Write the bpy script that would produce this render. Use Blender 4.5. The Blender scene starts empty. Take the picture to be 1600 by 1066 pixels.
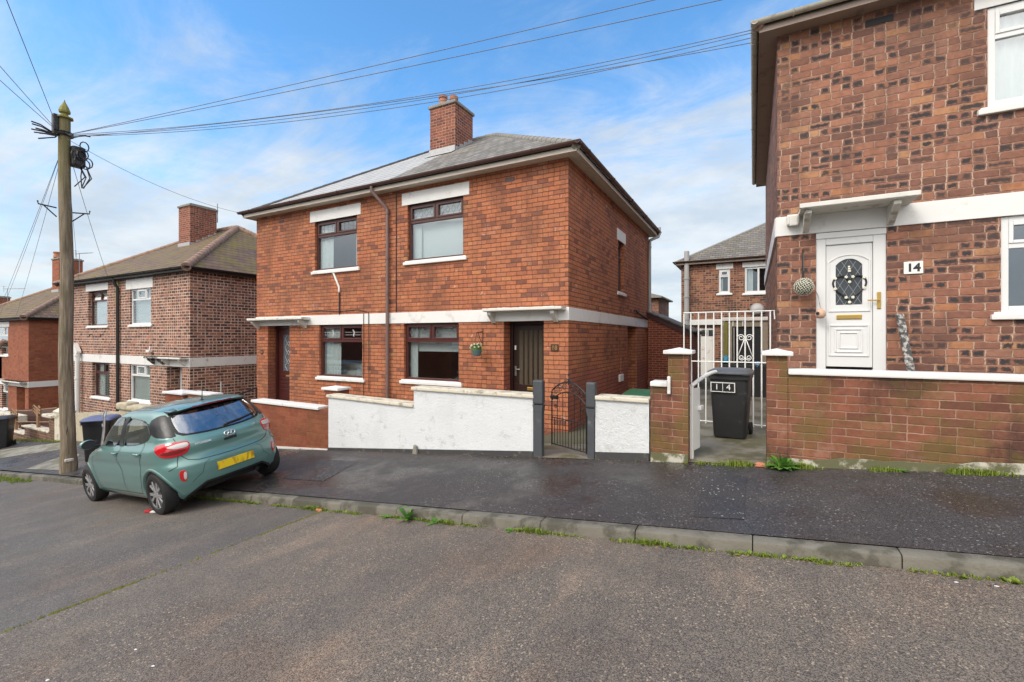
import bpy, bmesh, math, random
from math import sin, cos, pi, radians, floor, sqrt, atan2
from mathutils import Vector, Matrix
from mathutils.bvhtree import BVHTree
random.seed(7)
scene = bpy.context.scene
COL = scene.collection

# ------------------------------------------------------------------ survey
# The street was surveyed from one 16 mm view: eye 1.7 m above the road, 27.92 degrees off the
# line square to the house fronts.  X runs along the street (uphill +), Y away from the road.
FPX, YAW, HY, EYE = 711.1, radians(27.92), 527.55, 1.7
def ray(px, py):
    u = (px-800)/FPX; v = (HY-py)/FPX
    return (-sin(YAW)+u*cos(YAW), cos(YAW)+u*sin(YAW), v)
def fx(px, Y):
    r = ray(px, HY); return r[0]/r[1]*Y
def fz(px, py, Y):
    r = ray(px, py); return r[2]/r[1]*Y+EYE
def sy(px, X):
    r = ray(px, HY); return r[1]/r[0]*X
def sz(px, py, X):
    r = ray(px, py); return r[2]/r[0]*X+EYE
def onroad(px, py, c=0.0, s=0.1063):     # where a sight line meets z = c + s*x
    r = ray(px, py); t = (EYE-c)/(s*r[0]-r[2])
    return Vector((r[0]*t, r[1]*t, EYE+r[2]*t))

YF, YW, YK = 8.85, 6.2, 4.04        # house fronts, garden walls, kerb face
SK, SW = 0.1063, 0.0918             # fall of the road and of the wall line
def zroad(x): return SK*x
def zpave(x, y):
    a = 0.1+SK*x; b = 0.174+SW*x; t = (y-YK)/(YW-YK)
    return a+(b-a)*t
def zgard(x, y):                     # front gardens drop a little towards the houses
    t = min(1, max(0, (y-YW)/(YF-YW)))
    return 0.174+SW*x-0.03-0.10*t

# ------------------------------------------------------------------ nodes
class NT:
    def __init__(s, name):
        s.mat = bpy.data.materials.new(name); s.mat.use_nodes = True
        s.t = s.mat.node_tree; s.t.nodes.clear()
        s.out = s.t.nodes.new('ShaderNodeOutputMaterial')
    def n(s, typ, **kw):
        nd = s.t.nodes.new(typ)
        for k, v in kw.items(): setattr(nd, k, v)
        return nd
    def link(s, a, b): s.t.links.new(a, b)
    def put(s, sock, v):
        if v is None: return
        if isinstance(v, bpy.types.NodeSocket): s.link(v, sock)
        elif isinstance(v, (tuple, list)) and len(v) == 3 and sock.type == 'RGBA': sock.default_value = (*v, 1)
        else: sock.default_value = v
    def m(s, op, a, b=None, c=None, clamp=False):
        nd = s.n('ShaderNodeMath', operation=op, use_clamp=clamp)
        s.put(nd.inputs[0], a); s.put(nd.inputs[1], b)
        if c is not None: s.put(nd.inputs[2], c)
        return nd.outputs[0]
    def vm(s, op, a, b=None):
        nd = s.n('ShaderNodeVectorMath', operation=op)
        s.put(nd.inputs[0], a); s.put(nd.inputs[1], b); return nd.outputs[0]
    def mix(s, f, a, b, blend='MIX'):
        nd = s.n('ShaderNodeMix', data_type='RGBA', blend_type=blend)
        s.put(nd.inputs[0], f); s.put(nd.inputs[6], a); s.put(nd.inputs[7], b); return nd.outputs[2]
    def mixf(s, f, a, b):
        nd = s.n('ShaderNodeMix', data_type='FLOAT')
        s.put(nd.inputs[0], f); s.put(nd.inputs[2], a); s.put(nd.inputs[3], b); return nd.outputs[0]
    def sm(s, v, lo, hi, a=0.0, b=1.0):
        nd = s.n('ShaderNodeMapRange', interpolation_type='SMOOTHSTEP')
        s.put(nd.inputs[0], v); s.put(nd.inputs[1], lo); s.put(nd.inputs[2], hi); s.put(nd.inputs[3], a); s.put(nd.inputs[4], b)
        return nd.outputs[0]
    def xyz(s, x, y, z=0.0):
        nd = s.n('ShaderNodeCombineXYZ')
        for i, v in enumerate((x, y, z)): s.put(nd.inputs[i], v)
        return nd.outputs[0]
    def sep(s, v):
        nd = s.n('ShaderNodeSeparateXYZ'); s.put(nd.inputs[0], v); return nd.outputs
    def noise(s, vec, scale, detail=3.0, rough=0.55, dist=0.0, col=False):
        nd = s.n('ShaderNodeTexNoise'); s.put(nd.inputs['Vector'], vec)
        s.put(nd.inputs['Scale'], scale); s.put(nd.inputs['Detail'], detail)
        s.put(nd.inputs['Roughness'], rough); s.put(nd.inputs['Distortion'], dist)
        return nd.outputs[1 if col else 0]
    def wn(s, vec, col=False):
        nd = s.n('ShaderNodeTexWhiteNoise', noise_dimensions='3D'); s.put(nd.inputs[0], vec)
        return nd.outputs[1 if col else 0]
    def vor(s, vec, scale, feature='F1', out=0, rnd=1.0):
        nd = s.n('ShaderNodeTexVoronoi', feature=feature); s.put(nd.inputs['Vector'], vec)
        s.put(nd.inputs['Scale'], scale); s.put(nd.inputs['Randomness'], rnd); return nd.outputs[out]
    def ramp(s, f, stops, mode='LINEAR'):
        nd = s.n('ShaderNodeValToRGB'); s.put(nd.inputs[0], f)
        cr = nd.color_ramp; cr.interpolation = mode
        while len(cr.elements) > 1: cr.elements.remove(cr.elements[-1])
        for i, (p, c) in enumerate(stops):
            e = cr.elements[0] if i == 0 else cr.elements.new(p)
            e.position = p; e.color = (*c, 1) if len(c) == 3 else c
        return nd.outputs[0]
    def pos(s): return s.n('ShaderNodeNewGeometry').outputs['Position']
    def obj(s): return s.n('ShaderNodeTexCoord').outputs['Object']
    def uv(s): return s.n('ShaderNodeUVMap').outputs[0]
    def bump(s, h, strength=0.5, dist=0.01, normal=None):
        nd = s.n('ShaderNodeBump'); s.put(nd.inputs['Height'], h)
        s.put(nd.inputs['Strength'], strength); s.put(nd.inputs['Distance'], dist)
        if normal is not None: s.link(normal, nd.inputs['Normal'])
        return nd.outputs[0]
    def bsdf(s, color, rough=0.6, metal=0.0, normal=None, spec=0.5, coat=0.0, coatr=0.05, sheen=None, trans=None, sub=None):
        b = s.n('ShaderNodeBsdfPrincipled')
        s.put(b.inputs['Base Color'], color); s.put(b.inputs['Roughness'], rough); s.put(b.inputs['Metallic'], metal)
        s.put(b.inputs['Specular IOR Level'], spec); s.put(b.inputs['Coat Weight'], coat); s.put(b.inputs['Coat Roughness'], coatr)
        if trans is not None: s.put(b.inputs['Transmission Weight'], trans)
        if normal is not None: s.link(normal, b.inputs['Normal'])
        return b.outputs[0]
    def done(s, sh): s.link(sh, s.out.inputs[0]); return s.mat

def plain(name, c, rough=0.55, metal=0.0, var=0.12, vs=6.0, bump=0.0, bs=60.0, spec=0.5, dirt=None, coat=0.0):
    """painted / plastic / metal surface with gentle mottling, optional dirt blotches and grain"""
    t = NT(name); p = t.pos()
    nz = t.noise(p, vs, 4)
    col = t.mix(nz, tuple(x*(1-var) for x in c), tuple(min(1, x*(1+var)) for x in c))
    if dirt:
        d = t.sm(t.noise(p, dirt[1], 5, .65), dirt[2], dirt[2]+.14)
        col = t.mix(t.m('MULTIPLY', d, dirt[3]), col, dirt[0])
    nrm = t.bump(t.noise(p, bs, 3), bump, .004) if bump else None
    r = t.mixf(t.noise(p, vs*2.3, 3), max(.02, rough-.08), min(1, rough+.1))
    return t.done(t.bsdf(col, r, metal, nrm, spec, coat))

def brick(name, L, Hc, mt, mortar, stops, split=0.25, spots=0.0, stain=0.3, staincol=(.05, .035, .03), bumpk=.6,
          z0=0.0, u0=0.0, algae=0.0, hue=0.25, mdepth=1.0, pale=0.0, mvar=0.35, spall=0.0, paint=None, wob=.014, rnd_=.012, bedshade=None, mfade=0.0, vweak=0.0):
    t = NT(name); g = t.n('ShaderNodeNewGeometry'); p = g.outputs['Position']
    nx = t.m('ABSOLUTE', t.sep(g.outputs['True Normal'])[0])
    P = t.sep(p); side = t.m('GREATER_THAN', nx, .5)
    u = t.mixf(side, P[0], t.m('ADD', P[1], L*.25))
    u = t.m('ADD', u, u0); v = t.m('ADD', P[2], z0+50*Hc)
    W = t.sep(t.noise(t.xyz(u, v), 9.0, 2, col=True))
    u = t.m('ADD', u, t.m('MULTIPLY', t.m('SUBTRACT', W[0], .5), wob*1.3)); v2 = t.m('ADD', v, t.m('MULTIPLY', t.m('SUBTRACT', W[1], .5), wob))
    rv_ = t.m('DIVIDE', v2, Hc); row = t.m('FLOOR', rv_); rv = t.m('FRACT', rv_)
    off = t.m('MULTIPLY', t.m('MODULO', row, 2.0), .5)
    off = t.m('ADD', off, t.m('MULTIPLY', t.wn(t.xyz(row, 3.3, 1.7)), .09))
    uu = t.m('ADD', t.m('ADD', t.m('DIVIDE', u, L), off), 300.0)
    cell = t.m('FLOOR', uu); f = t.m('FRACT', uu)
    isH = t.m('LESS_THAN', t.wn(t.xyz(cell, row, 9.1)), split)
    f2 = t.mixf(isH, f, t.m('FRACT', t.m('MULTIPLY', f, 2.0)))
    wid = t.mixf(isH, L, L*.5)
    idd = t.m('ADD', t.m('MULTIPLY', cell, 2.0), t.m('MULTIPLY', isH, t.m('FLOOR', t.m('MULTIPLY', f, 2.0))))
    dx = t.m('MULTIPLY', t.m('MINIMUM', f2, t.m('SUBTRACT', 1.0, f2)), wid)
    dy = t.m('MULTIPLY', t.m('MINIMUM', rv, t.m('SUBTRACT', 1.0, rv)), Hc)
    d = t.m('SMOOTH_MIN', dx, dy, rnd_)
    edge = t.m('MULTIPLY', t.m('SUBTRACT', t.noise(t.xyz(u, v2), 38.0, 3), .5), .006+rnd_*.35)
    d = t.m('ADD', d, edge)
    mask = t.sm(d, mt*.5-.0025, mt*.5+.003)
    vid = t.xyz(idd, row, 5.5)
    R = t.sep(t.wn(vid, True))
    col = t.ramp(R[0], stops)
    fine = t.noise(t.xyz(u, v2, R[1]), 70.0, 4, .65)
    col = t.mix(t.m('MULTIPLY', t.m('SUBTRACT', 1.0, fine), .6), col, (.12, .055, .035))
    midn = t.noise(t.xyz(u, v2, R[2]), 13.0, 4, .6)
    col = t.mix(t.sm(midn, .35, .7, 0, .45), col, t.mix(1.0, col, (.55, .5, .5), 'MULTIPLY'))
    big = t.noise(p, .9, 3)
    col = t.mix(t.sm(big, .3, .7, 0, hue), col, t.mix(1.0, col, (1.15, .82, .72), 'MULTIPLY'))
    if pale:
        pl = t.sm(t.noise(t.vm('ADD', p, (4, 9, 2)), 1.6, 5, .7), .58, .75)
        col = t.mix(t.m('MULTIPLY', pl, pale), col, (.52, .42, .36))
    if spots:
        R2 = t.sep(t.wn(t.xyz(idd, row, 21.5), True))
        has = t.m('LESS_THAN', R2[0], spots)
        # burnt cores: headers get one, stretchers two or a long streak
        fs = t.mixf(isH, t.m('FRACT', t.m('MULTIPLY', f, 2.0)), f2)
        streak = t.m('MULTIPLY', t.m('LESS_THAN', R2[1], .4), t.m('SUBTRACT', 1.0, isH))
        ex = t.mixf(streak, t.m('MULTIPLY', t.m('MINIMUM', fs, t.m('SUBTRACT', 1.0, fs)), L*.5), dx)
        ey = t.m('SUBTRACT', dy, t.m('MULTIPLY', streak, t.m('MULTIPLY', R2[2], .012)))
        en = t.m('MULTIPLY', t.m('SUBTRACT', t.noise(t.xyz(u, v2, 2.2), 20.0, 4, .6), .5), .085)
        e = t.m('ADD', t.m('SMOOTH_MIN', ex, ey, .02), en)
        sp = t.m('MULTIPLY', t.sm(e, .010, .036), has)
        sp = t.m('MULTIPLY', sp, t.sm(R[1], .0, .6, .55, 1.0))
        col = t.mix(sp, col, t.mix(fine, (.018, .017, .02), (.07, .06, .06)))
    if paint:      # a remnant of colour wash lower down the wall
        pm = t.sm(t.m('ADD', P[2], t.m('MULTIPLY', t.noise(p, 1.3, 4), .9)), paint[1]+.1, paint[1]-.1)
        col = t.mix(t.m('MULTIPLY', t.m('MULTIPLY', pm, side), .75), col, paint[0])
    mc = t.mix(t.noise(p, 5.0, 4), tuple(c*(1-mvar) for c in mortar), tuple(min(1, c*(1+mvar)) for c in mortar))
    if bedshade: mc = t.mix(t.m('MULTIPLY', t.sm(dy, mt*.9, mt*.35), t.sm(t.noise(p, 7.0, 4), .3, .55, .45, 1.0)), mc, bedshade)  # shade of the recessed bed joints put into the mortar colour
    if vweak: mc = t.mix(t.m('MULTIPLY', t.sm(dy, mt*.5, mt*.95), vweak), mc, t.mix(1.0, col, (.8, .76, .74), 'MULTIPLY'))
    if mfade: mc = t.mix(t.m('MULTIPLY', t.sm(t.noise(t.vm('ADD', p, (5, 5, 5)), 3.2, 5, .65), .45, .62), mfade), mc, t.mix(.35, col, (.10, .05, .035)))
    if spall:
        sq = t.m('MULTIPLY', t.m('LESS_THAN', R[2], spall), t.sm(t.noise(t.xyz(u, v2, 8.8), 14.0, 3), .58, .66))
        col = t.mix(sq, col, (.52, .36, .27))
    col = t.mix(mask, mc, col)
    st = t.sm(t.noise(t.vm('MULTIPLY', p, (1, 1, .6)), 1.25, 6, .68), .46, .64)
    col = t.mix(t.m('MULTIPLY', st, stain), col, staincol)
    if algae:
        ag = t.sm(t.noise(t.vm('ADD', p, (7, 3, 1)), 1.7, 6, .7), .43, .60)
        col = t.mix(t.m('MULTIPLY', ag, algae), col, (.13, .10, .025))
    h = t.m('ADD', t.m('MULTIPLY', mask, mdepth), t.m('MULTIPLY', fine, .35))
    nrm = t.bump(h, bumpk, .012)
    return t.done(t.bsdf(col, t.mixf(mask, .9, .78), 0, nrm, .3))

def tiles(name, c1, c2, W, H, moss=0.0, mosscol=(.10, .085, .02), lichen=0.15, rough=.75, gapdark=.5, bumpk=.9, flat=False):
    """roof tiles laid in courses; uv: u along the eave in metres, v up the slope"""
    t = NT(name); U = t.sep(t.uv()); p = t.pos()
    wob = t.m('MULTIPLY', t.m('SUBTRACT', t.noise(p, 4.0, 3), .5), .03)
    rv_ = t.m('ADD', t.m('DIVIDE', t.m('ADD', U[1], wob), H), 50.0); row = t.m('FLOOR', rv_); rv = t.m('FRACT', rv_)
    uu = t.m('ADD', t.m('DIVIDE', U[0], W), t.m('ADD', t.m('MULTIPLY', t.m('MODULO', row, 2.0), .5), 200.0))
    cell = t.m('FLOOR', uu); f = t.m('FRACT', uu)
    R = t.sep(t.wn(t.xyz(cell, row, 2.0), True))
    ju = t.m('MULTIPLY', t.m('MINIMUM', f, t.m('SUBTRACT', 1.0, f)), W)
    jm = t.sm(ju, .002, .009)
    lip = t.sm(rv, .02, .30)
    col = t.mix(R[0], c1, c2)
    col = t.mix(t.m('MULTIPLY', t.noise(p, 30.0, 4), .5), col, tuple(x*.55 for x in c1))
    if lichen:
        li = t.sm(t.noise(p, 8.0, 5, .7), .6, .7)
        col = t.mix(t.m('MULTIPLY', li, lichen), col, (.42, .40, .36))
    if moss:
        mo = t.sm(t.noise(p, 1.6, 6, .7), .42, .62)
        col = t.mix(t.m('MULTIPLY', mo, moss), col, t.mix(t.noise(p, 24.0, 3), mosscol, tuple(x*1.9 for x in mosscol)))
    dark = t.m('MULTIPLY', jm, lip)
    col = t.mix(t.m('MULTIPLY', t.m('SUBTRACT', 1.0, dark), gapdark), col, (.02, .018, .017))
    saw = t.m('SUBTRACT', 1.0, rv)
    h = t.m('ADD', t.m('MULTIPLY', t.m('MULTIPLY', saw, jm), 1.0), t.m('ADD', t.m('MULTIPLY', R[1], .25), t.m('MULTIPLY', t.noise(p, 40.0, 3), .15)))
    return t.done(t.bsdf(col, rough, 0, t.bump(h, bumpk, .02), .4))

def asphalt(name, dark, light, chip, wet=0.0, bright=.25, scale=150.0, tint=None, seed=0.0, streak=0.0):
    t = NT(name); p = t.vm('ADD', t.pos(), (seed, seed*.3, 0))
    P = t.sep(p); q = t.xyz(P[0], P[1], 0.0)
    c = t.vor(q, scale, out=1); cr = t.sep(c)
    d = t.vor(q, scale)
    c2 = t.sep(t.vor(q, scale*.42, out=1)); d2 = t.vor(q, scale*.42)
    col = t.mix(t.sm(cr[0], .1, .95), dark, light)
    big = t.noise(q, .55, 5, .62); mid = t.noise(q, 3.1, 4, .6)
    col = t.mix(t.sm(big, .3, .7, 0, .55), col, t.mix(1.0, col, (.62, .62, .66), 'MULTIPLY'))
    col = t.mix(t.sm(mid, .4, .75, 0, .5), col, t.mix(1.0, col, (1.45, 1.38, 1.3), 'MULTIPLY'))
    if tint:
        tn = t.sm(t.noise(t.vm('ADD', q, (11, 5, 0)), .8, 4), .48, .72)
        col = t.mix(t.m('MULTIPLY', tn, .6), col, t.mix(1.0, col, tint, 'MULTIPLY'))
    if streak:
        sn = t.noise(t.vm('MULTIPLY', t.vm('ADD', q, (2, 6, 0)), (1.6, .35, 1)), 1.5, 5, .65, .4)
        col = t.mix(t.m('MULTIPLY', t.sm(sn, .5, .68), streak), col, t.mix(1.0, col, (1.7, 1.5, 1.32), 'MULTIPLY'))
        col = t.mix(t.m('MULTIPLY', t.sm(sn, .42, .30), streak), col, t.mix(1.0, col, (.66, .64, .64), 'MULTIPLY'))
    sel = t.m('MULTIPLY', t.m('GREATER_THAN', c2[1], 1-bright), t.m('LESS_THAN', d2, .52))
    sel = t.m('MULTIPLY', sel, t.sm(t.noise(t.vm('ADD', q, (3, 8, 0)), 1.1, 3), .35, .6, .25, 1.0))
    col = t.mix(sel, col, t.mix(c2[2], chip, tuple(x*.55 for x in chip)))
    gl = t.n('ShaderNodeTexNoise'); 
    wetm = t.sm(t.noise(t.vm('ADD', q, (23, 2, 0)), .8, 4, .6), .42, .62)
    r = t.mixf(t.m('MULTIPLY', wetm, wet), .72, .16)
    if wet: col = t.mix(t.m('MULTIPLY', wetm, wet*.35), col, t.mix(1.0, col, (.6, .6, .62), 'MULTIPLY'))
    h = t.m('ADD', t.m('MULTIPLY', d, -.7), t.m('MULTIPLY', d2, -.4))
    nrm = t.bump(h, .55 if not wet else .38, .006)
    return t.done(t.bsdf(col, r, 0, nrm, .5))

def render_wall(name, c, algae=.3, bumpk=1.0, sc=42.0, grey=.35):
    t = NT(name); p = t.pos(); P = t.sep(p)
    n1 = t.noise(p, sc, 4, .6, .6); n2 = t.vor(t.vm('ADD', p, t.noise(p, 20.0, 2, col=True)), sc*.8)
    col = t.mix(t.noise(p, 3.0, 5), tuple(x*.88 for x in c), c)
    col = t.mix(t.m('MULTIPLY', t.sm(n1, .3, .45, 1, 0), .18), col, tuple(x*.7 for x in c))
    gz = t.sm(t.noise(t.vm('MULTIPLY', p, (1, 1, .5)), 2.2, 6, .7), .52, .72)
    col = t.mix(t.m('MULTIPLY', gz, grey), col, (.42, .41, .36))
    ag = t.sm(t.noise(t.vm('ADD', p, (3, 1, 6)), 4.5, 6, .72), .55, .68)
    col = t.mix(t.m('MULTIPLY', ag, algae), col, (.22, .21, .12))
    return t.done(t.bsdf(col, .8, 0, t.bump(t.m('ADD', n1, t.m('MULTIPLY', n2, .6)), bumpk, .035), .3))

def glass(name, tint=(.82, .86, .86), refl=1.0, base=.06):
    t = NT(name)
    g = t.n('ShaderNodeNewGeometry'); dt = t.n('ShaderNodeVectorMath', operation='DOT_PRODUCT')
    t.link(g.outputs['Normal'], dt.inputs[0]); t.link(g.outputs['Incoming'], dt.inputs[1])
    fr = t.m('ADD', .043, t.m('MULTIPLY', .957, t.m('POWER', t.m('SUBTRACT', 1.0, t.m('ABSOLUTE', dt.outputs['Value'])), 5.0)))
    f = t.m('ADD', t.m('MULTIPLY', fr, refl*1.6), base, clamp=True)
    nrm = t.bump(t.noise(t.pos(), 1.4, 2), .06, .02)
    gl = t.n('ShaderNodeBsdfGlossy'); gl.inputs['Roughness'].default_value = .01; t.link(nrm, gl.inputs['Normal'])
    gl.inputs[0].default_value = (.95, .97, 1, 1)
    tr = t.n('ShaderNodeBsdfTransparent'); tr.inputs[0].default_value = (*tint, 1)
    mx = t.n('ShaderNodeMixShader'); t.link(f, mx.inputs[0]); t.link(tr.outputs[0], mx.inputs[1]); t.link(gl.outputs[0], mx.inputs[2])
    return t.done(mx.outputs[0])

def leafmat(name, a, b, rough=.5):
    t = NT(name)
    oi = t.n('ShaderNodeNewGeometry').outputs['Random Per Island']
    col = t.mix(oi, a, b)
    col = t.mix(t.m('MULTIPLY', t.noise(t.pos(), 40.0, 2), .5), col, tuple(x*.5 for x in a))
    d = t.bsdf(col, rough, 0, None, .4)
    tl = t.n('ShaderNodeBsdfTranslucent'); t.link(col, tl.inputs[0])
    mx = t.n('ShaderNodeMixShader'); mx.inputs[0].default_value = .25
    t.link(d, mx.inputs[1]); t.link(tl.outputs[0], mx.inputs[2])
    return t.done(mx.outputs[0])

# ------------------------------------------------------------------ mesh builder
class MB:
    def __init__(s): s.v = []; s.f = []; s.mi = []; s.uv = {}
    def face(s, pts, m=0, uv=None):
        b = len(s.v); s.v += [tuple(p) for p in pts]
        if uv: s.uv[len(s.f)] = uv
        s.f.append(tuple(range(b, b+len(pts)))); s.mi.append(m); return s
    def box(s, x0, x1, y0, y1, z0, z1, m=0, M=None):
        c = [Vector((x, y, z)) for z in (z0, z1) for y in (y0, y1) for x in (x0, x1)]
        if M is not None: c = [M @ q for q in c]
        b = len(s.v); s.v += [tuple(q) for q in c]
        for q in ((0, 2, 3, 1), (4, 5, 7, 6), (0, 1, 5, 4), (2, 6, 7, 3), (0, 4, 6, 2), (1, 3, 7, 5)):
            s.f.append(tuple(b+i for i in q)); s.mi.append(m)
        return s
    def bbox(s, x0, x1, y0, y1, z0, z1, bev=.01, m=0, M=None):
        """box with chamfered edges"""
        bm = bmesh.new(); bmesh.ops.create_cube(bm, size=1)
        for q in bm.verts: q.co = Vector(((x0+x1)/2+q.co.x*(x1-x0), (y0+y1)/2+q.co.y*(y1-y0), (z0+z1)/2+q.co.z*(z1-z0)))
        bmesh.ops.bevel(bm, geom=bm.edges[:], offset=min(bev, .45*min(x1-x0, y1-y0, z1-z0)), segments=2, affect='EDGES', profile=.6)
        s.addbm(bm, m, M); return s
    def addbm(s, bm, m=0, M=None):
        bm.verts.ensure_lookup_table(); b = len(s.v); bm.verts.index_update()
        s.v += [tuple(M @ q.co) if M is not None else tuple(q.co) for q in bm.verts]
        for fc in bm.faces: s.f.append(tuple(b+q.index for q in fc.verts)); s.mi.append(m)
        bm.free()
    def prism(s, poly, axis, a, b, m=0, M=None):
        """poly: 2-D outline; axis 'x': (y,z), 'y': (x,z), 'z': (x,y); extruded from a to b"""
        def P(q, w):
            r = {'x': (w, q[0], q[1]), 'y': (q[0], w, q[1]), 'z': (q[0], q[1], w)}[axis]
            return tuple(M @ Vector(r)) if M is not None else r
        n = len(poly); k = len(s.v); s.v += [P(q, a) for q in poly]+[P(q, b) for q in poly]
        s.f.append(tuple(k+i for i in range(n))[::-1]); s.mi.append(m)
        s.f.append(tuple(k+n+i for i in range(n))); s.mi.append(m)
        for i in range(n):
            j = (i+1) % n; s.f.append((k+i, k+j, k+n+j, k+n+i)); s.mi.append(m)
        return s
    def tube(s, pts, r, n=8, m=0, cap=True, closed=False):
        pts = [Vector(p) for p in pts]; rr = r if isinstance(r, (list, tuple)) else [r]*len(pts)
        rings = []; up = None; N = len(pts)
        for i, p in enumerate(pts):
            if closed: d = pts[(i+1) % N]-pts[i-1]
            else: d = (pts[min(i+1, N-1)]-pts[max(i-1, 0)])
            d.normalize()
            if up is None: up = d.orthogonal().normalized()
            else:
                up = up-d*up.dot(d)
                up = d.orthogonal().normalized() if up.length < 1e-6 else up.normalized()
            w = d.cross(up); b = len(s.v)
            s.v += [tuple(p+(up*cos(2*pi*k/n)+w*sin(2*pi*k/n))*rr[i]) for k in range(n)]
            rings.append(b)
        R = range(N if closed else N-1)
        for i in R:
            a, b = rings[i], rings[(i+1) % N]
            for k in range(n):
                l = (k+1) % n; s.f.append((a+k, a+l, b+l, b+k)); s.mi.append(m)
        if cap and not closed:
            s.f.append(tuple(rings[0]+k for k in range(n))[::-1]); s.mi.append(m)
            s.f.append(tuple(rings[-1]+k for k in range(n))); s.mi.append(m)
        return s
    def lathe(s, prof, c=(0, 0, 0), n=20, m=0, M=None):
        """prof: (r,z) pairs about the z axis"""
        b = len(s.v)
        for r, z in prof:
            for k in range(n):
                q = Vector((c[0]+r*cos(2*pi*k/n), c[1]+r*sin(2*pi*k/n), c[2]+z))
                s.v.append(tuple(M @ q) if M is not None else tuple(q))
        for i in range(len(prof)-1):
            for k in range(n):
                l = (k+1) % n
                s.f.append((b+i*n+k, b+i*n+l, b+(i+1)*n+l, b+(i+1)*n+k)); s.mi.append(m)
        s.f.append(tuple(b+k for k in range(n))[::-1]); s.mi.append(m)
        s.f.append(tuple(b+(len(prof)-1)*n+k for k in range(n))); s.mi.append(m)
        return s
    def build(s, name, mats, parent=None, smooth=False, bevel=None, auto=None):
        me = bpy.data.meshes.new(name); me.from_pydata(s.v, [], s.f)
        if not isinstance(mats, (list, tuple)): mats = [mats]
        for q in mats: me.materials.append(q)
        if len(mats) > 1: me.polygons.foreach_set('material_index', s.mi)
        if s.uv:
            ul = me.uv_layers.new(name='UVMap')
            for i, uv in s.uv.items():
                for li, q in zip(me.polygons[i].loop_indices, uv): ul.data[li].uv = q
        if smooth: me.polygons.foreach_set('use_smooth', [True]*len(me.polygons))
        me.update()
        if auto: me.set_sharp_from_angle(angle=radians(auto))
        o = bpy.data.objects.new(name, me); COL.objects.link(o)
        if bevel:
            md = o.modifiers.new('bevel', 'BEVEL'); md.width = bevel; md.segments = 2; md.limit_method = 'ANGLE'
        if parent is not None: adopt(o, parent)
        return o
def world(o):
    M = o.matrix_basis.copy()
    return world(o.parent) @ o.matrix_parent_inverse @ M if o.parent else M
def adopt(o, p):
    o.parent = p; o.matrix_parent_inverse = world(p).inverted()
def tag(o, label=None, cat=None, group=None, kind=None):
    if label: o['label'] = label
    if cat: o['category'] = cat
    if group: o['group'] = group
    if kind: o['kind'] = kind
    return o
def thing(name, label, cat, loc=(0, 0, 0), group=None):
    o = bpy.data.objects.new(name, None); o.empty_display_size = .2; COL.objects.link(o); o.location = loc
    return tag(o, label, cat, group)
def text(name, s, size, M, mat, parent=None, depth=.002, align='CENTER', wt=0.0):
    cu = bpy.data.curves.new(name, 'FONT'); cu.body = s; cu.size = size; cu.extrude = depth
    cu.offset = wt; cu.align_x = align; cu.align_y = 'CENTER'
    o = bpy.data.objects.new(name, cu); COL.objects.link(o)
    me = bpy.data.meshes.new_from_object(o); bpy.data.objects.remove(o)
    me.transform(M); me.materials.clear(); me.materials.append(mat)
    ob = bpy.data.objects.new(name, me); COL.objects.link(ob)
    if parent is not None: adopt(ob, parent)
    return ob
FRONT = Matrix.Rotation(radians(90), 4, 'X')          # text on a wall facing -Y

# ------------------------------------------------------------------ materials
M = {}
M['brick_orange'] = brick('orange_rustic_brick', .254, .0963, .016, (.135, .06, .036),
    [(0, (.24, .10, .07)), (.09, (.36, .135, .082)), (.16, (.54, .20, .10)), (.4, (.60, .222, .105)), (.75, (.64, .238, .108)), (.92, (.57, .225, .125)), (.97, (.66, .29, .12)), (1, (.38, .17, .11))],
    split=.14, vweak=.6, stain=.6, staincol=(.17, .07, .042), z0=.03, spall=.035, pale=.22, hue=.3, bumpk=.6, rnd_=.016, wob=.012, mvar=.3, paint=((.33, .10, .075), 1.35))
M['brick_mottled'] = brick('mottled_burnt_brick', .279, .1107, .016, (.50, .35, .265),
    [(0, (.18, .098, .08)), (.15, (.29, .138, .098)), (.4, (.40, .188, .125)), (.65, (.47, .218, .138)), (.8, (.36, .19, .14)), (.93, (.54, .245, .12)), (1, (.58, .35, .19))],
    split=.26, spots=.42, stain=.5, staincol=(.12, .065, .05), z0=.02, bumpk=1.0, hue=.2, rnd_=.034, wob=.022, bedshade=(.30, .17, .12), mfade=.5)
M['brick_speckled'] = brick('speckled_flemish_brick', .262, .108, .026, (.60, .44, .35),
    [(0, (.14, .06, .05)), (.3, (.28, .12, .085)), (.55, (.38, .17, .115)), (.8, (.46, .22, .14)), (1, (.34, .17, .12))],
    split=.4, spots=.5, mfade=.35, rnd_=.02, stain=.25, staincol=(.10, .06, .045), z0=.05, bumpk=.5, hue=.2)
M['brick_red'] = brick('plain_red_brick', .254, .0963, .010, (.24, .11, .07),
    [(0, (.28, .085, .045)), (.4, (.40, .125, .06)), (.8, (.45, .155, .07)), (1, (.34, .12, .07))], split=.3, stain=.25, staincol=(.15, .06, .04), z0=.01, bumpk=.4)
M['brick_new'] = brick('machine_red_brick', .235, .0815, .014, (.42, .23, .15),
    [(0, (.22, .045, .03)), (.5, (.30, .07, .04)), (1, (.36, .095, .05))], split=.0, stain=.2, staincol=(.08, .03, .02), z0=.01, bumpk=.4)
M['brick_garden'] = brick('weathered_garden_brick', .262, .0905, .011, (.33, .20, .14),
    [(0, (.16, .062, .042)), (.3, (.26, .10, .062)), (.65, (.32, .122, .07)), (.9, (.24, .095, .06)), (1, (.36, .16, .095))],
    split=.12, mfade=.5, stain=.9, staincol=(.06, .03, .024), algae=.6, z0=.03, bumpk=.6, pale=.22, mvar=.55)
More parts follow.
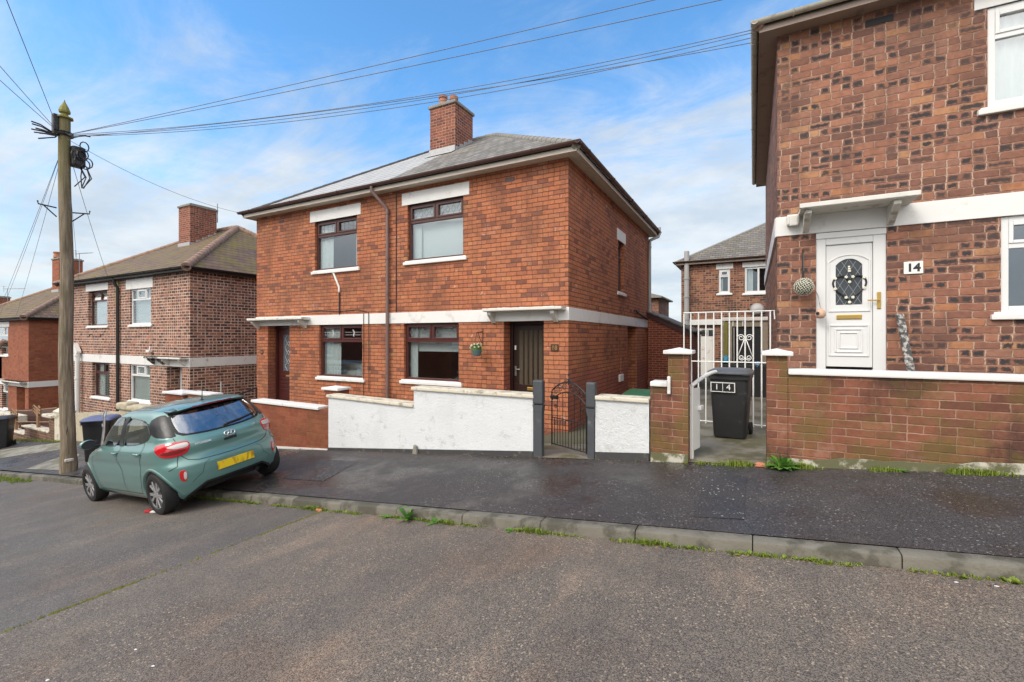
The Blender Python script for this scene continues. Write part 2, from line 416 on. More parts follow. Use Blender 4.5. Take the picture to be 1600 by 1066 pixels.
M['brick_low'] = brick('smooth_red_garden_brick', .262, .0905, .007, (.26, .10, .06),
    [(0, (.28, .08, .04)), (.5, (.36, .10, .05)), (1, (.38, .125, .06))], split=.12, stain=.35, staincol=(.10, .04, .025), algae=.15, z0=.03, bumpk=.4)
M['brick_rear'] = brick('dull_patchy_rear_brick', .27, .106, .017, (.36, .24, .18),
    [(0, (.13, .06, .045)), (.35, (.27, .11, .07)), (.65, (.36, .16, .09)), (1, (.44, .24, .13))], split=.35, spots=.3, stain=.4, staincol=(.08, .05, .04), bumpk=.6)
M['brick_stack'] = brick('chimney_brick', .235, .09, .016, (.44, .24, .17),
    [(0, (.18, .06, .045)), (.5, (.30, .10, .065)), (1, (.36, .13, .08))], split=.25, spots=.25, stain=.35, staincol=(.07, .035, .03), z0=.03, bumpk=.6)
M['brick_garden2'] = brick('brown_garden_brick', .25, .09, .014, (.36, .27, .22),
    [(0, (.16, .08, .06)), (.5, (.27, .13, .09)), (1, (.34, .18, .12))], split=.3, spots=.3, stain=.35, bumpk=.6, algae=.25)
M['tile_new'] = tiles('new_grey_concrete_tile', (.46, .45, .43), (.54, .53, .50), .33, .36, lichen=.12, gapdark=.75, bumpk=.6, rough=.6)
M['tile_old'] = tiles('weathered_grey_tile', (.17, .155, .135), (.34, .31, .275), .24, .27, moss=.3, mosscol=(.11, .10, .05), lichen=.5, gapdark=.9, bumpk=1.0)
M['tile_moss'] = tiles('mossy_brown_tile', (.13, .08, .055), (.22, .135, .09), .25, .26, moss=.8, mosscol=(.125, .095, .02), lichen=.4, gapdark=.8, bumpk=1.0)
M['tile_grey'] = tiles('grey_brown_tile', (.17, .15, .13), (.27, .24, .21), .25, .27, moss=.25, lichen=.4, gapdark=.85)
M['ridge_grey'] = plain('grey_ridge_tile', (.24, .225, .20), .8, var=.3, vs=9, bump=.4, dirt=((.14, .14, .05), 7, .55, .6))
M['ridge_brown'] = plain('brown_ridge_tile', (.30, .19, .14), .85, var=.3, vs=9, bump=.5, dirt=((.13, .10, .04), 6, .5, .6))
M['lead'] = plain('lead_flashing', (.40, .40, .40), .55, .2, var=.25, vs=10)
M['white'] = plain('white_paint', (.73, .72, .70), .5, var=.06, vs=4, dirt=((.42, .39, .33), 2.6, .55, .45), bump=.2, bs=35)
M['white_worn'] = plain('flaking_white_paint', (.74, .72, .68), .65, var=.08, vs=5, dirt=((.30, .22, .16), 4.0, .57, .8), bump=.3, bs=30)
M['cream'] = plain('cream_painted_coping', (.62, .57, .46), .65, var=.12, dirt=((.22, .19, .13), 5, .52, .75), bump=.3, bs=40)
M['canopy'] = plain('weathered_white_canopy', (.66, .64, .59), .7, var=.1, dirt=((.22, .20, .16), 4.5, .56, .7), bump=.3, bs=30)
M['pvc'] = plain('white_pvc', (.72, .72, .71), .3, var=.03, vs=3)
M['pvc_brown'] = plain('mahogany_pvc', (.075, .026, .022), .35, var=.2, vs=12)
M['pvc_red'] = plain('rosewood_pvc', (.075, .019, .016), .35, var=.2, vs=12)
M['gutter_brown'] = plain('brown_gutter', (.10, .052, .045), .38, var=.15, vs=5)
M['gutter_black'] = plain('black_gutter', (.025, .022, .022), .45, var=.3, dirt=((.14, .10, .05), 6, .6, .5))
M['gutter_tan'] = plain('tan_fascia', (.34, .26, .21), .5, var=.12, vs=4, dirt=((.12, .09, .07), 3, .55, .5))
M['gutter_cream'] = plain('weathered_cream_gutter', (.50, .46, .38), .5, var=.12, vs=5, dirt=((.22, .19, .14), 6, .52, .6))
M['soffit'] = plain('beige_soffit', (.62, .55, .47), .6, var=.05)
M['pipe_grey'] = plain('grey_downpipe', (.36, .35, .34), .45, var=.1)
M['pipe_mauve'] = plain('faded_brown_downpipe', (.17, .105, .095), .5, var=.15)
M['pipe_white'] = plain('white_downpipe', (.72, .72, .70), .4, var=.05)
M['glass'] = glass('window_glass', refl=1.0, base=.05)
M['glass_bright'] = glass('reflective_window_glass', refl=1.3, base=.09)
M['lead_line'] = plain('lead_came', (.30, .32, .33), .5, .3)
M['lead_white'] = plain('white_glazing_bar', (.75, .75, .75), .4)
M['curtain'] = plain('net_curtain', (.82, .82, .80), .9, var=.1, vs=14)
M['blind'] = plain('pale_blind', (.82, .83, .82), .9, var=.03)
M['dark_room'] = plain('dim_room', (.30, .26, .22), .9, var=.3, vs=1)
M['sofa'] = plain('grey_sofa', (.55, .54, .52), .9)
M['door_brown'] = plain('dark_brown_door', (.026, .011, .008), .35, var=.3, vs=14)
M['door_red'] = plain('dark_red_door', (.06, .014, .012), .35, var=.2, vs=10)
M['glass_brown'] = plain('ribbed_obscure_glass', (.085, .068, .045), .18, var=.25, vs=14)
M['glass_obscure'] = plain('patterned_door_glass', (.10, .11, .125), .25, var=.5, vs=16)
M['glass_dark'] = plain('smoked_door_glass', (.055, .06, .068), .12, var=.3, vs=5)
M['brass'] = plain('brass', (.55, .36, .10), .32, .8, var=.15)
M['black_metal'] = plain('black_painted_iron', (.018, .017, .018), .42, var=.3, dirt=((.10, .035, .015), 14, .62, .5))
M['white_metal'] = plain('white_painted_steel', (.74, .74, .71), .45, var=.06, dirt=((.30, .13, .06), 12, .64, .8))
M['slate'] = plain('slate_grey_paint', (.06, .065, .072), .55, var=.25, vs=5, bump=.3, dirt=((.20, .21, .19), 5, .6, .5))
M['plinth_black'] = plain('black_painted_plinth', (.045, .045, .045), .7, var=.3, bump=.5, bs=30, dirt=((.17, .16, .12), 8, .56, .6))
M['plinth_white'] = plain('flaking_plinth', (.48, .46, .38), .85, var=.25, bump=.8, bs=25, dirt=((.085, .085, .03), 4.5, .38, .93))
M['roughcast'] = render_wall('white_roughcast', (.79, .81, .82), algae=.3, bumpk=.5, sc=20, grey=.15)
M['smoothcast'] = render_wall('white_render', (.78, .80, .80), algae=.3, bumpk=.6, sc=16)
M['creamcast'] = render_wall('cream_render', (.62, .55, .40), algae=.4, bumpk=.6, sc=26)
M['road'] = asphalt('road_asphalt', (.058, .051, .044), (.185, .162, .140), (.34, .275, .21), wet=.18, bright=.10, scale=200, tint=(1.12, .95, .82), streak=.35)
M['road_old'] = asphalt('road_asphalt_upper', (.062, .052, .043), (.215, .178, .143), (.40, .31, .22), wet=.08, bright=.13, scale=190, tint=(1.2, .95, .78), seed=9.0, streak=.5)
M['pavement'] = asphalt('pavement_asphalt', (.026, .023, .022), (.078, .070, .067), (.25, .235, .22), wet=.85, bright=.07, scale=150, tint=(1.12, .93, .93), seed=4.0)
M['patch'] = asphalt('patch_asphalt', (.028, .026, .027), (.060, .056, .056), (.40, .38, .36), wet=.55, bright=.05, scale=130, seed=31.0)
M['concrete'] = plain('grey_concrete', (.25, .235, .20), .8, var=.3, vs=2, bump=.6, bs=70, dirt=((.10, .095, .055), 2.2, .45, .75))
M['concrete_wet'] = plain('concrete_path', (.21, .19, .15), .6, var=.3, vs=1.7, bump=.5, bs=70, dirt=((.085, .08, .03), 1.6, .45, .8))
M['kerb'] = plain('kerb_concrete', (.15, .138, .11), .72, var=.35, vs=5, bump=.9, bs=60, dirt=((.05, .046, .03), 3.6, .44, .75))
M['soil'] = plain('garden_soil', (.07, .055, .04), .95, var=.4, bump=.8, bs=30)
M['earth'] = plain('rough_ground', (.09, .085, .05), .95, var=.4, vs=.6, bump=.6, bs=8)
M['terracotta'] = plain('terracotta', (.42, .17, .09), .75, var=.2, bump=.2, dirt=((.16, .14, .06), 8, .55, .6))
M['grass'] = leafmat('grass_blades', (.13, .20, .02), (.33, .40, .06))
M['leaf'] = leafmat('weed_leaf', (.08, .22, .035), (.19, .38, .07))
M['leaf_dark'] = plain('dark_leaf_core', (.02, .035, .015), .8, var=.4)
M['moss'] = plain('moss', (.13, .13, .02), .95, var=.5, vs=20, bump=1.0, bs=120)
M['bin_black'] = plain('black_bin_plastic', (.020, .020, .021), .45, var=.3, vs=4, dirt=((.07, .07, .07), 5, .58, .5))
M['bin_lid'] = plain('dark_grey_bin_lid', (.085, .088, .095), .42, var=.2, vs=6)
M['bin_blue'] = plain('blue_bin_lid', (.13, .15, .27), .5, var=.1)
M['bin_green'] = plain('green_bin_lid', (.02, .085, .03), .5, var=.2)
M['rubber'] = plain('black_rubber', (.012, .012, .012), .75, var=.2)
M['chrome'] = plain('steel_handle', (.55, .55, .55), .3, .9)
M['black'] = plain('black_cable', (.02, .02, .022), .6)
M['wire'] = plain('weathered_cable', (.17, .19, .22), .6)
M['aerial'] = plain('aluminium_aerial', (.30, .31, .32), .5, .5)
M['black_hole'] = plain('dark_board', (.012, .012, .014), .6)
M['timber_grey'] = plain('grey_timber', (.30, .25, .19), .85, var=.3, vs=9, bump=.5)
M['timber_green'] = plain('stained_green_timber', (.22, .20, .05), .8, var=.3, vs=9, bump=.4)
M['plank'] = plain('flaking_black_board', (.07, .068, .066), .8, var=.3, bump=.8, bs=50, dirt=((.50, .48, .45), 14, .47, .95))
M['blue_cloth'] = plain('blue_plastic', (.05, .25, .38), .5, var=.3)
M['blue_cloth2'] = plain('pale_blue_plastic', (.16, .30, .48), .5, var=.3)
M['ink'] = plain('black_lettering', (.015, .015, .015), .5)
M['white_ink'] = plain('white_lettering', (.80, .80, .78), .5)
M['sign_white'] = plain('white_enamel', (.80, .79, .76), .3, var=.03)
M['sign_dark'] = plain('dark_number_tile', (.07, .03, .025), .4)
M['pebble_red'] = plain('broken_brick', (.45, .17, .09), .85, var=.3)
M['litter_red'] = plain('red_can', (.45, .025, .03), .35)
M['litter_white'] = plain('white_wrapper', (.68, .68, .66), .5)
M['pot_green'] = plain('dark_teal_pot', (.10, .15, .155), .6, var=.2)
M['petal'] = plain('white_petals', (.80, .78, .64), .7, var=.1)
M['wicker'] = plain('pale_wicker', (.58, .38, .27), .8, var=.35, vs=40, bump=.6)
t = NT('pole_timber'); p = t.pos()
q = t.vm('MULTIPLY', p, (1, 1, .06)); n1 = t.noise(q, 26.0, 5, .65); n2 = t.noise(p, 1.4, 4)
c = t.ramp(n1, [(.25, (.065, .05, .036)), (.5, (.22, .175, .125)), (.75, (.40, .335, .25))])
c = t.mix(t.sm(n2, .45, .65, 0, .35), c, (.14, .12, .065))
c = t.mix(t.sm(t.sep(p)[2], 4.2, 6.2, 0, .6), c, (.17, .155, .055))
ck = t.sm(t.noise(t.vm('MULTIPLY', p, (1, 1, .12)), 9.0, 4), .66, .7)
c = t.mix(ck, c, (.05, .035, .025))
M['pole'] = t.done(t.bsdf(c, .9, 0, t.bump(t.m('ADD', n1, t.m('MULTIPLY', ck, -.6)), .8, .02), .2))
# ------------------------------------------------------------------ house builders
DEP = 8.2
def plane_y(Y): return Matrix.Translation((0, Y, 0))                        # local (a, d, z) -> wall facing -Y
def plane_x(X): return Matrix(((0, -1, 0, X), (1, 0, 0, 0), (0, 0, 1, 0), (0, 0, 0, 1)))   # wall facing +X
def wall_panel(mb, P, a0, a1, z0, z1, holes):
    """wall face with real openings and reveals; holes: (a0,a1,z0,z1,depth)"""
    A = sorted({a0, a1, *[h[0] for h in holes], *[h[1] for h in holes]}); Z = sorted({z0, z1, *[h[2] for h in holes], *[h[3] for h in holes]})
    def q(pts): mb.face([P @ Vector(p) for p in pts])
    for i in range(len(A)-1):
        for j in range(len(Z)-1):
            ca, cz = (A[i]+A[i+1])/2, (Z[j]+Z[j+1])/2
            if any(h[0] < ca < h[1] and h[2] < cz < h[3] for h in holes): continue
            q([(A[i], 0, Z[j]), (A[i+1], 0, Z[j]), (A[i+1], 0, Z[j+1]), (A[i], 0, Z[j+1])])
    for b0, b1, c0, c1, d in holes:
        q([(b0, 0, c0), (b0, 0, c1), (b0, d, c1), (b0, d, c0)]); q([(b1, 0, c1), (b1, 0, c0), (b1, d, c0), (b1, d, c1)])
        q([(b0, 0, c1), (b1, 0, c1), (b1, d, c1), (b0, d, c1)]); q([(b1, 0, c0), (b0, 0, c0), (b0, d, c0), (b1, d, c0)])

def house_shell(H, X0, X1, Ze, zb, wallmat, front, side, YFr=YF, dep=DEP):
    mb = MB(); Yb = YFr+dep
    wall_panel(mb, plane_y(YFr), X0, X1, zb, Ze, front)
    wall_panel(mb, plane_x(X1), YFr, Yb, zb, Ze, side)
    mb.face([(X0, Yb, zb), (X0, YFr, zb), (X0, YFr, Ze), (X0, Yb, Ze)])
    mb.face([(X1, Yb, zb), (X0, Yb, zb), (X0, Yb, Ze), (X1, Yb, Ze)])
    w = mb.build('wall', wallmat, H)
    ib = MB(); zc = Ze-2.62
    ib.box(X0+.3, X1-.45, YFr+2.6, YFr+2.7, zb, Ze-.1); ib.box(X0+.3, X1-.45, YFr+.3, YFr+2.6, zc-.12, zc+.06)
    ib.box((X0+X1)/2-.06, (X0+X1)/2+.06, YFr+.3, YFr+2.6, zb, Ze-.1)
    ib.build('interior', M['dark_room'], H)
    return w

def hip_roof(H, X0, X1, Y0, Y1, Ze, ov, rise, tm, rm, split=None, tm2=None, zoff=.16, ridge_r=.085):
    x0, x1, y0, y1, z = X0-ov-.04, X1+ov+.04, Y0-ov-.04, Y1+ov+.04, Ze+zoff-.05
    hd = (y1-y0)/2; ym = (y0+y1)/2; zr = Ze+rise
    A, B, C, D = (x0, y0, z), (x1, y0, z), (x1, y1, z), (x0, y1, z); L, R = (x0+hd, ym, zr), (x1-hd, ym, zr)
    sl = sqrt(hd*hd+(zr-z)**2)
    mb = MB()
    if split is not None:
        s0 = (split, y0, z); s1 = (split, ym, zr)
        mb.face([s0, B, R, s1], 0, [(split, 0), (x1, 0), (R[0], sl), (split, sl)])
        mb.face([A, s0, s1, L], 1, [(x0, 0), (split, 0), (split, sl), (L[0], sl)])
    else: mb.face([A, B, R, L], 0, [(x0, 0), (x1, 0), (R[0], sl), (L[0], sl)])
    mb.face([B, C, R], 0, [(y0, 0), (y1, 0), (ym, sl)]); mb.face([C, D, L, R], 0, [(x1, 0), (x0, 0), (L[0], sl), (R[0], sl)])
    mb.face([D, A, L], 1 if split is not None else 0, [(y1, 0), (y0, 0), (ym, sl)])
    n = len(mb.f)
    mats = [tm, tm2 or tm]
    # thickness at the eaves
    for a, b in ((A, B), (B, C), (C, D), (D, A)):
        mb.face([(a[0], a[1], a[2]-.035), (b[0], b[1], b[2]-.035), b, a], 0, [(0, 0), (3, 0), (3, .02), (0, .02)])
    ro = mb.build('roof', mats, H)
    rb = MB()
    def cap(a, b, big=1.0, mi=0):
        a, b = Vector(a), Vector(b); l = (b-a).length; k = max(2, int(l/.32)); d = (b-a)/k
        for i in range(k):
            p = a+d*i; e = p+d*1.06
            rb.tube([p+Vector((0, 0, -.02)), e+Vector((0, 0, -.02))], [ridge_r*1.12*big, ridge_r*big], 10, mi)
    cap(A, L, .8, 1 if split is not None else 0); cap(B, R); cap(L, R); cap(C, R)
    rb.build('ridge_tiles', [rm, M['gutter_black']] if split is not None else rm, ro, smooth=True, auto=40)
    return ro

def eaves(H, X0, X1, Y0, Y1, Ze, ov, sm, fm, gm, zoff=.15, r=.06):
    mb = MB(); x0, x1, y0, y1 = X0-ov, X1+ov, Y0-ov, Y1+ov
    for a in ((x0, x1, y0, Y0+.03), (x0, x1, Y1-.03, y1), (x0, X0+.03, Y0+.03, Y1-.03), (X1-.03, x1, Y0+.03, Y1-.03)):
        mb.box(a[0], a[1], a[2], a[3], Ze, Ze+.02)
    if sm is M['soffit'] or sm is M['gutter_tan']:       # reeded board lines under the eave
        x = x0+.1
        while x < x1-.05:
            mb.box(x, x+.012, y0+.015, Y0-.01, Ze-.006, Ze+.001); x += .1
        y = y0+.3
        while y < y1-.3:
            mb.box(X1+.01, x1-.015, y, y+.012, Ze-.006, Ze+.001); y += .1
    mb.build('soffit', sm, H)
    fb = MB(); f = .022
    fb.box(x0-f, x1+f, y0-f, y0, Ze-.015, Ze+zoff-.06); fb.box(x0-f, x1+f, y1, y1+f, Ze-.015, Ze+zoff-.06)
    fb.box(x0-f, x0, y0, y1, Ze-.015, Ze+zoff-.06); fb.box(x1, x1+f, y0, y1, Ze-.015, Ze+zoff-.06)
    fb.build('fascia', fm, H)
    gb = MB()
    prof = [(r*cos(a)*1.0, r*1.05*sin(a)) for a in [pi+pi*k/8 for k in range(9)]]
    prof = prof+[(p[0]*.82, p[1]*.82) for p in prof[::-1]]
    o = f+r+.005; zt = Ze+zoff
    def run(a, b, nrm):
        a, b, nrm = Vector(a), Vector(b), Vector(nrm); k = len(gb.v); n = len(prof)
        for e in (a, b): gb.v += [tuple(e+nrm*p[0]+Vector((0, 0, p[1]))) for p in prof]
        for i in range(n):
            j = (i+1) % n; gb.f.append((k+i, k+j, k+n+j, k+n+i)); gb.mi.append(0)
        gb.f.append(tuple(k+i for i in range(n))); gb.f.append(tuple(k+n+i for i in range(n))[::-1]); gb.mi += [0, 0]
        d = (b-a); L = d.length; d.normalize(); s = .6
        while s < L:                     # joint clips
            c = a+d*s; gb.tube([c+nrm*(r*1.1*cos(q))+Vector((0, 0, r*1.16*sin(q)+.004)) for q in [pi+pi*i/6 for i in range(7)]], .013, 6); s += 1.9
    ex = r*.9
    run((x0-o-ex, y0-o, zt), (x1+o+ex, y0-o, zt), (0, 1, 0)); run((x1+o, y0-o-ex, zt), (x1+o, y1+o, zt), (1, 0, 0)); run((x0-o, y0-o-ex, zt), (x0-o, y1+o, zt), (1, 0, 0))
    gb.build('gutter', gm, H, smooth=True, auto=40)

def window(H, P, a0, a1, z0, z1, fm, style='two', rec=.07, curtain=None, sill=True, lintel=None, tr=.69, lead=None, gl='glass', sillmat=None, name='window', drop=0.0, fw=.055, openlights=False):
    mb = MB(); d0, d1 = rec, rec+.07; W = a1-a0; zt = z0+(z1-z0)*tr
    B = lambda x0, x1, y0, y1, q0, q1: mb.bbox(x0, x1, y0, y1, q0, q1, .008, 0, P)
    g = []; B(a0, a0+fw, d0, d1, z0, z1); B(a1-fw, a1, d0, d1, z0, z1); B(a0+fw, a1-fw, d0, d1, z0, z0+fw); B(a0+fw, a1-fw, d0, d1, z1-fw, z1)
    cells = []
    if style in ('one', 'vert2'): g.append((a0+fw, a1-fw, z0+fw, z1-fw))
    else:
        B(a0+fw, a1-fw, d0+.002, d1, zt-.035, zt+.035); g.append((a0+fw, a1-fw, z0+fw, zt-.035))
        if style == 'two': cuts = [a0+fw, (a0+a1)/2, a1-fw]
        elif style == 'centre': cuts = [a0+fw, a0+W*.30, a0+W*.72, a1-fw]
        elif style == 'vert': cuts = [a0+fw, a0+W*.55, a1-fw]
        else: cuts = [a0+fw, a1-fw]
        for c in cuts[1:-1]: B(c-.028, c+.028, d0+.002, d1, zt+.035, z1-fw)
        for i in range(len(cuts)-1):
            l = cuts[i]+(.028 if i else 0); r = cuts[i+1]-(.028 if i < len(cuts)-2 else 0)
            if style == 'centre' and i != 1: g.append((l, r, zt+.035, z1-fw)); continue
            cw = .045; yo = -.012                         # opening light: proud casement
            zz0, zz1 = zt+.035, z1-fw
            if openlights:
                for q in ((l, l+cw, 0), (r-cw, r, 0)): pass
                hinge = Vector(((l+r)/2, d0, zz1)); R = P @ Matrix.Translation(hinge) @ Matrix.Rotation(radians(24), 4, 'X') @ Matrix.Translation(-hinge)
                for b in ((l, l+cw, zz0, zz1), (r-cw, r, zz0, zz1), (l+cw, r-cw, zz0, zz0+cw), (l+cw, r-cw, zz1-cw, zz1)):
                    mb.bbox(b[0], b[1], d0-.03, d0+.02, b[2], b[3], .006, 0, R)
                cells.append((l+cw, r-cw, zz0+cw, zz1-cw, R)); continue
            B(l, l+cw, d0+yo, d1-.01, zz0, zz1); B(r-cw, r, d0+yo, d1-.01, zz0, zz1)
            B(l+cw, r-cw, d0+yo, d1-.01, zz0, zz0+cw); B(l+cw, r-cw, d0+yo, d1-.01, zz1-cw, zz1)
            g.append((l+cw, r-cw, zz0+cw, zz1-cw)); cells.append((l+cw, r-cw, zz0+cw, zz1-cw, P))
    if style == 'vert2':
        c = a0+W*.58; B(c-.04, c+.04, d0, d1, z0+fw, z1-fw)
    o = mb.build(name, fm, H)
    gb = MB()
    for l, r, b, t_ in g: gb.box(l-.006, r+.006, d0+.034, d0+.040, b-.006, t_+.006, 0, P)
    if openlights:
        for l, r, b, t_, R in cells: gb.box(l-.006, r+.006, d0-.01, d0-.004, b-.006, t_+.006, 0, R)
    lmat = M['lead_white'] if lead == 'motif' else M['lead_line']
    if lead and cells:
        lb = gb
        for l, r, b, t_, R in cells:
            hh = t_-b; ww = r-l; dd = d0+.029
            def seg(p, q, rad=.0035): lb.tube([R @ Vector((p[0], dd, p[1])), R @ Vector((q[0], dd, q[1]))], rad, 4, 1)
            if lead == 'diamond':
                n = max(3, int(round(ww/.155))); cw = ww/n
                for i in range(n):
                    x = l+cw*(i+.5); m = b+hh/2
                    for s in (-1, 1): seg((x, m+s*hh*.36), (x-cw*.36, m)); seg((x, m+s*hh*.36), (x+cw*.36, m)); seg((x, m+s*hh*.36), (x, m+s*hh*.5))
                    if i < n-1: seg((x+cw*.36, m), (x+cw*.64, m))
                seg((l, b+hh/2), (l+cw*.14, b+hh/2)); seg((r, b+hh/2), (r-cw*.14, b+hh/2))
            elif lead == 'motif':
                m = b+hh/2; x = (l+r)/2
                seg((l, m+.02), (x-.05, m+.02)); seg((x+.05, m+.02), (r, m+.02)); seg((l, m-.05), (r, m-.05))
                for s in (-1, 1): seg((x, m+s*.09), (x+.045, m), .008)
                seg((x-.02, m+.1), (x+.02, m-.1), .005)
            else:
                for k in range(1, 4): seg((l+ww*k/4, b), (l+ww*k/4, t_))
    gb.build('pane', [M[gl], lmat], o)
    if curtain:
        cb = MB(); c0, c1 = a0+.02, a1-.02
        def drape(x0, x1, zb_, zt_, dd=rec+.11):
            n = max(6, int((x1-x0)/.035)); k = len(cb.v)
            for i in range(n+1):
                x = x0+(x1-x0)*i/n; y = dd+.022*sin(i*1.9)+.01*sin(i*.7)
                cb.v += [tuple(P @ Vector((x, y, zb_))), tuple(P @ Vector((x, y+.01, zt_)))]
            for i in range(n): cb.f.append((k+2*i, k+2*i+2, k+2*i+3, k+2*i+1)); cb.mi.append(0)
        if curtain == 'full': drape(c0, c1, z0, z1)
        elif curtain == 'left': drape(c0, c0+W*.40, z0, z1)
        elif curtain == 'sides': drape(c0, c0+W*.33, z0, z1); cb.build('curtain', M['curtain'], o, smooth=True); cb = MB(); drape(c1-W*.12, c1, z0, z1)
        elif curtain == 'blind': cb.box(c0, c1, .20, .21, z0+(z1-z0)*drop, z1, 0, P)
        elif curtain == 'leftblind': cb.box(c0+.03, c0+W*.16, .2, .21, z0, z1, 0, P); cb.build('curtain', M['blind'], o); cb = MB(); cb.box(c0+.03, c1, .25, .26, z0+(z1-z0)*drop, z1, 0, P)
        cb.build('curtain', M['blind'] if 'blind' in curtain else M['curtain'], o, smooth=('blind' not in curtain))
    if sill:
        sb = MB(); sb.bbox(a0-.11, a1+.11, -.055, .04, z0-.105, z0-.03, .012, 0, P); sb.bbox(a0-.075, a1+.075, -.02, rec+.05, z0-.035, z0+.002, .008, 0, P)
        sb.build('sill', sillmat or M['white'], o)
    if lintel:
        lb = MB(); lb.bbox(lintel[0], lintel[1], -.012, .06, lintel[2], lintel[3], .006, 0, P); lb.build('lintel', M['white'], o)
    return o

def canopy(H, P, a0, a1, z, proj, mat, th=.055, tilt=.03, brackets=((0, 0), (1, 0)), hb=.24, scal=True):
    mb = MB()
    mb.prism([(0.0, z+.05+tilt), (-proj, z+.02), (-proj, z+.02-th), (0.0, z-.02+tilt*.5)], 'x', a0, a1, 0, P) if P is None else None
    # slab
    mb.bbox(a0, a1, -proj, .02, z, z+th, .012, 0, P)
    mb.bbox(a0-.015, a1+.015, -proj-.02, -proj+.05, z+.012, z+th+.014, .01, 0, P)
    o = mb.build('canopy', mat, H)
    bb = MB()
    for a in ((a0+.06, a0+.15), (a1-.27, a1-.18)):
        pr = proj-.06; bb = MB()
        for x in a[:1]:
            pts = [(-pr, z-.002), (.0, z-.002), (.0, z-hb), (-.05, z-hb), (-pr, z-.06)]
            bb.prism([(p[0], p[1]) for p in pts], 'x', a[0], a[1], 0, P)
        bb.build('bracket', mat, o, bevel=.006)
    # weathered lead edge on top
    eb = MB(); x = a0
    while x < a1-.02:
        w = random.uniform(.04, .11); eb.bbox(x, min(a1, x+w), -proj-.012, .0, z+th+.002, z+th+.012+random.random()*.014, .004, 0, P); x += w
    eb.build('top_edge', M['canopy'] if scal else M['gutter_black'], o)
    return o

def pipe(H, pts, r, mat, name='downpipe', clips=0.0, collars=()):
    mb = MB(); mb.tube(pts, r, 12)
    for z in collars:
        for a, b in zip(pts[:-1], pts[1:]):
            a, b = Vector(a), Vector(b)
            if min(a.z, b.z) < z < max(a.z, b.z) and abs(a.x-b.x)+abs(a.y-b.y) < .02: mb.tube([(a.x, a.y, z-.035), (a.x, a.y, z+.035)], r*1.22, 12)
    return mb.build(name, mat, H, smooth=True, auto=40)

def chimney(H, x, y, w, d, zb, zt, bm, capm, pots=3, stepflash=True, slope=None, potm=None, flat=False):
    mb = MB(); mb.box(x-w/2, x+w/2, y-d/2, y+d/2, zb, zt-.09)
    o = mb.build('chimney', bm, H)
    cb = MB(); cb.bbox(x-w/2-.05, x+w/2+.05, y-d/2-.05, y+d/2+.05, zt-.1, zt-.01, .02); cb.bbox(x-w/2+.02, x+w/2-.02, y-d/2+.02, y+d/2-.02, zt-.012, zt+.04, .03)
    cb.build('cap', capm, o)
    for k in range(pots):
        pb = MB(); py = y-d/2+d*(k+.5)/pots; px = x+(.05 if k % 2 else -.06)*(w/.6)
        h = (.27, .36, .28)[k % 3]
        pb.lathe([(.085, 0), (.13, 0), (.12, h*.55), (.115, h*.72), (.14, h*.74), (.145, h), (.11, h), (.1, h*.6)], (px, py, zt+.03), 18)
        pb.build('chimney_pot', potm or M['terracotta'], o, smooth=True, auto=50)
    if slope:
        fb = MB(); f0, s = slope               # z of roof at front face and slope dz/dy
        yf = y-d/2-.012
        fb.box(x-w/2-.012, x+w/2+.012, yf-.02, yf+.011, f0-.02, f0+.17); fb.face([(x-w/2-.05, yf-.25, f0-.25*s+.02), (x+w/2+.05, yf-.25, f0-.25*s+.02), (x+w/2+.03, yf-.01, f0+.02), (x-w/2-.03, yf-.01, f0+.02)])
        n = int(d/.12)
        for k in range(n):
            yy = yf+d*k/n; zz = f0+s*(d*k/n)
            for sx in (x+w/2, x-w/2-.012): fb.box(sx, sx+.012, yy, yy+d/n*.9, zz-.06, zz+.10+.05*(k % 2 == 0))
        fb.build('flashing', M['lead'], o)
    return o

def letter_box(D, P, a, z, w=.26, h=.06, d=0.0, mat='brass'):
    mb = MB(); mb.bbox(a-w/2, a+w/2, d-.012, d+.01, z-h/2, z+h/2, .008, 0, P); mb.box(a-w/2+.02, a+w/2-.02, d-.016, d, z-h/2+.012, z+h/2-.012, 0, P)
    mb.build('letter_box', M[mat], D)

# ================================================================== house 18/20 : orange brick pair
HX0, HX1 = fx(401, YF), fx(888, YF); ZE = fz(888, 245.5, YF)
PF = plane_y(YF)
H = thing('brick_house', 'orange brick pair with brown windows and a half new, half old grey roof', 'house', (HX0, YF, -1.0), 'semi-detached houses stepping down the street')
def wx(l, r, t_, b, pl, pb): return (fx(l, YF), fx(r, YF), fz(pl, b, YF), fz(pl, t_, YF))
zband0, zband1 = fz(886, 500.6, YF), fz(746, 484.6, YF)
UL = (fx(492, YF), fx(557.8, YF), fz(492, 423.6, YF), fz(492, 347.4, YF))
UR = (fx(636.8, YF), fx(723.8, YF), fz(640, 408, YF), fz(723.8, 305.6, YF))
LL = (fx(498.8, YF), fx(566, YF), fz(501.6, 587.6, YF), zband0)
LR = (fx(631, YF), fx(716.6, YF), fz(716.3, 597.5, YF), zband0)
D20 = (fx(418.6, YF), fx(452.4, YF), -1.0, zband0)
D18 = (fx(787, YF), fx(849.6, YF), -.1, zband0)
XR = HX1
SW1 = (sy(966, XR), sy(975.2, XR), sz(970, 456.5, XR), sz(970, 378, XR))
SLT = (sy(967.6, XR), sy(971.0, XR), sz(969, 585, XR), sz(969, 509.5, XR))
SD = (sy(980.5, XR), sy(995, XR), -.3, sz(985, 509.5, XR))
rd = .10
front = [(*UL, .2), (*UR, .2), (*LL, .2), (*LR, .2), (*D20, .42), (*D18, .42)]
side = [(*SW1, .25), (*SLT, .3), (*SD, .9)]
house_shell(H, HX0, HX1, ZE, -2.2, M['brick_orange'], front, side)
xm = (HX0+HX1)/2
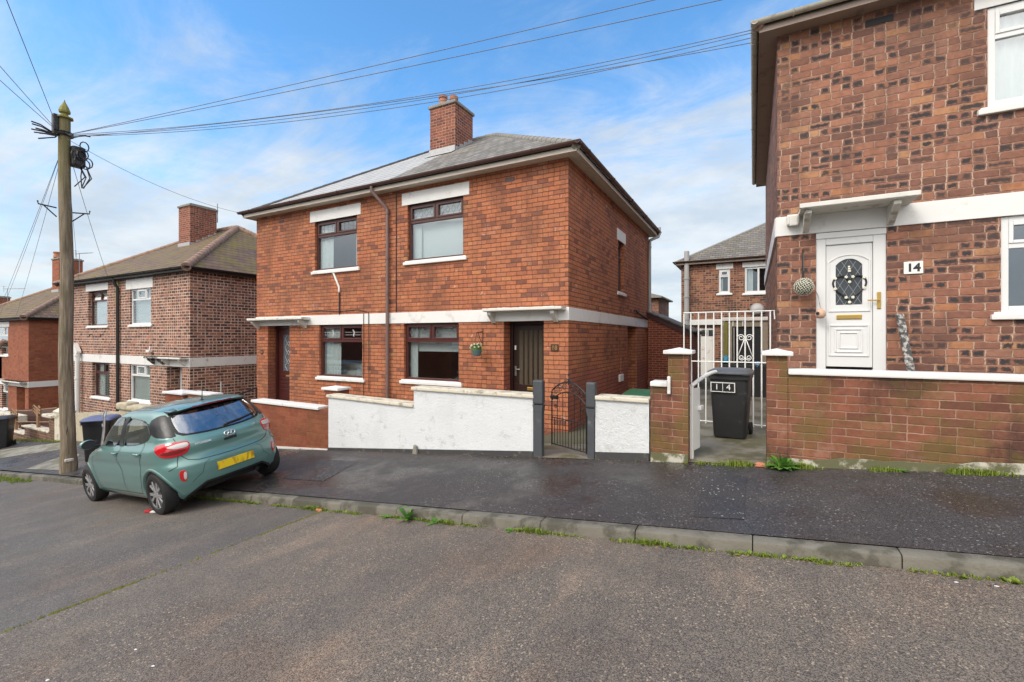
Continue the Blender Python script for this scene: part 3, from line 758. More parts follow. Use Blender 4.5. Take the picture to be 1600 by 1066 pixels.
ro = hip_roof(H, HX0, HX1, YF, YF+DEP, ZE, .25, 2.92, M['tile_old'], M['ridge_grey'], split=xm+.12, tm2=M['tile_new'])
eaves(H, HX0, HX1, YF, YF+DEP, ZE, .25, M['soffit'], M['soffit'], M['gutter_brown'])
chx0, chx1 = fx(672, 11.55), fx(711, 11.55)
sl = (2.92-.11)/(DEP/2+.29)
yc = 12.05; cw = chx1-chx0
chimney(H, (chx0+chx1)/2, yc, cw, 1.0, ZE+1.2, fz(705, 157, 11.55), M['brick_stack'], M['ridge_grey'], 3, slope=(ZE+.11+sl*(yc-.5-YF+.29), sl))
# string course in one run round the corner (broken only by the canopies on top)
mb = MB(); mb.bbox(HX0-.02, HX1+.022, YF-.022, YF+.04, zband0, zband1, .006); mb.bbox(HX1-.02, HX1+.022, YF+.042, YF+DEP+.01, zband0, zband1, .006)
mb.build('string_course', M['white'], H)
window(H, PF, *UL, M['pvc_brown'], 'two', curtain='sides', tr=.70, lead='plain', lintel=(fx(484.8, YF), fx(563.8, YF), UL[3], fz(563.8, 316.8, YF)))
window(H, PF, *UR, M['pvc_brown'], 'two', curtain='leftblind', drop=-.02, tr=.69, lead='diamond', lintel=(fx(628.3, YF), fx(733.4, YF), UR[3], fz(733.4, 283.3, YF)))
w = window(H, PF, *LL, M['pvc_red'], 'two', curtain='left', tr=.69, lead='motif')
mb = MB(); mb.bbox(LL[0]-.2, LL[1]-.1, .62, 1.0, LL[2]-.1, LL[2]+.34, .1, 0, PF); mb.bbox(LL[0]+.1, LL[1]-.1, .36, .6, LL[2]-.2, LL[2]+.16, .1, 0, PF); mb.build('sofa', M['sofa'], w)
window(H, PF, *LR, M['pvc_red'], 'two', curtain='leftblind', drop=.5, tr=.69, lead='diamond')
PSx = plane_x(XR)
window(H, PSx, *SW1, M['pvc_brown'], 'top', rec=.1, tr=.66, curtain='blind', drop=0.0, lintel=(sy(964, XR), sy(977.3, XR), SW1[3], sz(970, 360.6, XR)))
mb = MB(); mb.box(SLT[0], SLT[1], .12, .15, SLT[2], SLT[3], 0, PSx); w = mb.build('window', M['pvc_brown'], H)
mb = MB(); mb.bbox(SLT[0]-.08, SLT[1]+.08, -.05, .1, SLT[2]-.2, SLT[2], .01, 0, PSx); mb.build('sill', M['white_worn'], w)
# doors
def glazed_door_18():
    a0, a1, z0, z1 = D18; d = .34; mb = MB(); f = .07
    mb.bbox(a0, a0+f, d-.05, d+.06, z0, z1, .008, 0, PF); mb.bbox(a1-f, a1, d-.05, d+.06, z0, z1, .008, 0, PF); mb.bbox(a0+f, a1-f, d-.05, d+.06, z1-f, z1, .008, 0, PF)
    l, r = a0+f+.004, a1-f-.004
    zl = z0+.75; zt = z1-f-.12
    mb.bbox(l, r, d, d+.045, z0+.02, zl, .006, 0, PF); mb.bbox(l, r, d, d+.045, zt, z1-f-.004, .006, 0, PF)
    mb.bbox(l, l+.13, d, d+.045, zl, zt, .006, 0, PF); mb.bbox(r-.11, r, d, d+.045, zl, zt, .006, 0, PF)
    n = 5; x0 = l+.13; wdt = (r-.11-x0)/n
    for k in range(1, n): mb.bbox(x0+wdt*k-.018, x0+wdt*k+.018, d+.004, d+.04, zl, zt, .006, 0, PF)
    D = mb.build('door', M['door_brown'], H)
    MB().box(x0, r-.11, d+.018, d+.026, zl, zt, 0, PF).build('glazing', M['glass_brown'], D)
    letter_box(D, PF, (l+r)/2+.08, zl-.10, .30, .075, d)
    hb = MB(); hb.bbox(l+.03, l+.075, d-.012, d, z0+.93, z0+1.15, .006, 0, PF); hb.tube([PF @ Vector((l+.052, d-.03, z0+1.08)), PF @ Vector((l+.17, d-.04, z0+1.08))], .011, 8); hb.tube([PF @ Vector((l+.052, d, z0+1.08)), PF @ Vector((l+.052, d-.035, z0+1.08))], .011, 8)
    hb.build('handle', M['chrome'], D)
    MB().bbox(l+.03, l+.07, d-.014, d, z0+1.52, z0+1.62, .006, 0, PF).build('bell_push', M['sign_white'], D)
glazed_door_18()
def glazed_door_20():
    a0, a1, z0, z1 = D20; d = .30; mb = MB(); f = .08
    mb.bbox(a0, a0+f, d-.05, d+.06, z0, z1, .008, 0, PF); mb.bbox(a1-f, a1, d-.05, d+.06, z0, z1, .008, 0, PF); mb.bbox(a0+f, a1-f, d-.05, d+.06, z1-f, z1, .008, 0, PF)
    l, r = a0+f+.004, a1-f-.004; zl, zt = z1-1.38, z1-f-.18; gx0, gx1 = l+.2, r-.14
    mb.bbox(l, r, d, d+.045, z0+.02, zl, .006, 0, PF); mb.bbox(l, r, d, d+.045, zt, z1-f-.004, .006, 0, PF); mb.bbox(l, gx0, d, d+.045, zl, zt, .006, 0, PF); mb.bbox(gx1, r, d, d+.045, zl, zt, .006, 0, PF)
    for k in range(5): mb.bbox(l+.05, r-.05, d-.01, d+.005, zl-.62+k*.11, zl-.55+k*.11, .006, 0, PF)
    D = mb.build('door', M['door_red'], H)
    gb = MB(); gb.box(gx0, gx1, d+.018, d+.026, zl, zt, 0, PF)
    lb = gb
    for k in range(4):
        zc = zl+(zt-zl)*(k+.5)/4; xc = (gx0+gx1)/2; q = (gx1-gx0)*.3
        lb.tube([PF @ Vector((xc+q*cos(a), d+.012, zc+q*1.4*sin(a))) for a in [pi/2*i for i in range(4)]], .005, 5, 1, closed=True)
    gb.build('glazing', [M['glass_obscure'], M['lead_white']], D)
    letter_box(D, PF, (l+r)/2+.05, zl-.16, .24, .055, d)
glazed_door_20()
mb = MB(); mb.bbox(SD[0]+.02, SD[1]-.02, .82, .87, SD[2], SD[3], .008, 0, PSx); mb.build('side_door', M['door_brown'], H)
pj = .31
canopy(H, PF, fx(766, YF), HX1-.04, fz(766, 488.5, YF), pj, M['canopy'], scal=True)
canopy(H, PF, HX0+.02, fx(486, YF), fz(486, 500.0, YF), pj, M['canopy'], scal=True)
mb = MB(); mb.bbox(D18[0]-.25, D18[1]+.25, -.42, -.005, -.75, -.28, .03, 0, PF); mb.bbox(D18[0], D18[1], 0, .34, -.4, -.105, .02, 0, PF); mb.build('doorstep', M['brick_garden'], H)
# pipes
px_ = fx(604.5, YF-.09)
gy = YF-.25-.09
pipe(H, [(px_-.28, gy, ZE+.09), (px_-.28, gy, ZE-.02), (px_-.02, YF-.075, ZE-.42), (px_, YF-.075, ZE-.5), (px_, YF-.075, -1.0)], .042, M['pipe_mauve'], collars=(ZE-.55, ZE-1.7, ZE-2.6, ZE-3.4, ZE-4.6))
pipe(H, [(px_+.24, YF-.012, ZE-.1), (px_+.24, YF-.012, zband1+.02)], .012, M['gutter_black'], 'cable_conduit')
xr = HX1+.25+.09; yr = YF+DEP-.1
pipe(H, [(xr, yr+.28, ZE+.3), (xr, yr+.28, ZE+.05), (xr-.02, yr+.2, ZE-.05), (HX1+.07, yr, ZE-.2), (HX1+.06, yr-.05, ZE-.4), (HX1+.06, yr-.05, -.6)], .055, M['pipe_grey'], collars=(ZE-.45, 2.9, 1.4))
yq = sy(990, XR); zq = sz(990, 485.5, XR)
pipe(H, [(XR-.02, yq, zq), (XR+.09, yq, zq), (XR+.08, yq+.15, zq-.05), (XR+.06, sy(1009, XR), sz(1009, 499, XR))], .035, M['gutter_black'], 'waste_pipe')
# overflow pipe and cables on the left half
z_ = UL[2]-.11; xo = fx(522, YF); x2 = fx(531.5, YF)
pipe(H, [(xo, YF-.02, z_), (x2, YF-.035, fz(531.5, 449, YF)), (x2, YF-.035, fz(531.5, 457, YF))], .028, M['white_worn'], 'overflow_pipe')
pipe(H, [(x2, YF-.03, fz(531.5, 457, YF)), (x2, YF-.03, zband1)], .018, M['gutter_black'], 'cable_conduit')
pipe(H, [(fx(470, YF), YF-.012, zband1+.10), (fx(500, YF), YF-.012, zband1+.13), (x2, YF-.012, zband1+.09), (fx(560, YF), YF-.012, zband1+.12), (fx(577.5, YF), YF-.035, zband1+.04), (fx(578, YF), YF-.035, fz(578, 612, YF))], .010, M['gutter_black'], 'cable')
pipe(H, [(fx(569.5, YF), YF-.03, zband1), (fx(569.5, YF), YF-.035, fz(569.5, 620, YF))], .009, M['gutter_black'], 'cable')
# air bricks, number tiles
for x, y in ((796.5, 281), (440, 346.5)):
    mb = MB(); X, Z = fx(x, YF), fz(x, y, YF); mb.box(X-.12, X+.12, YF-.004, YF+.01, Z-.045, Z+.045)
    for k in range(5): mb.box(X-.11+k*.045, X-.085+k*.045, YF-.008, YF, Z-.035, Z+.035)
    mb.build('air_vent', M['sign_dark'], H)
def number_tile(parent, x, y, s, w, h, bg, fg, size, Y=YF, wt=.003):
    X, Z = fx(x, Y), fz(x, y, Y); mb = MB(); mb.bbox(X-w/2, X+w/2, Y-.018, Y-.001, Z-h/2, Z+h/2, .006)
    o = mb.build('house_number', bg, parent); text('digits', s, size, Matrix.Translation((X, Y-.0185, Z-.005)) @ FRONT, fg, o, wt=wt)
number_tile(H, 866.8, 543.5, '18', .17, .155, M['sign_dark'], M['brass'], .13)
number_tile(H, 409.5, 550, '20', .13, .14, M['sign_dark'], M['brass'], .09)

# lean-to outhouse at the back of the pair
yo = YF+DEP-.3; xa, xb = HX1+.02, fx(1080, yo); za = fz(1018, 487, yo); zb_ = fz(1080, 517, yo)
O = thing('brick_outhouse', 'small red brick lean-to outhouse with sloping roof behind the orange brick house', 'outhouse', (xa, yo, 0))
mb = MB(); mb.prism([(xa, -.8), (xb, -.8), (xb, zb_-.08), (xa, za-.08)], 'y', yo, yo+3.2); mb.build('wall', M['brick_new'], O)
mb = MB(); mb.prism([(xa-.02, za-.2), (xb+.08, zb_-.26), (xb+.08, zb_-.08), (xa-.02, za-.02)], 'y', yo-.04, yo-.002); mb.build('barge_board', M['pvc_red'], O)
mb = MB(); th = .07; sL = sqrt((xb-xa)**2+(za-zb_)**2)
mb.face([(xa-.02, yo-.1, za+.04), (xb+.14, yo-.1, zb_-.02), (xb+.14, yo+3.3, zb_-.02), (xa-.02, yo+3.3, za+.04)][::1], 0, [(0, 0), (0, sL), (3.4, sL), (3.4, 0)])
mb.face([(xa-.02, yo-.1, za-.03), (xb+.14, yo-.1, zb_-.09), (xb+.14, yo-.1, zb_-.02), (xa-.02, yo-.1, za+.04)], 0, [(0, 0), (1, 0), (1, .1), (0, .1)])
mb.build('roof', M['tile_grey'], O)
mb = MB(); mb.tube([(xb+.16, yo-.15, zb_-.06), (xb+.16, yo+3.2, zb_-.06)], .06, 10); mb.build('gutter', M['gutter_black'], O, smooth=True)

# ================================================================== house 14
GX0, ZG = fx(1214.6, YF), fz(1214.6, 57.5, YF); GX1 = GX0+10.37
G = thing('brick_house', 'mottled brown brick house with burnt black bricks and a white door numbered 14', 'house', (GX0, YF, 0), 'semi-detached houses stepping down the street')
gb0, gb1 = fz(1510, 343.7, YF), fz(1520, 307.8, YF)
GD = (fx(1275, YF), fx(1385.5, YF), .2, gb0-.09)
GU = (fx(1543, YF), fx(1543, YF)+1.45, fz(1545, 168, YF), fz(1543, 12.5, YF))
GL = (fx(1564, YF), fx(1564, YF)+1.45, fz(1566, 488, YF), gb0)
house_shell(G, GX0, GX1, ZG, -.4, M['brick_mottled'], [(*GU, .2), (*GL, .2), (GD[0], GD[1], GD[2], gb0, .12)], [])
hip_roof(G, GX0, GX1, YF, YF+DEP, ZG, .25, 2.92, M['tile_grey'], M['ridge_brown'])
eaves(G, GX0, GX1, YF, YF+DEP, ZG, .25, M['gutter_tan'], M['gutter_tan'], M['gutter_cream'])
mb = MB(); mb.bbox(GX0-.022, fx(1254, YF), YF-.022, YF+.04, gb0, gb1, .006); mb.bbox(fx(1254, YF), GX1, YF-.022, YF+.04, gb0+.001, gb1, .006); mb.bbox(GX0-.036, GX0+.02, YF+.042, YF+DEP, gb0, gb1, .006); mb.build('string_course', M['white'], G)
window(G, PF, *GU, M['pvc'], 'two', curtain='full', tr=.70, fw=.085, lintel=(fx(1522, YF), GU[1]+.2, GU[3], GU[3]+.3), sillmat=M['white_worn'], gl='glass_bright', rec=.02)
window(G, PF, *GL, M['pvc'], 'two', curtain=None, tr=.69, fw=.085, lead='plain', gl='glass_bright', rec=.02)
mb = MB()
for k in range(1, 6):
    X = GL[0]+.09+(1.45-.18)*k/6; mb.box(X-.004, X+.004, YF+.044, YF+.051, GL[2]+.09, GL[2]+(GL[3]-GL[2])*.655)
mb.build('glazing_bar', M['lead_white'], G)
def upvc_door():
    a0, a1, z0, z1 = GD; d = .05; mb = MB()
    fwl, fwr = fx(1291.5, YF)-a0, a1-fx(1364, YF)
    zt = fz(1364, 378.0, YF)
    mb.bbox(a0, a0+fwl-.006, d-.03, d+.07, z0, gb0, .012, 0, PF); mb.bbox(a1-fwr+.006, a1, d-.03, d+.07, z0, gb0, .012, 0, PF); mb.bbox(a0+fwl-.006, a1-fwr+.006, d-.028, d+.07, zt+.006, gb0, .012, 0, PF)
    mb.bbox(a0, a1, d-.05, d-.0, gb0-.10, gb0-.002, .012, 0, PF)
    Fm = mb.build('door_frame', M['pvc'], G)
    l, r = a0+fwl, a1-fwr; W = r-l
    zb = fz(1327, 573.5, YF); zg0 = fz(1327, 476, YF); zg1 = fz(1327, 403.5, YF)
    db = MB(); gx0, gx1 = fx(1306.5, YF), fx(1348.5, YF)
    # leaf with an arched light
    arch = [(gx0+(gx1-gx0)*k/14, zg1-.10*(abs(k-7)/7)**2.2) for k in range(15)]
    outline = [(l, zb), (r, zb), (r, zt), (l, zt)]
    db.box(l, gx0, d, d+.05, zb, zt, 0, PF); db.box(gx1, r, d, d+.05, zb, zt, 0, PF); db.box(gx0, gx1, d, d+.05, zb, zg0, 0, PF)
    for (xa, zA), (xb2, zB) in zip(arch[:-1], arch[1:]): db.prism([(xa, zA), (xb2, zB), (xb2, zt), (xa, zt)], 'y', d, d+.05, 0, PF)
    # raised mouldings
    def mould(x0, x1, za, zc, w=.022, pr=.014, arched=False):
        for b in ((x0, x0+w, za, zc), (x1-w, x1, za, zc), (x0+w, x1-w, za, za+w)): db.bbox(b[0], b[1], d-pr, d+.004, b[2], b[3], .006, 0, PF)
        if not arched: db.bbox(x0+w, x1-w, d-pr, d+.004, zc-w, zc, .006, 0, PF)
        else: db.tube([PF @ Vector((x0+(x1-x0)*k/16, d-.002, zc+.11*(1-(abs(k-8)/8)**2.2))) for k in range(17)], w*.5, 6)
    mould(gx0-.10, gx1+.10, zg0-.11, zg1-.05, arched=True)
    px0, px1 = fx(1300, YF), fx(1354, YF); pz0, pz1 = fz(1327, 557, YF), fz(1327, 507.5, YF)
    mould(px0-.04, px1+.04, pz0, pz1); mould(px0+.04, px1-.04, pz0+.06, pz1-.06); mould(px0+.10, px1-.10, pz0+.12, pz1-.12, .014)
    D = db.build('door', M['pvc'], G)
    gbm = MB(); gbm.prism([(gx0-.004, zg0-.004), (gx1+.004, zg0-.004)]+[(x, z+.004) for x, z in arch[::-1]], 'y', d+.02, d+.028, 0, PF)
    lb = gbm; n = 5; cw = (gx1-gx0)/3.0
    def clip(x, z):
        kk = min(13, max(0, int((x-gx0)/(gx1-gx0)*14))); return z <= arch[kk][1] and z >= zg0 and gx0 <= x <= gx1
    for s in (-1, 1):
        for k in range(-8, 14):
            pts = []
            for q in range(60):
                zz = zg0+(zg1-zg0)*q/59; xx = gx0+k*cw+s*(zz-zg0)*.55
                if clip(xx, zz): pts.append(PF @ Vector((xx, d+.016, zz)))
            if len(pts) > 1: lb.tube([pts[0], pts[-1]], .0035, 4, 1)
    gbm.build('glazing', [M['glass_dark'], M['lead_line']], D)
    letter_box(D, PF, fx(1327.5, YF), fz(1327.5, 495.3, YF), .33, .075, d)
    hb = MB(); hx, hz0, hz1 = fx(1373.8, YF), fz(1373.8, 482.5, YF), fz(1373.8, 456, YF)
    hb.bbox(hx-.024, hx+.024, d-.045, d-.03, hz0, hz1, .006, 0, PF); zz = hz1-.13
    hb.tube([PF @ Vector((hx, d-.04, zz)), PF @ Vector((hx, d-.085, zz)), PF @ Vector((hx-.15, d-.09, zz))], .011, 8); hb.build('handle', M['brass'], D)
    # heart wreath of pale beads hung inside the light
    hp = []; cx, cz, sc = fx(1328, YF), fz(1328, 449.5, YF), .0135
    for k in range(40):
        a = 2*pi*k/40; hp.append(Vector((cx+sc*16*sin(a)**3, YF+d-.004, cz+sc*1.08*(13*cos(a)-5*cos(2*a)-2*cos(3*a)-cos(4*a))+.02)))
    wt = thing('heart_wreath', 'dark heart-shaped wreath with white flowers on the white door glass', 'wreath', (cx, YF+d, cz))
    wb = MB(); wb.tube(hp, .014, 7, closed=True); wb.build('ring', M['black_metal'], wt, smooth=True)
    for k in range(0, 40, 4):
        fb = MB()
        for j in range(5):
            a = 2*pi*j/5; c = hp[k]+Vector((cos(a)*.013, -.014, sin(a)*.013)); fb.lathe([(.002, -.012), (.011, -.006), (.012, .004), (.003, .012)], c, 6)
        fb.build('flower', M['petal'], wt, smooth=True)
    fb = MB()
    for j in range(3): fb.bbox(cx-.022, cx+.018-.006*j, YF+d-.03, YF+d-.012, cz+.25+.035*j, cz+.278+.035*j, .005)
    fb.build('bow', M['petal'], wt, smooth=True)
upvc_door()
canopy(G, PF, fx(1247, YF), fx(1420, YF), gb1-.02, .5, M['canopy'], th=.07, hb=gb1-gb0-.04, scal=False)
mb = MB(); X = fx(1236, YF)
mb.bbox(GX0+.13, GX0+.30, YF-.16, YF-.02, gb1-.17, gb1-.005, .02); mb.bbox(GX0+.16, GX0+.28, YF-.2, YF-.15, gb1-.20, gb1-.03, .02); mb.build('corner_moulding', M['canopy'], G)
number_tile(G, 1426.8, 418.5, '14', .225, .185, M['sign_white'], M['ink'], .165, wt=.006)
X, Z = fx(1374, YF), fz(1374, 32.5, YF); mb = MB(); mb.box(X-.17, X+.17, YF-.008, YF+.01, Z-.05, Z+.05); mb.build('air_vent', M['black_hole'], G)
# flower ball, wicker bird house
X, Z = fx(1256, YF-.2), fz(1256, 448.5, YF-.2); r = .135
FB = thing('flower_ball', 'round white flower ball hanging beside the white door', 'decoration', (X, YF-.2, Z))
mb = MB(); mb.lathe([(.01, -r*.93)]+[(r*.93*cos(a), r*.93*sin(a)) for a in [-pi/2+pi*k/12 for k in range(1, 12)]]+[(.01, r*.93)], (X, YF-.2, Z), 18); mb.build('leaf_core', M['leaf_dark'], FB, smooth=True)
mb = MB(); rnd = random.Random(3)
for k in range(230):
    zz = 1-2*(k+.5)/230; a = k*2.39996; q = Vector((sqrt(1-zz*zz)*cos(a), sqrt(1-zz*zz)*sin(a), zz)); rr = r*rnd.uniform(.95, 1.06)
    c = Vector((X, YF-.2, Z))+q*rr; u = q.orthogonal().normalized(); w = q.cross(u); an = rnd.random()*6
    for j in range(3):
        b = an+j*2.1; e = u*cos(b)+w*sin(b); s_ = e.cross(q)
        mb.face([c, c+e*.009+s_*.007+q*.004, c+e*.017+q*.007, c+e*.009-s_*.007+q*.004])
mb.build('petals', M['petal'], FB)
mb = MB(); mb.tube([(X, YF-.2, Z+r), (X, YF-.2, Z+r+.12), (X, YF-.1, Z+r+.42), (X, YF-.0, Z+r+.42)], .006, 6); mb.tube([(X, YF-.006, Z+r+.05), (X, YF-.006, Z+r+.5)], .009, 6); mb.build('hanging_bracket', M['black_metal'], FB)
X, Z = fx(1282, YF-.12), fz(1282, 491, YF-.12)
BHs = thing('bird_nester', 'pale woven bird nesting pouch hung by the white door frame', 'decoration', (X, YF-.12, Z))
mb = MB(); mb.lathe([(.01, -.07), (.05, -.06), (.07, -.02), (.066, .03), (.045, .07), (.012, .1)], (X, YF-.12, Z), 16); mb.build('pouch', M['wicker'], BHs, smooth=True)
mb = MB(); mb.lathe([(.004, -.004), (.026, -.004), (.026, .004), (.004, .004)], (0, 0, 0), 14, 0, Matrix.Translation((X-.045, YF-.18, Z+.01)) @ Matrix.Rotation(radians(-35), 4, 'Z') @ FRONT); mb.build('entrance', M['black_hole'], BHs)
mb = MB(); mb.tube([(X, YF-.12, Z+.09), (X-.03, YF-.09, Z+.3), (X-.05, YF-.0, Z+.38)], .004, 5); mb.build('string', M['plank'], BHs)
# board leaning on the wall
x0, z0 = fx(1430, YF-.32), fz(1430, 590, YF-.32); x1, z1 = fx(1405, YF-.03), fz(1405, 491, YF-.03)
a, b = Vector((x0, YF-.34, z0-.25)), Vector((x1, YF-.05, z1)); d = (b-a).normalized(); Mx = Matrix.Translation(a) @ d.to_track_quat('Z', 'Y').to_matrix().to_4x4()
mb = MB(); mb.bbox(-.05, .05, -.018, .018, 0, (b-a).length, .006, 0, Mx); tag(mb.build('leaning_board', M['plank']), 'flaking black and white board leaning against the mottled brick wall', 'board')
# ================================================================== speckled pair (next one down the hill)
BX1, ZB = fx(297, YF), fz(295, 423.5, YF); BX0 = BX1-10.37
B = thing('brick_house', 'speckled brick pair with mossy brown roof and bare chimney behind the parked car', 'house', (BX0, YF, -2.5), 'semi-detached houses stepping down the street')
bb0, bb1 = fz(297, 572, YF), fz(297, 557.5, YF)
bb0, bb1 = fz(200, 568.8, YF), fz(200, 555.8, YF)
VUL = (fx(137.8, YF), fx(167.6, YF), fz(150, 509, YF), fz(150, 454.5, YF))
VUR = (fx(203.6, YF), fx(235.8, YF), fz(220, 506.8, YF), fz(220, 450.8, YF))
VLL = (fx(144, YF), fx(171, YF), fz(158, 620.5, YF), bb0)
VLR = (fx(202.5, YF), fx(234.5, YF), fz(218, 627, YF), bb0)
VD = (fx(261, YF), fx(284, YF), -2.4, bb0)
house_shell(B, BX0, BX1, ZB, -4.2, M['brick_speckled'], [(*VUL, .2), (*VUR, .2), (*VLL, .2), (*VLR, .2), (*VD, .45)], [])
hip_roof(B, BX0, BX1, YF, YF+DEP, ZB, .22, 2.85, M['tile_moss'], M['ridge_brown'], ridge_r=.14)
eaves(B, BX0, BX1, YF, YF+DEP, ZB, .2, M['gutter_black'], M['gutter_black'], M['gutter_black'], zoff=.12)
mb = MB(); mb.bbox(BX0-.02, BX1+.022, YF-.022, YF+.04, bb0, bb1, .006); mb.build('string_course', M['white'], B)
mb = MB(); mb.bbox(BX1-.02, BX1+.022, YF+.042, YF+DEP, bb0, bb1, .006); tag(mb.build('string_course', M['white_worn'], B), 'flaking white side string course')
li = lambda x0, x1, V, py, px: (fx(x0, YF), fx(x1, YF), V[3], fz(px, py, YF))
window(B, PF, *VUL, M['pvc_brown'], 'two', curtain='blind', rec=.12, tr=.72, lintel=li(134.5, 169, VUL, 443.2, 150), openlights=True, gl='glass_bright')
window(B, PF, *VUR, M['pvc'], 'centre', curtain='blind', rec=.05, tr=.70, lintel=li(196.8, 238.8, VUR, 434.8, 220), gl='glass_bright')
window(B, PF, *VLL, M['pvc_brown'], 'vert', curtain='sides', rec=.12, tr=.68)
window(B, PF, *VLR, M['pvc'], 'centre', curtain='full', rec=.05, tr=.70, gl='glass_bright')
mb = MB(); a0, a1 = VD[0], VD[1]; d = .4; mb.bbox(a0+.04, a1-.04, d, d+.05, VD[2], VD[3]-.03, .01, 0, PF)
for k in range(3): mb.bbox(a0+.2+k*.24, a0+.36+k*.24, d-.014, d+.01, VD[2]+.3, VD[3]-.5, .01, 0, PF)
mb.build('door', M['pvc'], B)
canopy(B, PF, fx(240, YF), fx(262, YF), bb1-.05, .31, M['plank'], scal=False)
canopy(B, PF, fx(262.5, YF), BX1-.03, bb1-.05, .31, M['white_worn'], scal=False)
pb = fx(183.5, YF-.08)
pipe(B, [(pb-.05, YF-.2, ZB+.05), (pb-.03, YF-.16, ZB-.2), (pb, YF-.075, ZB-.35), (pb, YF-.075, -3.0)], .055, M['gutter_black'], collars=(ZB-.5, ZB-2.1, ZB-3.6))
mb = MB(); mb.bbox(pb-.36, pb-.1, YF-.012, YF, ZB-.95, ZB-.05, .006); tag(mb.build('moss_stain_board', M['timber_green'], B), None)
xw = fx(121, YF-.15); zt_ = fz(121, 552, YF-.15)
pipe(B, [(xw, YF-.15, zt_), (xw, YF-.15, -3.2)], .085, M['pipe_white'], collars=(zt_-.1, zt_-1.1))
mb = MB(); zp = fz(110, 540, YF-.2); mb.prism([(xw-.55, zt_), (xw+.12, zt_), (xw+.12, zt_+.08), (xw-.22, zp+.1)], 'y', YF-.22, YF-.06); mb.build('white_bargeboard', M['white'], B)
xc0, xc1 = fx(283.5, 11.4), fx(303, 11.4); slb = (2.85-.11)/(DEP/2+.26)
cxm = (BX0+BX1)/2
chimney(B, fx(302, 11.7), 11.9, .95, 1.15, ZB+1.3, fz(300, 318.5, 11.4), M['brick_stack'], M['ridge_grey'], 0, slope=(ZB+.07+slb*(11.9-.575-YF+.26), slb))
mb = MB(); X = fx(338, 12.5); zt2 = fz(338, 318, 12.5); mb.tube([(X, 12.55, zt2-.9), (X, 12.55, zt2)], .022, 6); mb.tube([(X-.04, 12.55, zt2-.3), (X+.12, 12.5, zt2-.75)], .014, 5); mb.build('aerial_stub', M['aerial'], B)
for x, y, n in ((143, 522, 2),):
    mb = MB()
    for k in range(n): X, Z = fx(x+k*17, YF), fz(x, y+k, YF); mb.tube([(X, YF, Z), (X+.1, YF-.1, Z-.03), (X+.12, YF-.1, Z-.12)], .02, 5)
    mb.build('wall_hook', M['black_metal'], B)
mb = MB(); X, Z = fx(236, YF), fz(236, 548, YF); mb.tube([(X-.1, YF, Z+.15), (X, YF-.06, Z), (X+.04, YF-.12, Z-.04)], .018, 6); mb.bbox(X-.05, X+.18, YF-.16, YF-.04, Z-.06, Z+.02, .02); mb.build('security_lamp', M['white'], B)

# ================================================================== red pair at the bottom
RX1, ZR = fx(44.6, YF), fz(44.6, 499.7, YF); RX0 = RX1-10.37
Rh = thing('brick_house', 'plain red brick pair with white canopy, seen left of the timber pole', 'house', (RX0, YF, -4), 'semi-detached houses stepping down the street')
rb0, rb1 = fz(44.6, 606, YF), fz(44.6, 597, YF)
QU = (fx(-14, YF), fx(12.6, YF), fz(6, 554.5, YF), fz(6, 511, YF))
QL = (fx(-14, YF), fx(12.4, YF), fz(6, 639, YF), rb0)
QD = (fx(26, YF), fx(39, YF), -4.5, rb0)
house_shell(Rh, RX0, RX1, ZR, -6.5, M['brick_red'], [(*QU, .2), (*QL, .2), (*QD, .4)], [])
hip_roof(Rh, RX0, RX1, YF, YF+DEP, ZR, .22, 2.85, M['tile_moss'], M['ridge_brown'], ridge_r=.14)
eaves(Rh, RX0, RX1, YF, YF+DEP, ZR, .2, M['gutter_black'], M['gutter_black'], M['gutter_black'], zoff=.12)
mb = MB(); mb.bbox(RX0-.02, RX1+.022, YF-.022, YF+.04, rb0, rb1, .006); mb.bbox(RX1-.02, RX1+.022, YF+.042, YF+DEP, rb0, rb1, .006); mb.build('string_course', M['white'], Rh)
window(Rh, PF, *QU, M['pvc'], 'centre', curtain='sides', rec=.05, tr=.70, lintel=(QU[0]-.2, fx(14.5, YF), QU[3], fz(6, 503, YF)), gl='glass_bright')
window(Rh, PF, *QL, M['pvc'], 'centre', curtain='sides', rec=.05, tr=.70, gl='glass_bright')
mb = MB(); mb.bbox(QD[0]+.05, QD[1]-.03, .36, .41, QD[2], QD[3]-.03, .01, 0, PF); mb.build('door', M['pvc'], Rh)
canopy(Rh, PF, fx(12, YF), RX1-.04, rb1-.06, .31, M['canopy'], scal=False)
chimney(Rh, fx(104, 11.9), 11.95, 1.0, 1.1, ZR+1.2, fz(104, 402, 11.6), M['brick_red'], M['ridge_grey'], 1, slope=(ZR+.07+slb*(11.95-.55-YF+.26), slb))
pot = MB(); X = fx(90, 11.5); pot.lathe([(.16, 0), (.2, .02), (.17, .25), (.2, .28), (.2, .36), (.14, .36)], (X, 11.5, fz(104, 402, 11.6)+.01), 16)
cc = [c for c in Rh.children if c.name.startswith('chimney')][0]
pot.build('chimney_pot', M['terracotta'], cc, smooth=True, auto=50)
def aerial(parent, X, Y, Z, L, n, yaw):
    mb = MB(); R = Matrix.Translation((X, Y, Z)) @ Matrix.Rotation(yaw, 4, 'Z')
    T = lambda p: R @ Vector(p)
    mb.tube([T((0, 0, -1.2)), T((0, 0, .05))], .018, 6); mb.tube([T((-.3, 0, 0)), T((L, 0, .06))], .012, 6)
    for k in range(n): mb.tube([T((-.2+(L+.15)*k/n, -.16, .03)), T((-.2+(L+.15)*k/n, .16, .03))], .006, 4)
    mb.tube([T((-.28, 0, -.2)), T((-.28, 0, .25))], .012, 5); mb.tube([T((-.28, -.2, .2)), T((-.28, .2, .2))], .008, 4)
    return mb.build('tv_aerial', M['aerial'], parent)
aerial(Rh, fx(124, 11.9), 11.9, fz(124, 397, 11.9), 1.0, 7, .3)

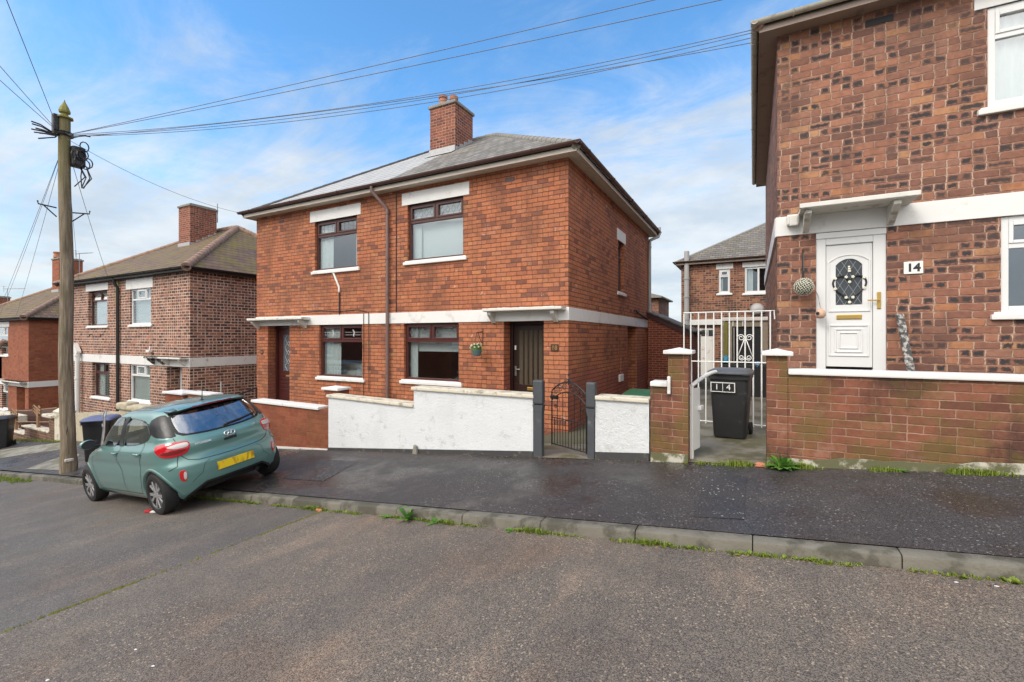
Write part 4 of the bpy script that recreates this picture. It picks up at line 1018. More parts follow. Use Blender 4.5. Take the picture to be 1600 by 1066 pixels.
# next pair further down: only its roof corner, stack and aerial reach the frame
FX1 = RX1-3.75; FX0 = FX1-10.37; ZFr = ZR-1.45
Fh = thing('brick_house', 'farthest brick pair at the left edge, mostly hidden, with an aerial above its roof', 'house', (FX0, YF, -6), 'semi-detached houses stepping down the street')
house_shell(Fh, FX0, FX1, ZFr, -8, M['brick_speckled'], [], [])
hip_roof(Fh, FX0, FX1, YF, YF+DEP, ZFr, .22, 2.85, M['tile_moss'], M['ridge_brown'], ridge_r=.14)
chimney(Fh, fx(-6, 11.9), 11.95, 1.0, 1.1, ZFr+1.2, fz(-6, 462, 11.6), M['brick_red'], M['ridge_grey'], 1)
aerial(Fh, fx(12, 12.2), 12.2, fz(12, 452, 12.2), 1.3, 8, .5)

# ================================================================== the far side of the street, seen only as reflections in the windows
for k, xo in enumerate((-27.5, -13.4)):
    xs0, xs1, zs_ = -5.2, 5.2, 5.3; yo_ = -8.2; zb0 = SK*xo
    Oh = thing('brick_house', ['orange brick pair across the street reflected in the lower left window of the orange house', 'orange brick pair across the street reflected in the lower window by the hanging pot'][k], 'house', (0, 0, 0), 'houses across the street')
    wl = [(-4.2, -2.9, 3.2, 4.5, .2), (2.9, 4.2, 3.2, 4.5, .2), (-3.6, -1.4, .9, 2.3, .2), (1.4, 3.6, .9, 2.3, .2), (-.5, .4, 0, 2.2, .2)]
    house_shell(Oh, xs0, xs1, zs_, -2, M['brick_red'], wl, [], 0.0)
    hip_roof(Oh, xs0, xs1, 0, DEP, zs_, .25, 2.8, M['tile_grey'], M['ridge_grey']); P0 = plane_y(0)
    for q in wl[:4]:
        wo_ = window(Oh, P0, *q[:4], M['pvc'], 'centre', curtain='sides', rec=.05)
        gbar = MB()
        for j in range(1, 6): X = q[0]+(q[1]-q[0])*j/6; gbar.box(X-.015, X+.015, .04, .1, q[2], q[3])
        gbar.build('glazing_bar', M['pvc'], wo_)
    mb = MB(); mb.bbox(xs0, xs1, -.02, .03, 2.5, 2.8, .005); mb.build('string_course', M['white'], Oh)
    mb = MB(); mb.bbox(-.5, .4, .05, .1, 0, 2.2, .01); mb.build('door', M['pvc'], Oh)
    chimney(Oh, 0, 3.6, .9, 1.0, zs_+1.2, zs_+4.4, M['brick_stack'], M['ridge_grey'], 3)
    Oh.matrix_basis = Matrix.Translation((xo, yo_, zb0)) @ Matrix.Rotation(pi, 4, 'Z')

# ================================================================== rear house beyond the alley
YR = 24.0
EX0, ZX = fx(1064.5, YR), fz(1100, 412.5, YR); EX1 = EX0+10.4; PR = plane_y(YR)
E = thing('brick_house', 'patchy brown brick house behind, seen through the alley, with two white windows upstairs', 'house', (EX0, YR, 0))
N1 = (fx(1123, YR), fx(1140.5, YR), fz(1131, 458, YR), fz(1131, 420.5, YR)); N2 = (fx(1163.5, YR), fx(1201, YR), fz(1180, 457.5, YR), fz(1180, 416.8, YR))
ND = (fx(1092, YR), fx(1114, YR), -.2, fz(1100, 512, YR))
house_shell(E, EX0, EX1, ZX, -.8, M['brick_rear'], [(*N1, .2), (*N2, .2), (*ND, .2)], [], YR)
hip_roof(E, EX0, EX1, YR, YR+DEP, ZX, .25, 2.7, M['tile_grey'], M['ridge_grey'])
eaves(E, EX0, EX1, YR, YR+DEP, ZX, .22, M['gutter_tan'], M['gutter_tan'], M['gutter_brown'])
window(E, PR, *N1, M['pvc'], 'top', curtain='sides', rec=.04, tr=.70, fw=.09, lintel=(fx(1119, YR), fx(1145.5, YR), N1[3], fz(1131, 411.8, YR)))
window(E, PR, *N2, M['pvc'], 'vert2', curtain='sides', rec=.04, tr=2.0, fw=.09, lintel=(fx(1160, YR), fx(1204, YR), N2[3], fz(1180, 409, YR)))
mb = MB(); mb.bbox(ND[0], ND[1], .04, .1, ND[2], ND[3]-.02, .01, 0, PR); Dr = mb.build('door', M['white_worn'], E)
mb = MB(); zt3 = ND[3]
for k in range(2): mb.box(ND[0]+.1+k*.33, ND[0]+.38+k*.33, .03, .05, zt3-.42, zt3-.12, 0, PR)
mb.build('door_light', M['glass_dark'], Dr)
mb = MB(); mb.bbox(fx(1072, YR), fx(1128.5, YR), YR-.12, YR+.04, fz(1100, 508, YR), fz(1100, 499.5, YR), .01); mb.bbox(fx(1128.5, YR), EX1, YR-.06, YR+.04, fz(1150, 499.5, YR), fz(1150, 496.5, YR), .01); mb.build('string_course', M['white'], E)
xs = fx(1073, YR-.15)
pipe(E, [(xs, YR-.15, -.3), (xs, YR-.15, fz(1073, 393, YR-.15))], .12, M['pipe_grey'], 'soil_pipe', collars=(4.6, 3.7, 2.6))
mb = MB(); X, Z = fx(1183, YR-.25), fz(1183, 483, YR-.25)
MBt = Matrix.Translation((X, YR-.25, Z)) @ Matrix.Rotation(radians(75), 4, 'X')
mb.lathe([(.02, .07), (.18, .03), (.29, -.04), (.30, -.03), (.19, .05), (.02, .09)], (0, 0, 0), 20, 0, MBt); mb.tube([(X, YR, Z-.1), (X, YR-.25, Z)], .03, 6)
mb.build('satellite_dish', M['pipe_grey'], E, smooth=True)

# neighbours that close the view between the fronts
mbx = fx(1020, 30); S2 = thing('brick_house', 'small distant brick building with a low roof just left of the alley drainpipe', 'house', (mbx, 30, 0))
mb = MB(); xa2, xb2 = fx(1000, 30), fx(1029, 30); ztt = fz(1022, 466, 30); mb.box(xa2, xb2, 30, 34, -1, ztt); mb.build('wall', M['brick_rear'], S2)
mb = MB(); mb.prism([(xa2-.3, ztt), (xb2+.25, ztt), (xb2+.25, ztt+.1), (xa2-.3, ztt+.6)], 'y', 29.7, 34.2); mb.build('roof', M['ridge_grey'], S2)

# ================================================================== alley: boundary wall, shed front, bits
YA = 14.5
A = thing('garden_wall', 'grey timber and block yard front with white drip-painted beam and black doorway at the end of the alley', 'wall', (fx(1165, YA), YA, 0))
mb = MB(); za_ = fz(1150, 500.5, YA); xl, xrr = fx(1127.5, YA), fx(1203, YA)+.6
mb.box(xl, fx(1144, YA), YA, YA+.12, -.1, za_-.02); mb.box(fx(1189.5, YA), xrr, YA, YA+.12, -.1, za_-.02); mb.box(fx(1144, YA), fx(1189.5, YA), YA, YA+.12, fz(1165, 510.5, YA), za_-.02); mb.build('panel', M['timber_grey'], A)
mb = MB(); mb.bbox(xl, xrr, YA-.05, YA+.13, za_-.02, fz(1150, 496, YA), .015)
rnd = random.Random(5); x = xl+.05
while x < xrr:
    mb.bbox(x, x+.035, YA-.02, YA-.002, za_-.02-rnd.uniform(.06, .18), za_-.01, .006); x += rnd.uniform(.14, .26)
mb.build('beam', M['white_worn'], A)
mb = MB(); mb.box(fx(1144, YA), fx(1189.5, YA), YA+.05, YA+.09, -.1, fz(1165, 510.5, YA)); mb.build('door', M['black_hole'], A)
mb = MB(); mb.bbox(fx(1131, YA), fx(1137.5, YA), YA-.05, YA-.003, -.05, za_-.05, .01); mb.build('post', M['timber_green'], A)
mb = MB(); mb.bbox(fx(1146, YA), fx(1148, YA), YA-.06, YA+.05, -.05, fz(1147, 512, YA), .01); mb.build('pole', M['pipe_grey'], A)
YB_ = 13.2
def heap(name, px0, px1, py0, py1, Y, mat, label, seed):
    bm = bmesh.new(); bmesh.ops.create_icosphere(bm, subdivisions=3, radius=1)
    rr = random.Random(seed)
    X0, X1, Z0, Z1 = fx(px0, Y), fx(px1, Y), fz((px0+px1)/2, py1, Y), fz((px0+px1)/2, py0, Y)
    from mathutils import noise as N
    for v in bm.verts:
        k = 1+.22*N.noise(v.co*2.2+Vector((seed, 0, 0))); v.co = Vector(((X0+X1)/2+v.co.x*(X1-X0)/2*k, Y+v.co.y*.25*k, (Z0+Z1)/2+v.co.z*(Z1-Z0)/2*k))
    mb = MB(); mb.addbm(bm); return tag(mb.build(name, mat, smooth=True), label, 'bag')
# yard clutter stands on a dark storage box
yb = 13.6
SB = thing('storage_box', 'low dark storage box inside the alley yard with bags on its top', 'box', (fx(1160, yb), yb, 0))
zsb = fz(1160, 569, yb); mb = MB(); mb.bbox(fx(1126, yb), fx(1198, yb), yb-.3, yb+.3, 0.0, zsb, .03); mb.build('body', M['black_hole'], SB)
heap('plastic_bag', 1128, 1142, 556, 570.5, yb, M['blue_cloth'], 'teal blue plastic bag behind the tall white side gate', 2)
heap('plastic_bag', 1178, 1190, 565, 576.5, yb-.05, M['blue_cloth2'], 'pale blue plastic bag beside the pillar behind the black bin', 8)
# ================================================================== ground
def sheet(name, xs, ys, zf, mat, kind='structure', skirt=None):
    mb = MB(); nx, ny = len(xs), len(ys)
    mb.v = [(x, y, zf(x, y)) for y in ys for x in xs]
    for j in range(ny-1):
        for i in range(nx-1): mb.f.append((j*nx+i, j*nx+i+1, (j+1)*nx+i+1, (j+1)*nx+i)); mb.mi.append(0)
    return tag(mb.build(name, mat, smooth=True), None, None, None, kind)
def poly_sheet(name, pts, zf, mat, kind='structure', dz=.004, n=10):
    """four-sided patch laid on a sloping surface"""
    mb = MB(); a, b, c, d = [Vector((p[0], p[1], 0)) for p in pts]
    for j in range(n+1):
        for i in range(n+1):
            s, t_ = i/n, j/n; q = (a*(1-s)+b*s)*(1-t_)+(d*(1-s)+c*s)*t_; mb.v.append((q.x, q.y, zf(q.x, q.y)+dz))
    for j in range(n):
        for i in range(n): k = j*(n+1)+i; mb.f.append((k, k+1, k+n+2, k+n+1)); mb.mi.append(0)
    return tag(mb.build(name, mat, smooth=True), None, None, None, kind)
lin = lambda a, b, n: [a+(b-a)*i/n for i in range(n+1)]
def zterr(x, y):
    xc = max(-70, min(45, x))
    if y > YW: return zgard(xc, y)
    if y < -3.5: return zroad(xc)+.10
    return zroad(xc)-.35
sheet('terrain', [-900, -400, -200, -120]+lin(-90, 60, 60)+[120, 300, 900], [-900, -300, -100, -40, -20, -11.0, -6, -3.61, -3.59]+lin(-3, 6, 6)+[YW-.001, YW+.05]+lin(6.5, 10, 7)+[12, 15, 20, 30, 40, 60, 100, 300, 900], zterr, M['earth'])
sheet('road', lin(-90, 60, 150), [-3.6, -3, -2, -1, 0, 1, 2, 3, YK+.02], lambda x, y: zroad(x), M['road'])
SA, SB_ = onroad(505, 799), onroad(0, 991)
dirv = (SB_-SA).normalized(); S0 = SA-dirv*.35; S1 = SA+dirv*14
S0.y = min(S0.y, YK-.01)
poly_sheet('road', [(S1.x, S1.y), (60, S1.y), (60, YK-.005), (S0.x, YK-.005)], lambda x, y: zroad(x), M['road_old'], n=24)
KX = [-90+.915*i for i in range(170)]
off = fx(1176, YK)
kb = MB()
prof = [(YK, -.3), (YK, .072), (YK+.006, .090), (YK+.022, .099), (YK+.125, .102), (YK+.135, .098), (YK+.135, -.3)]
rk = random.Random(11)
k0 = off-.915*90
for i in range(150):
    a, b = k0+.915*i+.004, k0+.915*(i+1)-.004
    j = rk.uniform(-.005, .005); jz = rk.uniform(-.005, .004)
    n = len(prof); k = len(kb.v)
    for x, e in ((a, .004), (a+.012, 0), (b-.012, 0), (b, .004)): kb.v += [(x, p[0]+j+e, p[1]+jz+zroad(x)-e) for p in prof]
    for s in range(3):
        for q in range(n-1): kb.f.append((k+s*n+q, k+(s+1)*n+q, k+(s+1)*n+q+1, k+s*n+q+1)); kb.mi.append(0)
    kb.f.append(tuple(k+q for q in range(n))); kb.f.append(tuple(k+3*n+q for q in range(n))[::-1]); kb.mi += [0, 0]
tag(kb.build('kerb', M['kerb'], smooth=True, auto=35), None, None, None, 'structure')
sheet('pavement', lin(-90, 60, 150), lin(YK+.136, YW+.03, 6), zpave, M['pavement'])
def onpave(px, py):
    p = onroad(px, py, .14, .1)
    for _ in range(12):
        r = ray(px, py); t_ = (EYE-zpave(p.x, p.y))/(-r[2]); p = Vector((r[0]*t_, r[1]*t_, EYE+r[2]*t_))
    return p
def pq(*a): return [tuple(onpave(*q)[:2]) for q in a]
poly_sheet('pavement_patch', pq((1083, 808), (1163, 812), (1166, 745), (1104, 742)), zpave, M['patch'])
poly_sheet('pavement_patch', pq((440, 748), (505, 752), (560, 722), (500, 718)), zpave, M['patch'])
poly_sheet('pavement_patch', pq((0, 716), (100, 702), (112, 690), (0, 703)), zpave, M['concrete'])
poly_sheet('pavement_patch', pq((40, 733), (98, 735), (125, 710), (108, 709)), zpave, M['concrete'])
poly_sheet('path', [(-1.0, YW-.02), (GX0-.0, YW-.02), (GX0-.0, 14.6), (-1.9, 14.6)], lambda x, y: (.180+SW*x)+(.165-(.180+SW*x))*min(1, max(0, (y-YW)/2.4)), M['concrete_wet'], n=14, dz=.0)
gx = fx(882, YW)
poly_sheet('path', [(gx-.45, YW-.04), (gx+.45, YW-.04), (gx+.5, YF), (gx-1.4, YF)], lambda x, y: zpave(x, YW)+.006-max(0, (y-YW-.1))*.07, M['concrete_wet'], n=12, dz=0)

# mossy joint across the road
mb = MB(); rm = random.Random(2)
L = (SB_-SA).length; nrm = Vector((-dirv.y, dirv.x, 0))
for k in range(900):
    s = rm.random(); dens = .55 if s < .3 else (.95 if .70 < s < .90 else .15)
    if rm.random() > dens: continue
    c = SA+dirv*(L*s)+nrm*rm.gauss(0, .010); r = rm.uniform(.004, .014)
    z = zroad(c.x)+.004; pts = [(c.x+r*cos(a)*rm.uniform(.6, 1.3), c.y+r*sin(a)*rm.uniform(.6, 1.3)) for a in [pi/3*i for i in range(6)]]
    b = len(mb.v); mb.v += [(x, y, zroad(x)+.003) for x, y in pts]+[(c.x, c.y, z+.012)]
    for i in range(6): mb.f.append((b+i, b+(i+1) % 6, b+6)); mb.mi.append(0)
tag(mb.build('moss', M['moss'], smooth=True), None, None, None, 'stuff')

# grass in the gutter and at wall feet
def tuft(mb, x, y, z, n, h, sp, rr, lean=.6):
    for _ in range(n):
        a = rr.random()*6.283; d = rr.random()*sp; bx, by = x+cos(a)*d, y+sin(a)*d*.6; hh = h*rr.uniform(.45, 1.15); w = rr.uniform(.0025, .006)
        l = rr.uniform(.1, lean)*hh; b = rr.random()*6.283; dx, dy = cos(b)*l, sin(b)*l; ax, ay = -sin(b)*w, cos(b)*w
        k = len(mb.v); mb.v += [(bx-ax, by-ay, z-.004), (bx+ax, by+ay, z-.004), (bx+dx*.45+ax*.8, by+dy*.45+ay*.8, z+hh*.62), (bx+dx*.45-ax*.8, by+dy*.45-ay*.8, z+hh*.62), (bx+dx, by+dy, z+hh*.95)]
        mb.f += [(k, k+1, k+2, k+3), (k+3, k+2, k+4)]; mb.mi += [0, 0]
rr = random.Random(21)
from mathutils import noise as MN
mb = MB(); x = -9.0
while x < 4.6:
    nz = MN.noise(Vector((x*1.9, 3.1, 0)))+.6*MN.noise(Vector((x*6.0, 1.1, 0)))
    if nz > -.3: tuft(mb, x, YK-.012-abs(rr.gauss(0, .022)), zroad(x), int(4+16*max(0, nz+.2)), .026+.055*max(0, nz-.05), .035, rr, 1.2)
    x += .018
x = -27.0
while x < -14.2:
    tuft(mb, x, YK-.06-abs(rr.gauss(0, .10)), zroad(x), 12, .07, .06, rr); x += .03
for _ in range(70):
    x = rr.uniform(-7.4, 3.4)
    if MN.noise(Vector((x*1.9, 3.1, 0))) < -.25: continue
    y = YK-.025-abs(rr.gauss(0, .015)); z = zroad(x)
    for k in range(rr.randint(4, 8)):
        a = rr.random()*6.283; e = rr.uniform(.2, 1.0); l = rr.uniform(.025, .06); w = l*.28; d = Vector((cos(a)*cos(e), sin(a)*cos(e), sin(e))); sd = Vector((-sin(a), cos(a), 0))*w; p0 = Vector((x, y, z))
        mb.face([p0, p0+d*l*.55+sd, p0+d*l-Vector((0, 0, l*.15)), p0+d*l*.55-sd])
tag(mb.build('gutter_grass', M['grass']), None, None, None, 'stuff')
mb = MB(); x = fx(1072, YW)
while x < fx(1600, YW):
    px_rel = (x-fx(1072, YW))/(fx(1600, YW)-fx(1072, YW))
    nz = MN.noise(Vector((x*2.3, 7.7, 0)))+.5*MN.noise(Vector((x*8, 2, 0)))
    al = x < fx(1195, YW)
    base = .25 if px_rel < .08 else (-.1 if al else (.22 if x < fx(1262, YW) else -.12))
    if nz+base > -.1: tuft(mb, x, YW-.04-abs(rr.gauss(0, .035))-(.03 if not al else 0), zpave(x, YW-.05), int(5+22*max(0, nz+base+.1)), .03+.07*max(0, min(.6, nz+base+.1)), .045, rr)
    x += .018
x = fx(935, YW)
while x < fx(1076, YW):
    if MN.noise(Vector((x*5, 4, 0))) > .12: tuft(mb, x, YW-.02, zpave(x, YW), 5, .03, .03, rr)
    x += .03
for xx in lin(-26, -18.5, 130): tuft(mb, xx+rr.random()*.1, YW-.06-rr.random()*.12, zpave(xx, YW), 10, .07, .09, rr)
tag(mb.build('wall_foot_grass', M['grass']), None, None, None, 'stuff')

mb = MB(); rl_ = random.Random(33)
for _ in range(900):
    if rl_.random() < .55: x = rl_.uniform(fx(515, YW), 3.6); y = YW-.03-abs(rl_.gauss(0, .05)); z = zpave(x, y)+.004
    else: x = rl_.uniform(-7, 3.2); y = YK-.02-abs(rl_.gauss(0, .05)); z = zroad(x)+.006
    s, a = rl_.uniform(.004, .016), rl_.random()*6.283; c = Vector((x, y, z)); u = Vector((cos(a), sin(a), rl_.uniform(-.2, .4)))*s; w = Vector((-sin(a), cos(a), rl_.uniform(-.2, .4)))*s*.5
    mb.face([c-u, c+w, c+u, c-w], rl_.choice((0, 0, 1, 2)))
M['leaf_brown'] = plain('dead_leaf', (.16, .085, .04), .8, var=.4); M['grit'] = plain('grit', (.10, .09, .075), .9, var=.4); M['leaf_orange'] = plain('orange_leaf', (.34, .15, .05), .8, var=.3)
tag(mb.build('leaf_litter', [M['leaf_brown'], M['grit'], M['leaf_orange']]), None, None, None, 'stuff')

def leaf_plant(name, label, x, y, z, n, L, W_, seed, up=.7, group=None, mat='leaf'):
    r = random.Random(seed); T = thing(name, label, 'weed', (x, y, z), group); mb = MB()
    for k in range(n):
        a = k*2.4+r.random()*.6; e = r.uniform(.25, 1.0)*up; l = L*r.uniform(.6, 1.1); w = W_*r.uniform(.7, 1.1)
        p0 = Vector((x, y, z)); d = Vector((cos(a)*cos(e), sin(a)*cos(e), sin(e))); sd = Vector((-sin(a), cos(a), 0)); b = len(mb.v); N = 6
        for i in range(N+1):
            s = i/N; c = p0+d*l*s-Vector((0, 0, .35*l*s*s)); ww = w*sin(pi*min(1, .08+s*.92))**.8*(1 if s > .15 else .35)
            mb.v += [tuple(c-sd*ww+Vector((0, 0, .12*ww))), tuple(c), tuple(c+sd*ww+Vector((0, 0, .12*ww)))]
        for i in range(N):
            q = b+3*i; mb.f += [(q, q+1, q+4, q+3), (q+1, q+2, q+5, q+4)]; mb.mi += [0, 0]
    mb.build('leaves', M[mat], T, smooth=True); return T
q = onroad(638, 812); leaf_plant('dock_weed', 'upright leafy dock weed growing at the kerb foot in front of the white wall', q.x, YK-.03, zroad(q.x), 12, .24, .036, 4, 1.5)
q = onroad(682, 817); leaf_plant('dandelion_weed', 'small weed at the kerb foot just right of the tall dock weed', q.x, YK-.04, zroad(q.x), 10, .12, .022, 5, .9)
q = onroad(607, 808); leaf_plant('dandelion_weed', 'tiny weed at the kerb foot just left of the tall dock weed', q.x, YK-.035, zroad(q.x), 9, .10, .018, 6, .8)
q = onroad(803, 828); leaf_plant('dandelion_weed', 'low flat weed at the kerb below the wrought iron gate', q.x, YK-.035, zroad(q.x), 10, .11, .018, 7, .6)
xw = fx(1222, YW-.12); leaf_plant('leafy_weed', 'bushy broad-leaved weed at the foot of the right brick gate pillar', xw, YW-.13, zpave(xw, YW-.13), 40, .25, .04, 9, 1.5)
xw = fx(1408, YW-.1); leaf_plant('leafy_weed', 'small pale weed at the foot of the long brick garden wall', xw, YW-.08, zpave(xw, YW-.08), 10, .09, .018, 12, .8)
def chunk(name, label, cat, c, s, mat, seed):
    bm = bmesh.new(); bmesh.ops.create_icosphere(bm, subdivisions=2, radius=1); r = random.Random(seed)
    for v in bm.verts: k = 1+r.uniform(-.18, .18); v.co = Vector((c[0]+v.co.x*s[0]*k, c[1]+v.co.y*s[1]*k, c[2]+s[2]*.7+v.co.z*s[2]*k))
    mb = MB(); mb.addbm(bm); return tag(mb.build(name, mat), label, cat)
xw = fx(1189, YW-.08); chunk('brick_fragment', 'orange brick fragment lying at the alley entrance', 'rubble', (xw, YW-.09, zpave(xw, YW-.09)), (.075, .04, .028), M['pebble_red'], 1)
q = onroad(504, 797); chunk('brick_fragment', 'small orange stone at the kerb where the road joint meets it', 'rubble', (q.x, YK-.06, zroad(q.x)), (.05, .03, .022), M['pebble_red'], 2)
q = onroad(236, 800); T = thing('crushed_can', 'crushed red and white can beside the rear wheel of the parked car', 'litter', q)
mb = MB(); R = Matrix.Translation((q.x, q.y-.02, q.z+.012)) @ Matrix.Rotation(.4, 4, 'Z'); mb.bbox(-.06, .03, -.03, .03, -.01, .022, .01, 0, R); mb.build('can', M['litter_red'], T)
mb = MB(); mb.bbox(.02, .17, -.025, .025, -.01, .012, .005, 0, R); mb.build('wrapper', M['litter_white'], T)
for k, (px, py) in enumerate(((213, 1016), (240, 1042), (75, 1064), (1497, 911), (1560, 917))):
    q = onroad(px, py); chunk('paper_scrap', ['torn white scrap on the road, the upper one of two', 'small white pebble-like scrap on the road below another scrap', 'white scrap at the bottom edge of the road', 'pale leaf by the kerb under the long garden wall', 'pale chip by the kerb at the far right'][k], 'litter', (q.x, q.y, q.z-.002), (.022, .011, .004), M['litter_white'], k)

# ================================================================== garden walls
def coping(parent, x0, x1, z, mat, y=YW, over=.035, h=.058, dep=.30, slope=0.0, name='coping', pieces=.95):
    mb = MB(); n = max(1, int(round((x1-x0)/pieces)))
    for k in range(n):
        a, b = x0+(x1-x0)*k/n, x0+(x1-x0)*(k+1)/n; zz = z+slope*((a+b)/2-x0)
        Mx = Matrix.Translation(((a+b)/2, y, zz)) @ Matrix.Rotation(-math.atan(slope), 4, 'Y')
        mb.bbox(-(b-a)/2+.002, (b-a)/2-.002, -over, dep-over, 0, h+random.uniform(-.003, .003), .014, 0, Mx)
    return mb.build(name, mat, parent)
def pyramid_cap(parent, x0, x1, z, mat, y=YW, over=.055, h=.05, rise=.035, dep=.36):
    mb = MB(); a0, a1, b0, b1 = x0-over, x1+over, y-over, y+dep-over
    mb.bbox(a0, a1, b0, b1, z, z+h, .012)
    i = .02; P = [(a0+i, b0+i, z+h-.002), (a1-i, b0+i, z+h-.002), (a1-i, b1-i, z+h-.002), (a0+i, b1-i, z+h-.002)]; m = ((a0+a1)/2, (b0+b1)/2, z+h+rise)
    for k in range(4): mb.face([P[k], P[(k+1) % 4], m])
    return mb.build('cap', mat, parent)
def sloped_box(mb, x0, x1, y0, y1, zt0, zt1, zb_f, m=0):
    c = [(x0, y0, zb_f(x0)), (x1, y0, zb_f(x1)), (x1, y1, zb_f(x1)), (x0, y1, zb_f(x0)), (x0, y0, zt0), (x1, y0, zt1), (x1, y1, zt1), (x0, y1, zt0)]
    b = len(mb.v); mb.v += c
    for q in ((0, 3, 2, 1), (4, 5, 6, 7), (0, 1, 5, 4), (1, 2, 6, 5), (2, 3, 7, 6), (3, 0, 4, 7)): mb.f.append(tuple(b+i for i in q)); mb.mi.append(m)
zb = lambda d: (lambda x: zpave(x, YW)+d)
# no.20 brick wall and pillar
x0, x1 = fx(395, YW), fx(497, YW); z0 = fz(440, 633.5, YW)
T = thing('garden_wall', 'smooth red brick garden wall with white coping just right of the parked car', 'wall', (x0, YW, zpave(x0, YW)))
mb = MB(); sloped_box(mb, x0, fx(513, YW), YW, YW+.22, z0, z0, zb(-.15)); mb.build('wall', M['brick_low'], T)
coping(T, x0-.03, fx(499, YW), z0, M['white'], slope=-.006)
mb = MB(); sloped_box(mb, x0, fx(513, YW)-.002, YW-.025, YW+.0, zpave(x0, YW)+.055, zpave(x1, YW)+.045, zb(-.1)); mb.build('plinth', M['white_worn'], T)
T = thing('gate_pillar', 'red brick pillar with white cap between the red brick and white garden walls', 'pillar', (x1, YW, zpave(x1, YW)))
xa, xb = fx(499.5, YW+.1), fx(519, YW+.1); zc = fz(507, 612, YW)
mb = MB(); mb.box(xa, xb, YW+.23, YW+.53, -.9, zc); mb.build('pillar', M['brick_low'], T)
pyramid_cap(T, xa, xb, zc, M['white'], YW+.23)
# white roughcast wall in two steps
x0, xm_, x1 = fx(513, YW), fx(646.5, YW), fx(833, YW); zl, zh = fz(580, 628.5, YW), fz(740, 616, YW)
T = thing('garden_wall', 'long white roughcast garden wall with stepped cream coping left of the iron gate', 'wall', (x0, YW, zpave(x0, YW)))
mb = MB(); sloped_box(mb, x0+.002, xm_, YW, YW+.2, zl+.02, zl-.02, zb(-.1)); sloped_box(mb, xm_, x1, YW, YW+.2, zh, zh, zb(-.1)); mb.build('wall', M['roughcast'], T)
coping(T, x0-.03, xm_-.005, zl+.02, M['cream'], slope=-.02); coping(T, xm_-.04, x1+.02, zh, M['cream'])
mb = MB(); sloped_box(mb, x0+.003, x1+.0, YW-.018, YW+.0, zpave(x0, YW)+.045, zpave(x1, YW)+.085, zb(-.1)); mb.build('plinth', M['plinth_black'], T)
q = onpave(644, 711); mb = MB(); zz = zpave(q.x, YW)
mb.prism([(q.x-.05, zz-.02), (q.x+.05, zz-.02), (q.x+.03, zz+.13), (q.x-.02, zz+.15)], 'y', YW-.07, YW-.019); tag(mb.build('marker_stone', M['concrete'], bevel=.008), 'small grey marker stone at the foot of the white roughcast wall', 'stone')
# gate posts and the wrought iron gate
def gpost(px0, px1, ytop, label):
    a, b = fx(px0, YW), fx(px1, YW); zt = fz((px0+px1)/2, ytop, YW); z0 = zpave((a+b)/2, YW)-.1; w = b-a
    mb = MB(); y0, y1 = YW-.03, YW+.085
    mb.bbox(a, b, y0, y1, zt-.36, zt, .025); mb.prism([(a, zt-.37), (b, zt-.37), (b-.012, zt-.48), (a+.022, zt-.48)], 'y', y0+.006, y1-.006); mb.bbox(a+.022, b-.012, y0+.008, y1-.008, z0, zt-.47, .012)
    return tag(mb.build('gate_post', M['slate']), label, 'post', 'slate grey gate posts')
gpost(833, 848.5, 594, 'slate grey gate post at the end of the long white roughcast wall'); gpost(916, 930.5, 597.5, 'slate grey gate post that the black iron gate hangs on')
hx, hy = fx(916, YW)-.03, YW+.10; zg = zpave(hx, YW); Lg = .74; gh = fz(915, 617, YW)-zg
Mg = Matrix.Translation((hx, hy, zg)) @ Matrix.Rotation(radians(180-25), 4, 'Z')
T = thing('iron_gate', 'black wrought iron garden gate with arched scroll top, standing ajar', 'gate', (hx, hy, zg))
fb = MB(); bar = lambda p, q, r=.008: fb.tube([Mg @ Vector(p), Mg @ Vector(q)], r, 6)
bar((0, 0, .04), (0, 0, gh+.02), .014); bar((Lg, 0, .04), (Lg, 0, gh-.03), .012); bar((0, 0, .06), (Lg, 0, .06), .01); bar((0, 0, gh*.52), (Lg, 0, gh*.52), .008)
arc = lambda k, h, r=.16: Vector((Lg*k/20, 0, h+r*(1-(abs(k-10)/10)**2)))
fb.tube([Mg @ arc(k, gh-.02) for k in range(21)], .011, 6); fb.tube([Mg @ arc(k, gh-.17) for k in range(21)], .008, 6)
fb.build('frame', M['black_metal'], T, smooth=True, auto=45)
fb = MB()
for k in range(1, 12):
    x = Lg*k/12
    bar((x, 0, .06), (x, 0, gh*.52), .006)
    if k % 2 == 0: bar((x, 0, gh*.52), (x, 0, gh-.17+.16*(1-(abs(x-Lg/2)/(Lg/2))**2)), .0065)
fb.build('bars', M['black_metal'], T)
fb = MB()
def scroll(cx, cz, r, s, turns=1.6, a0=0.0, n=26):
    fb.tube([Mg @ Vector((cx+s*r*(1-.8*k/n)*cos(a0+turns*6.283*k/n), .004, cz+r*(1-.8*k/n)*sin(a0+turns*6.283*k/n))) for k in range(n+1)], .0055, 5)
for i, kx in enumerate((2.6, 5.2, 7.8, 12.2, 14.8, 17.4)): p = arc(kx, gh-.095); scroll(p.x, p.z, .055, (-1) ** i)
scroll(Lg/2-.045, gh+.15, .045, 1); scroll(Lg/2+.045, gh+.15, .045, -1); bar((Lg/2, 0, gh+.1), (Lg/2, 0, gh+.25), .007); fb.lathe([(.003, 0), (.014, .03), (.003, .08)], tuple(Mg @ Vector((Lg/2, 0, gh+.22))), 8)
for s in (.09, Lg-.09): scroll(s, gh*.72, .035, 1 if s < .3 else -1)
fb.build('scrolls', M['black_metal'], T, smooth=True)
fb = MB(); fb.bbox(Lg-.12, Lg+.02, -.03, .02, gh*.84, gh*.9, .006, 0, Mg); fb.build('latch', M['black_metal'], T)
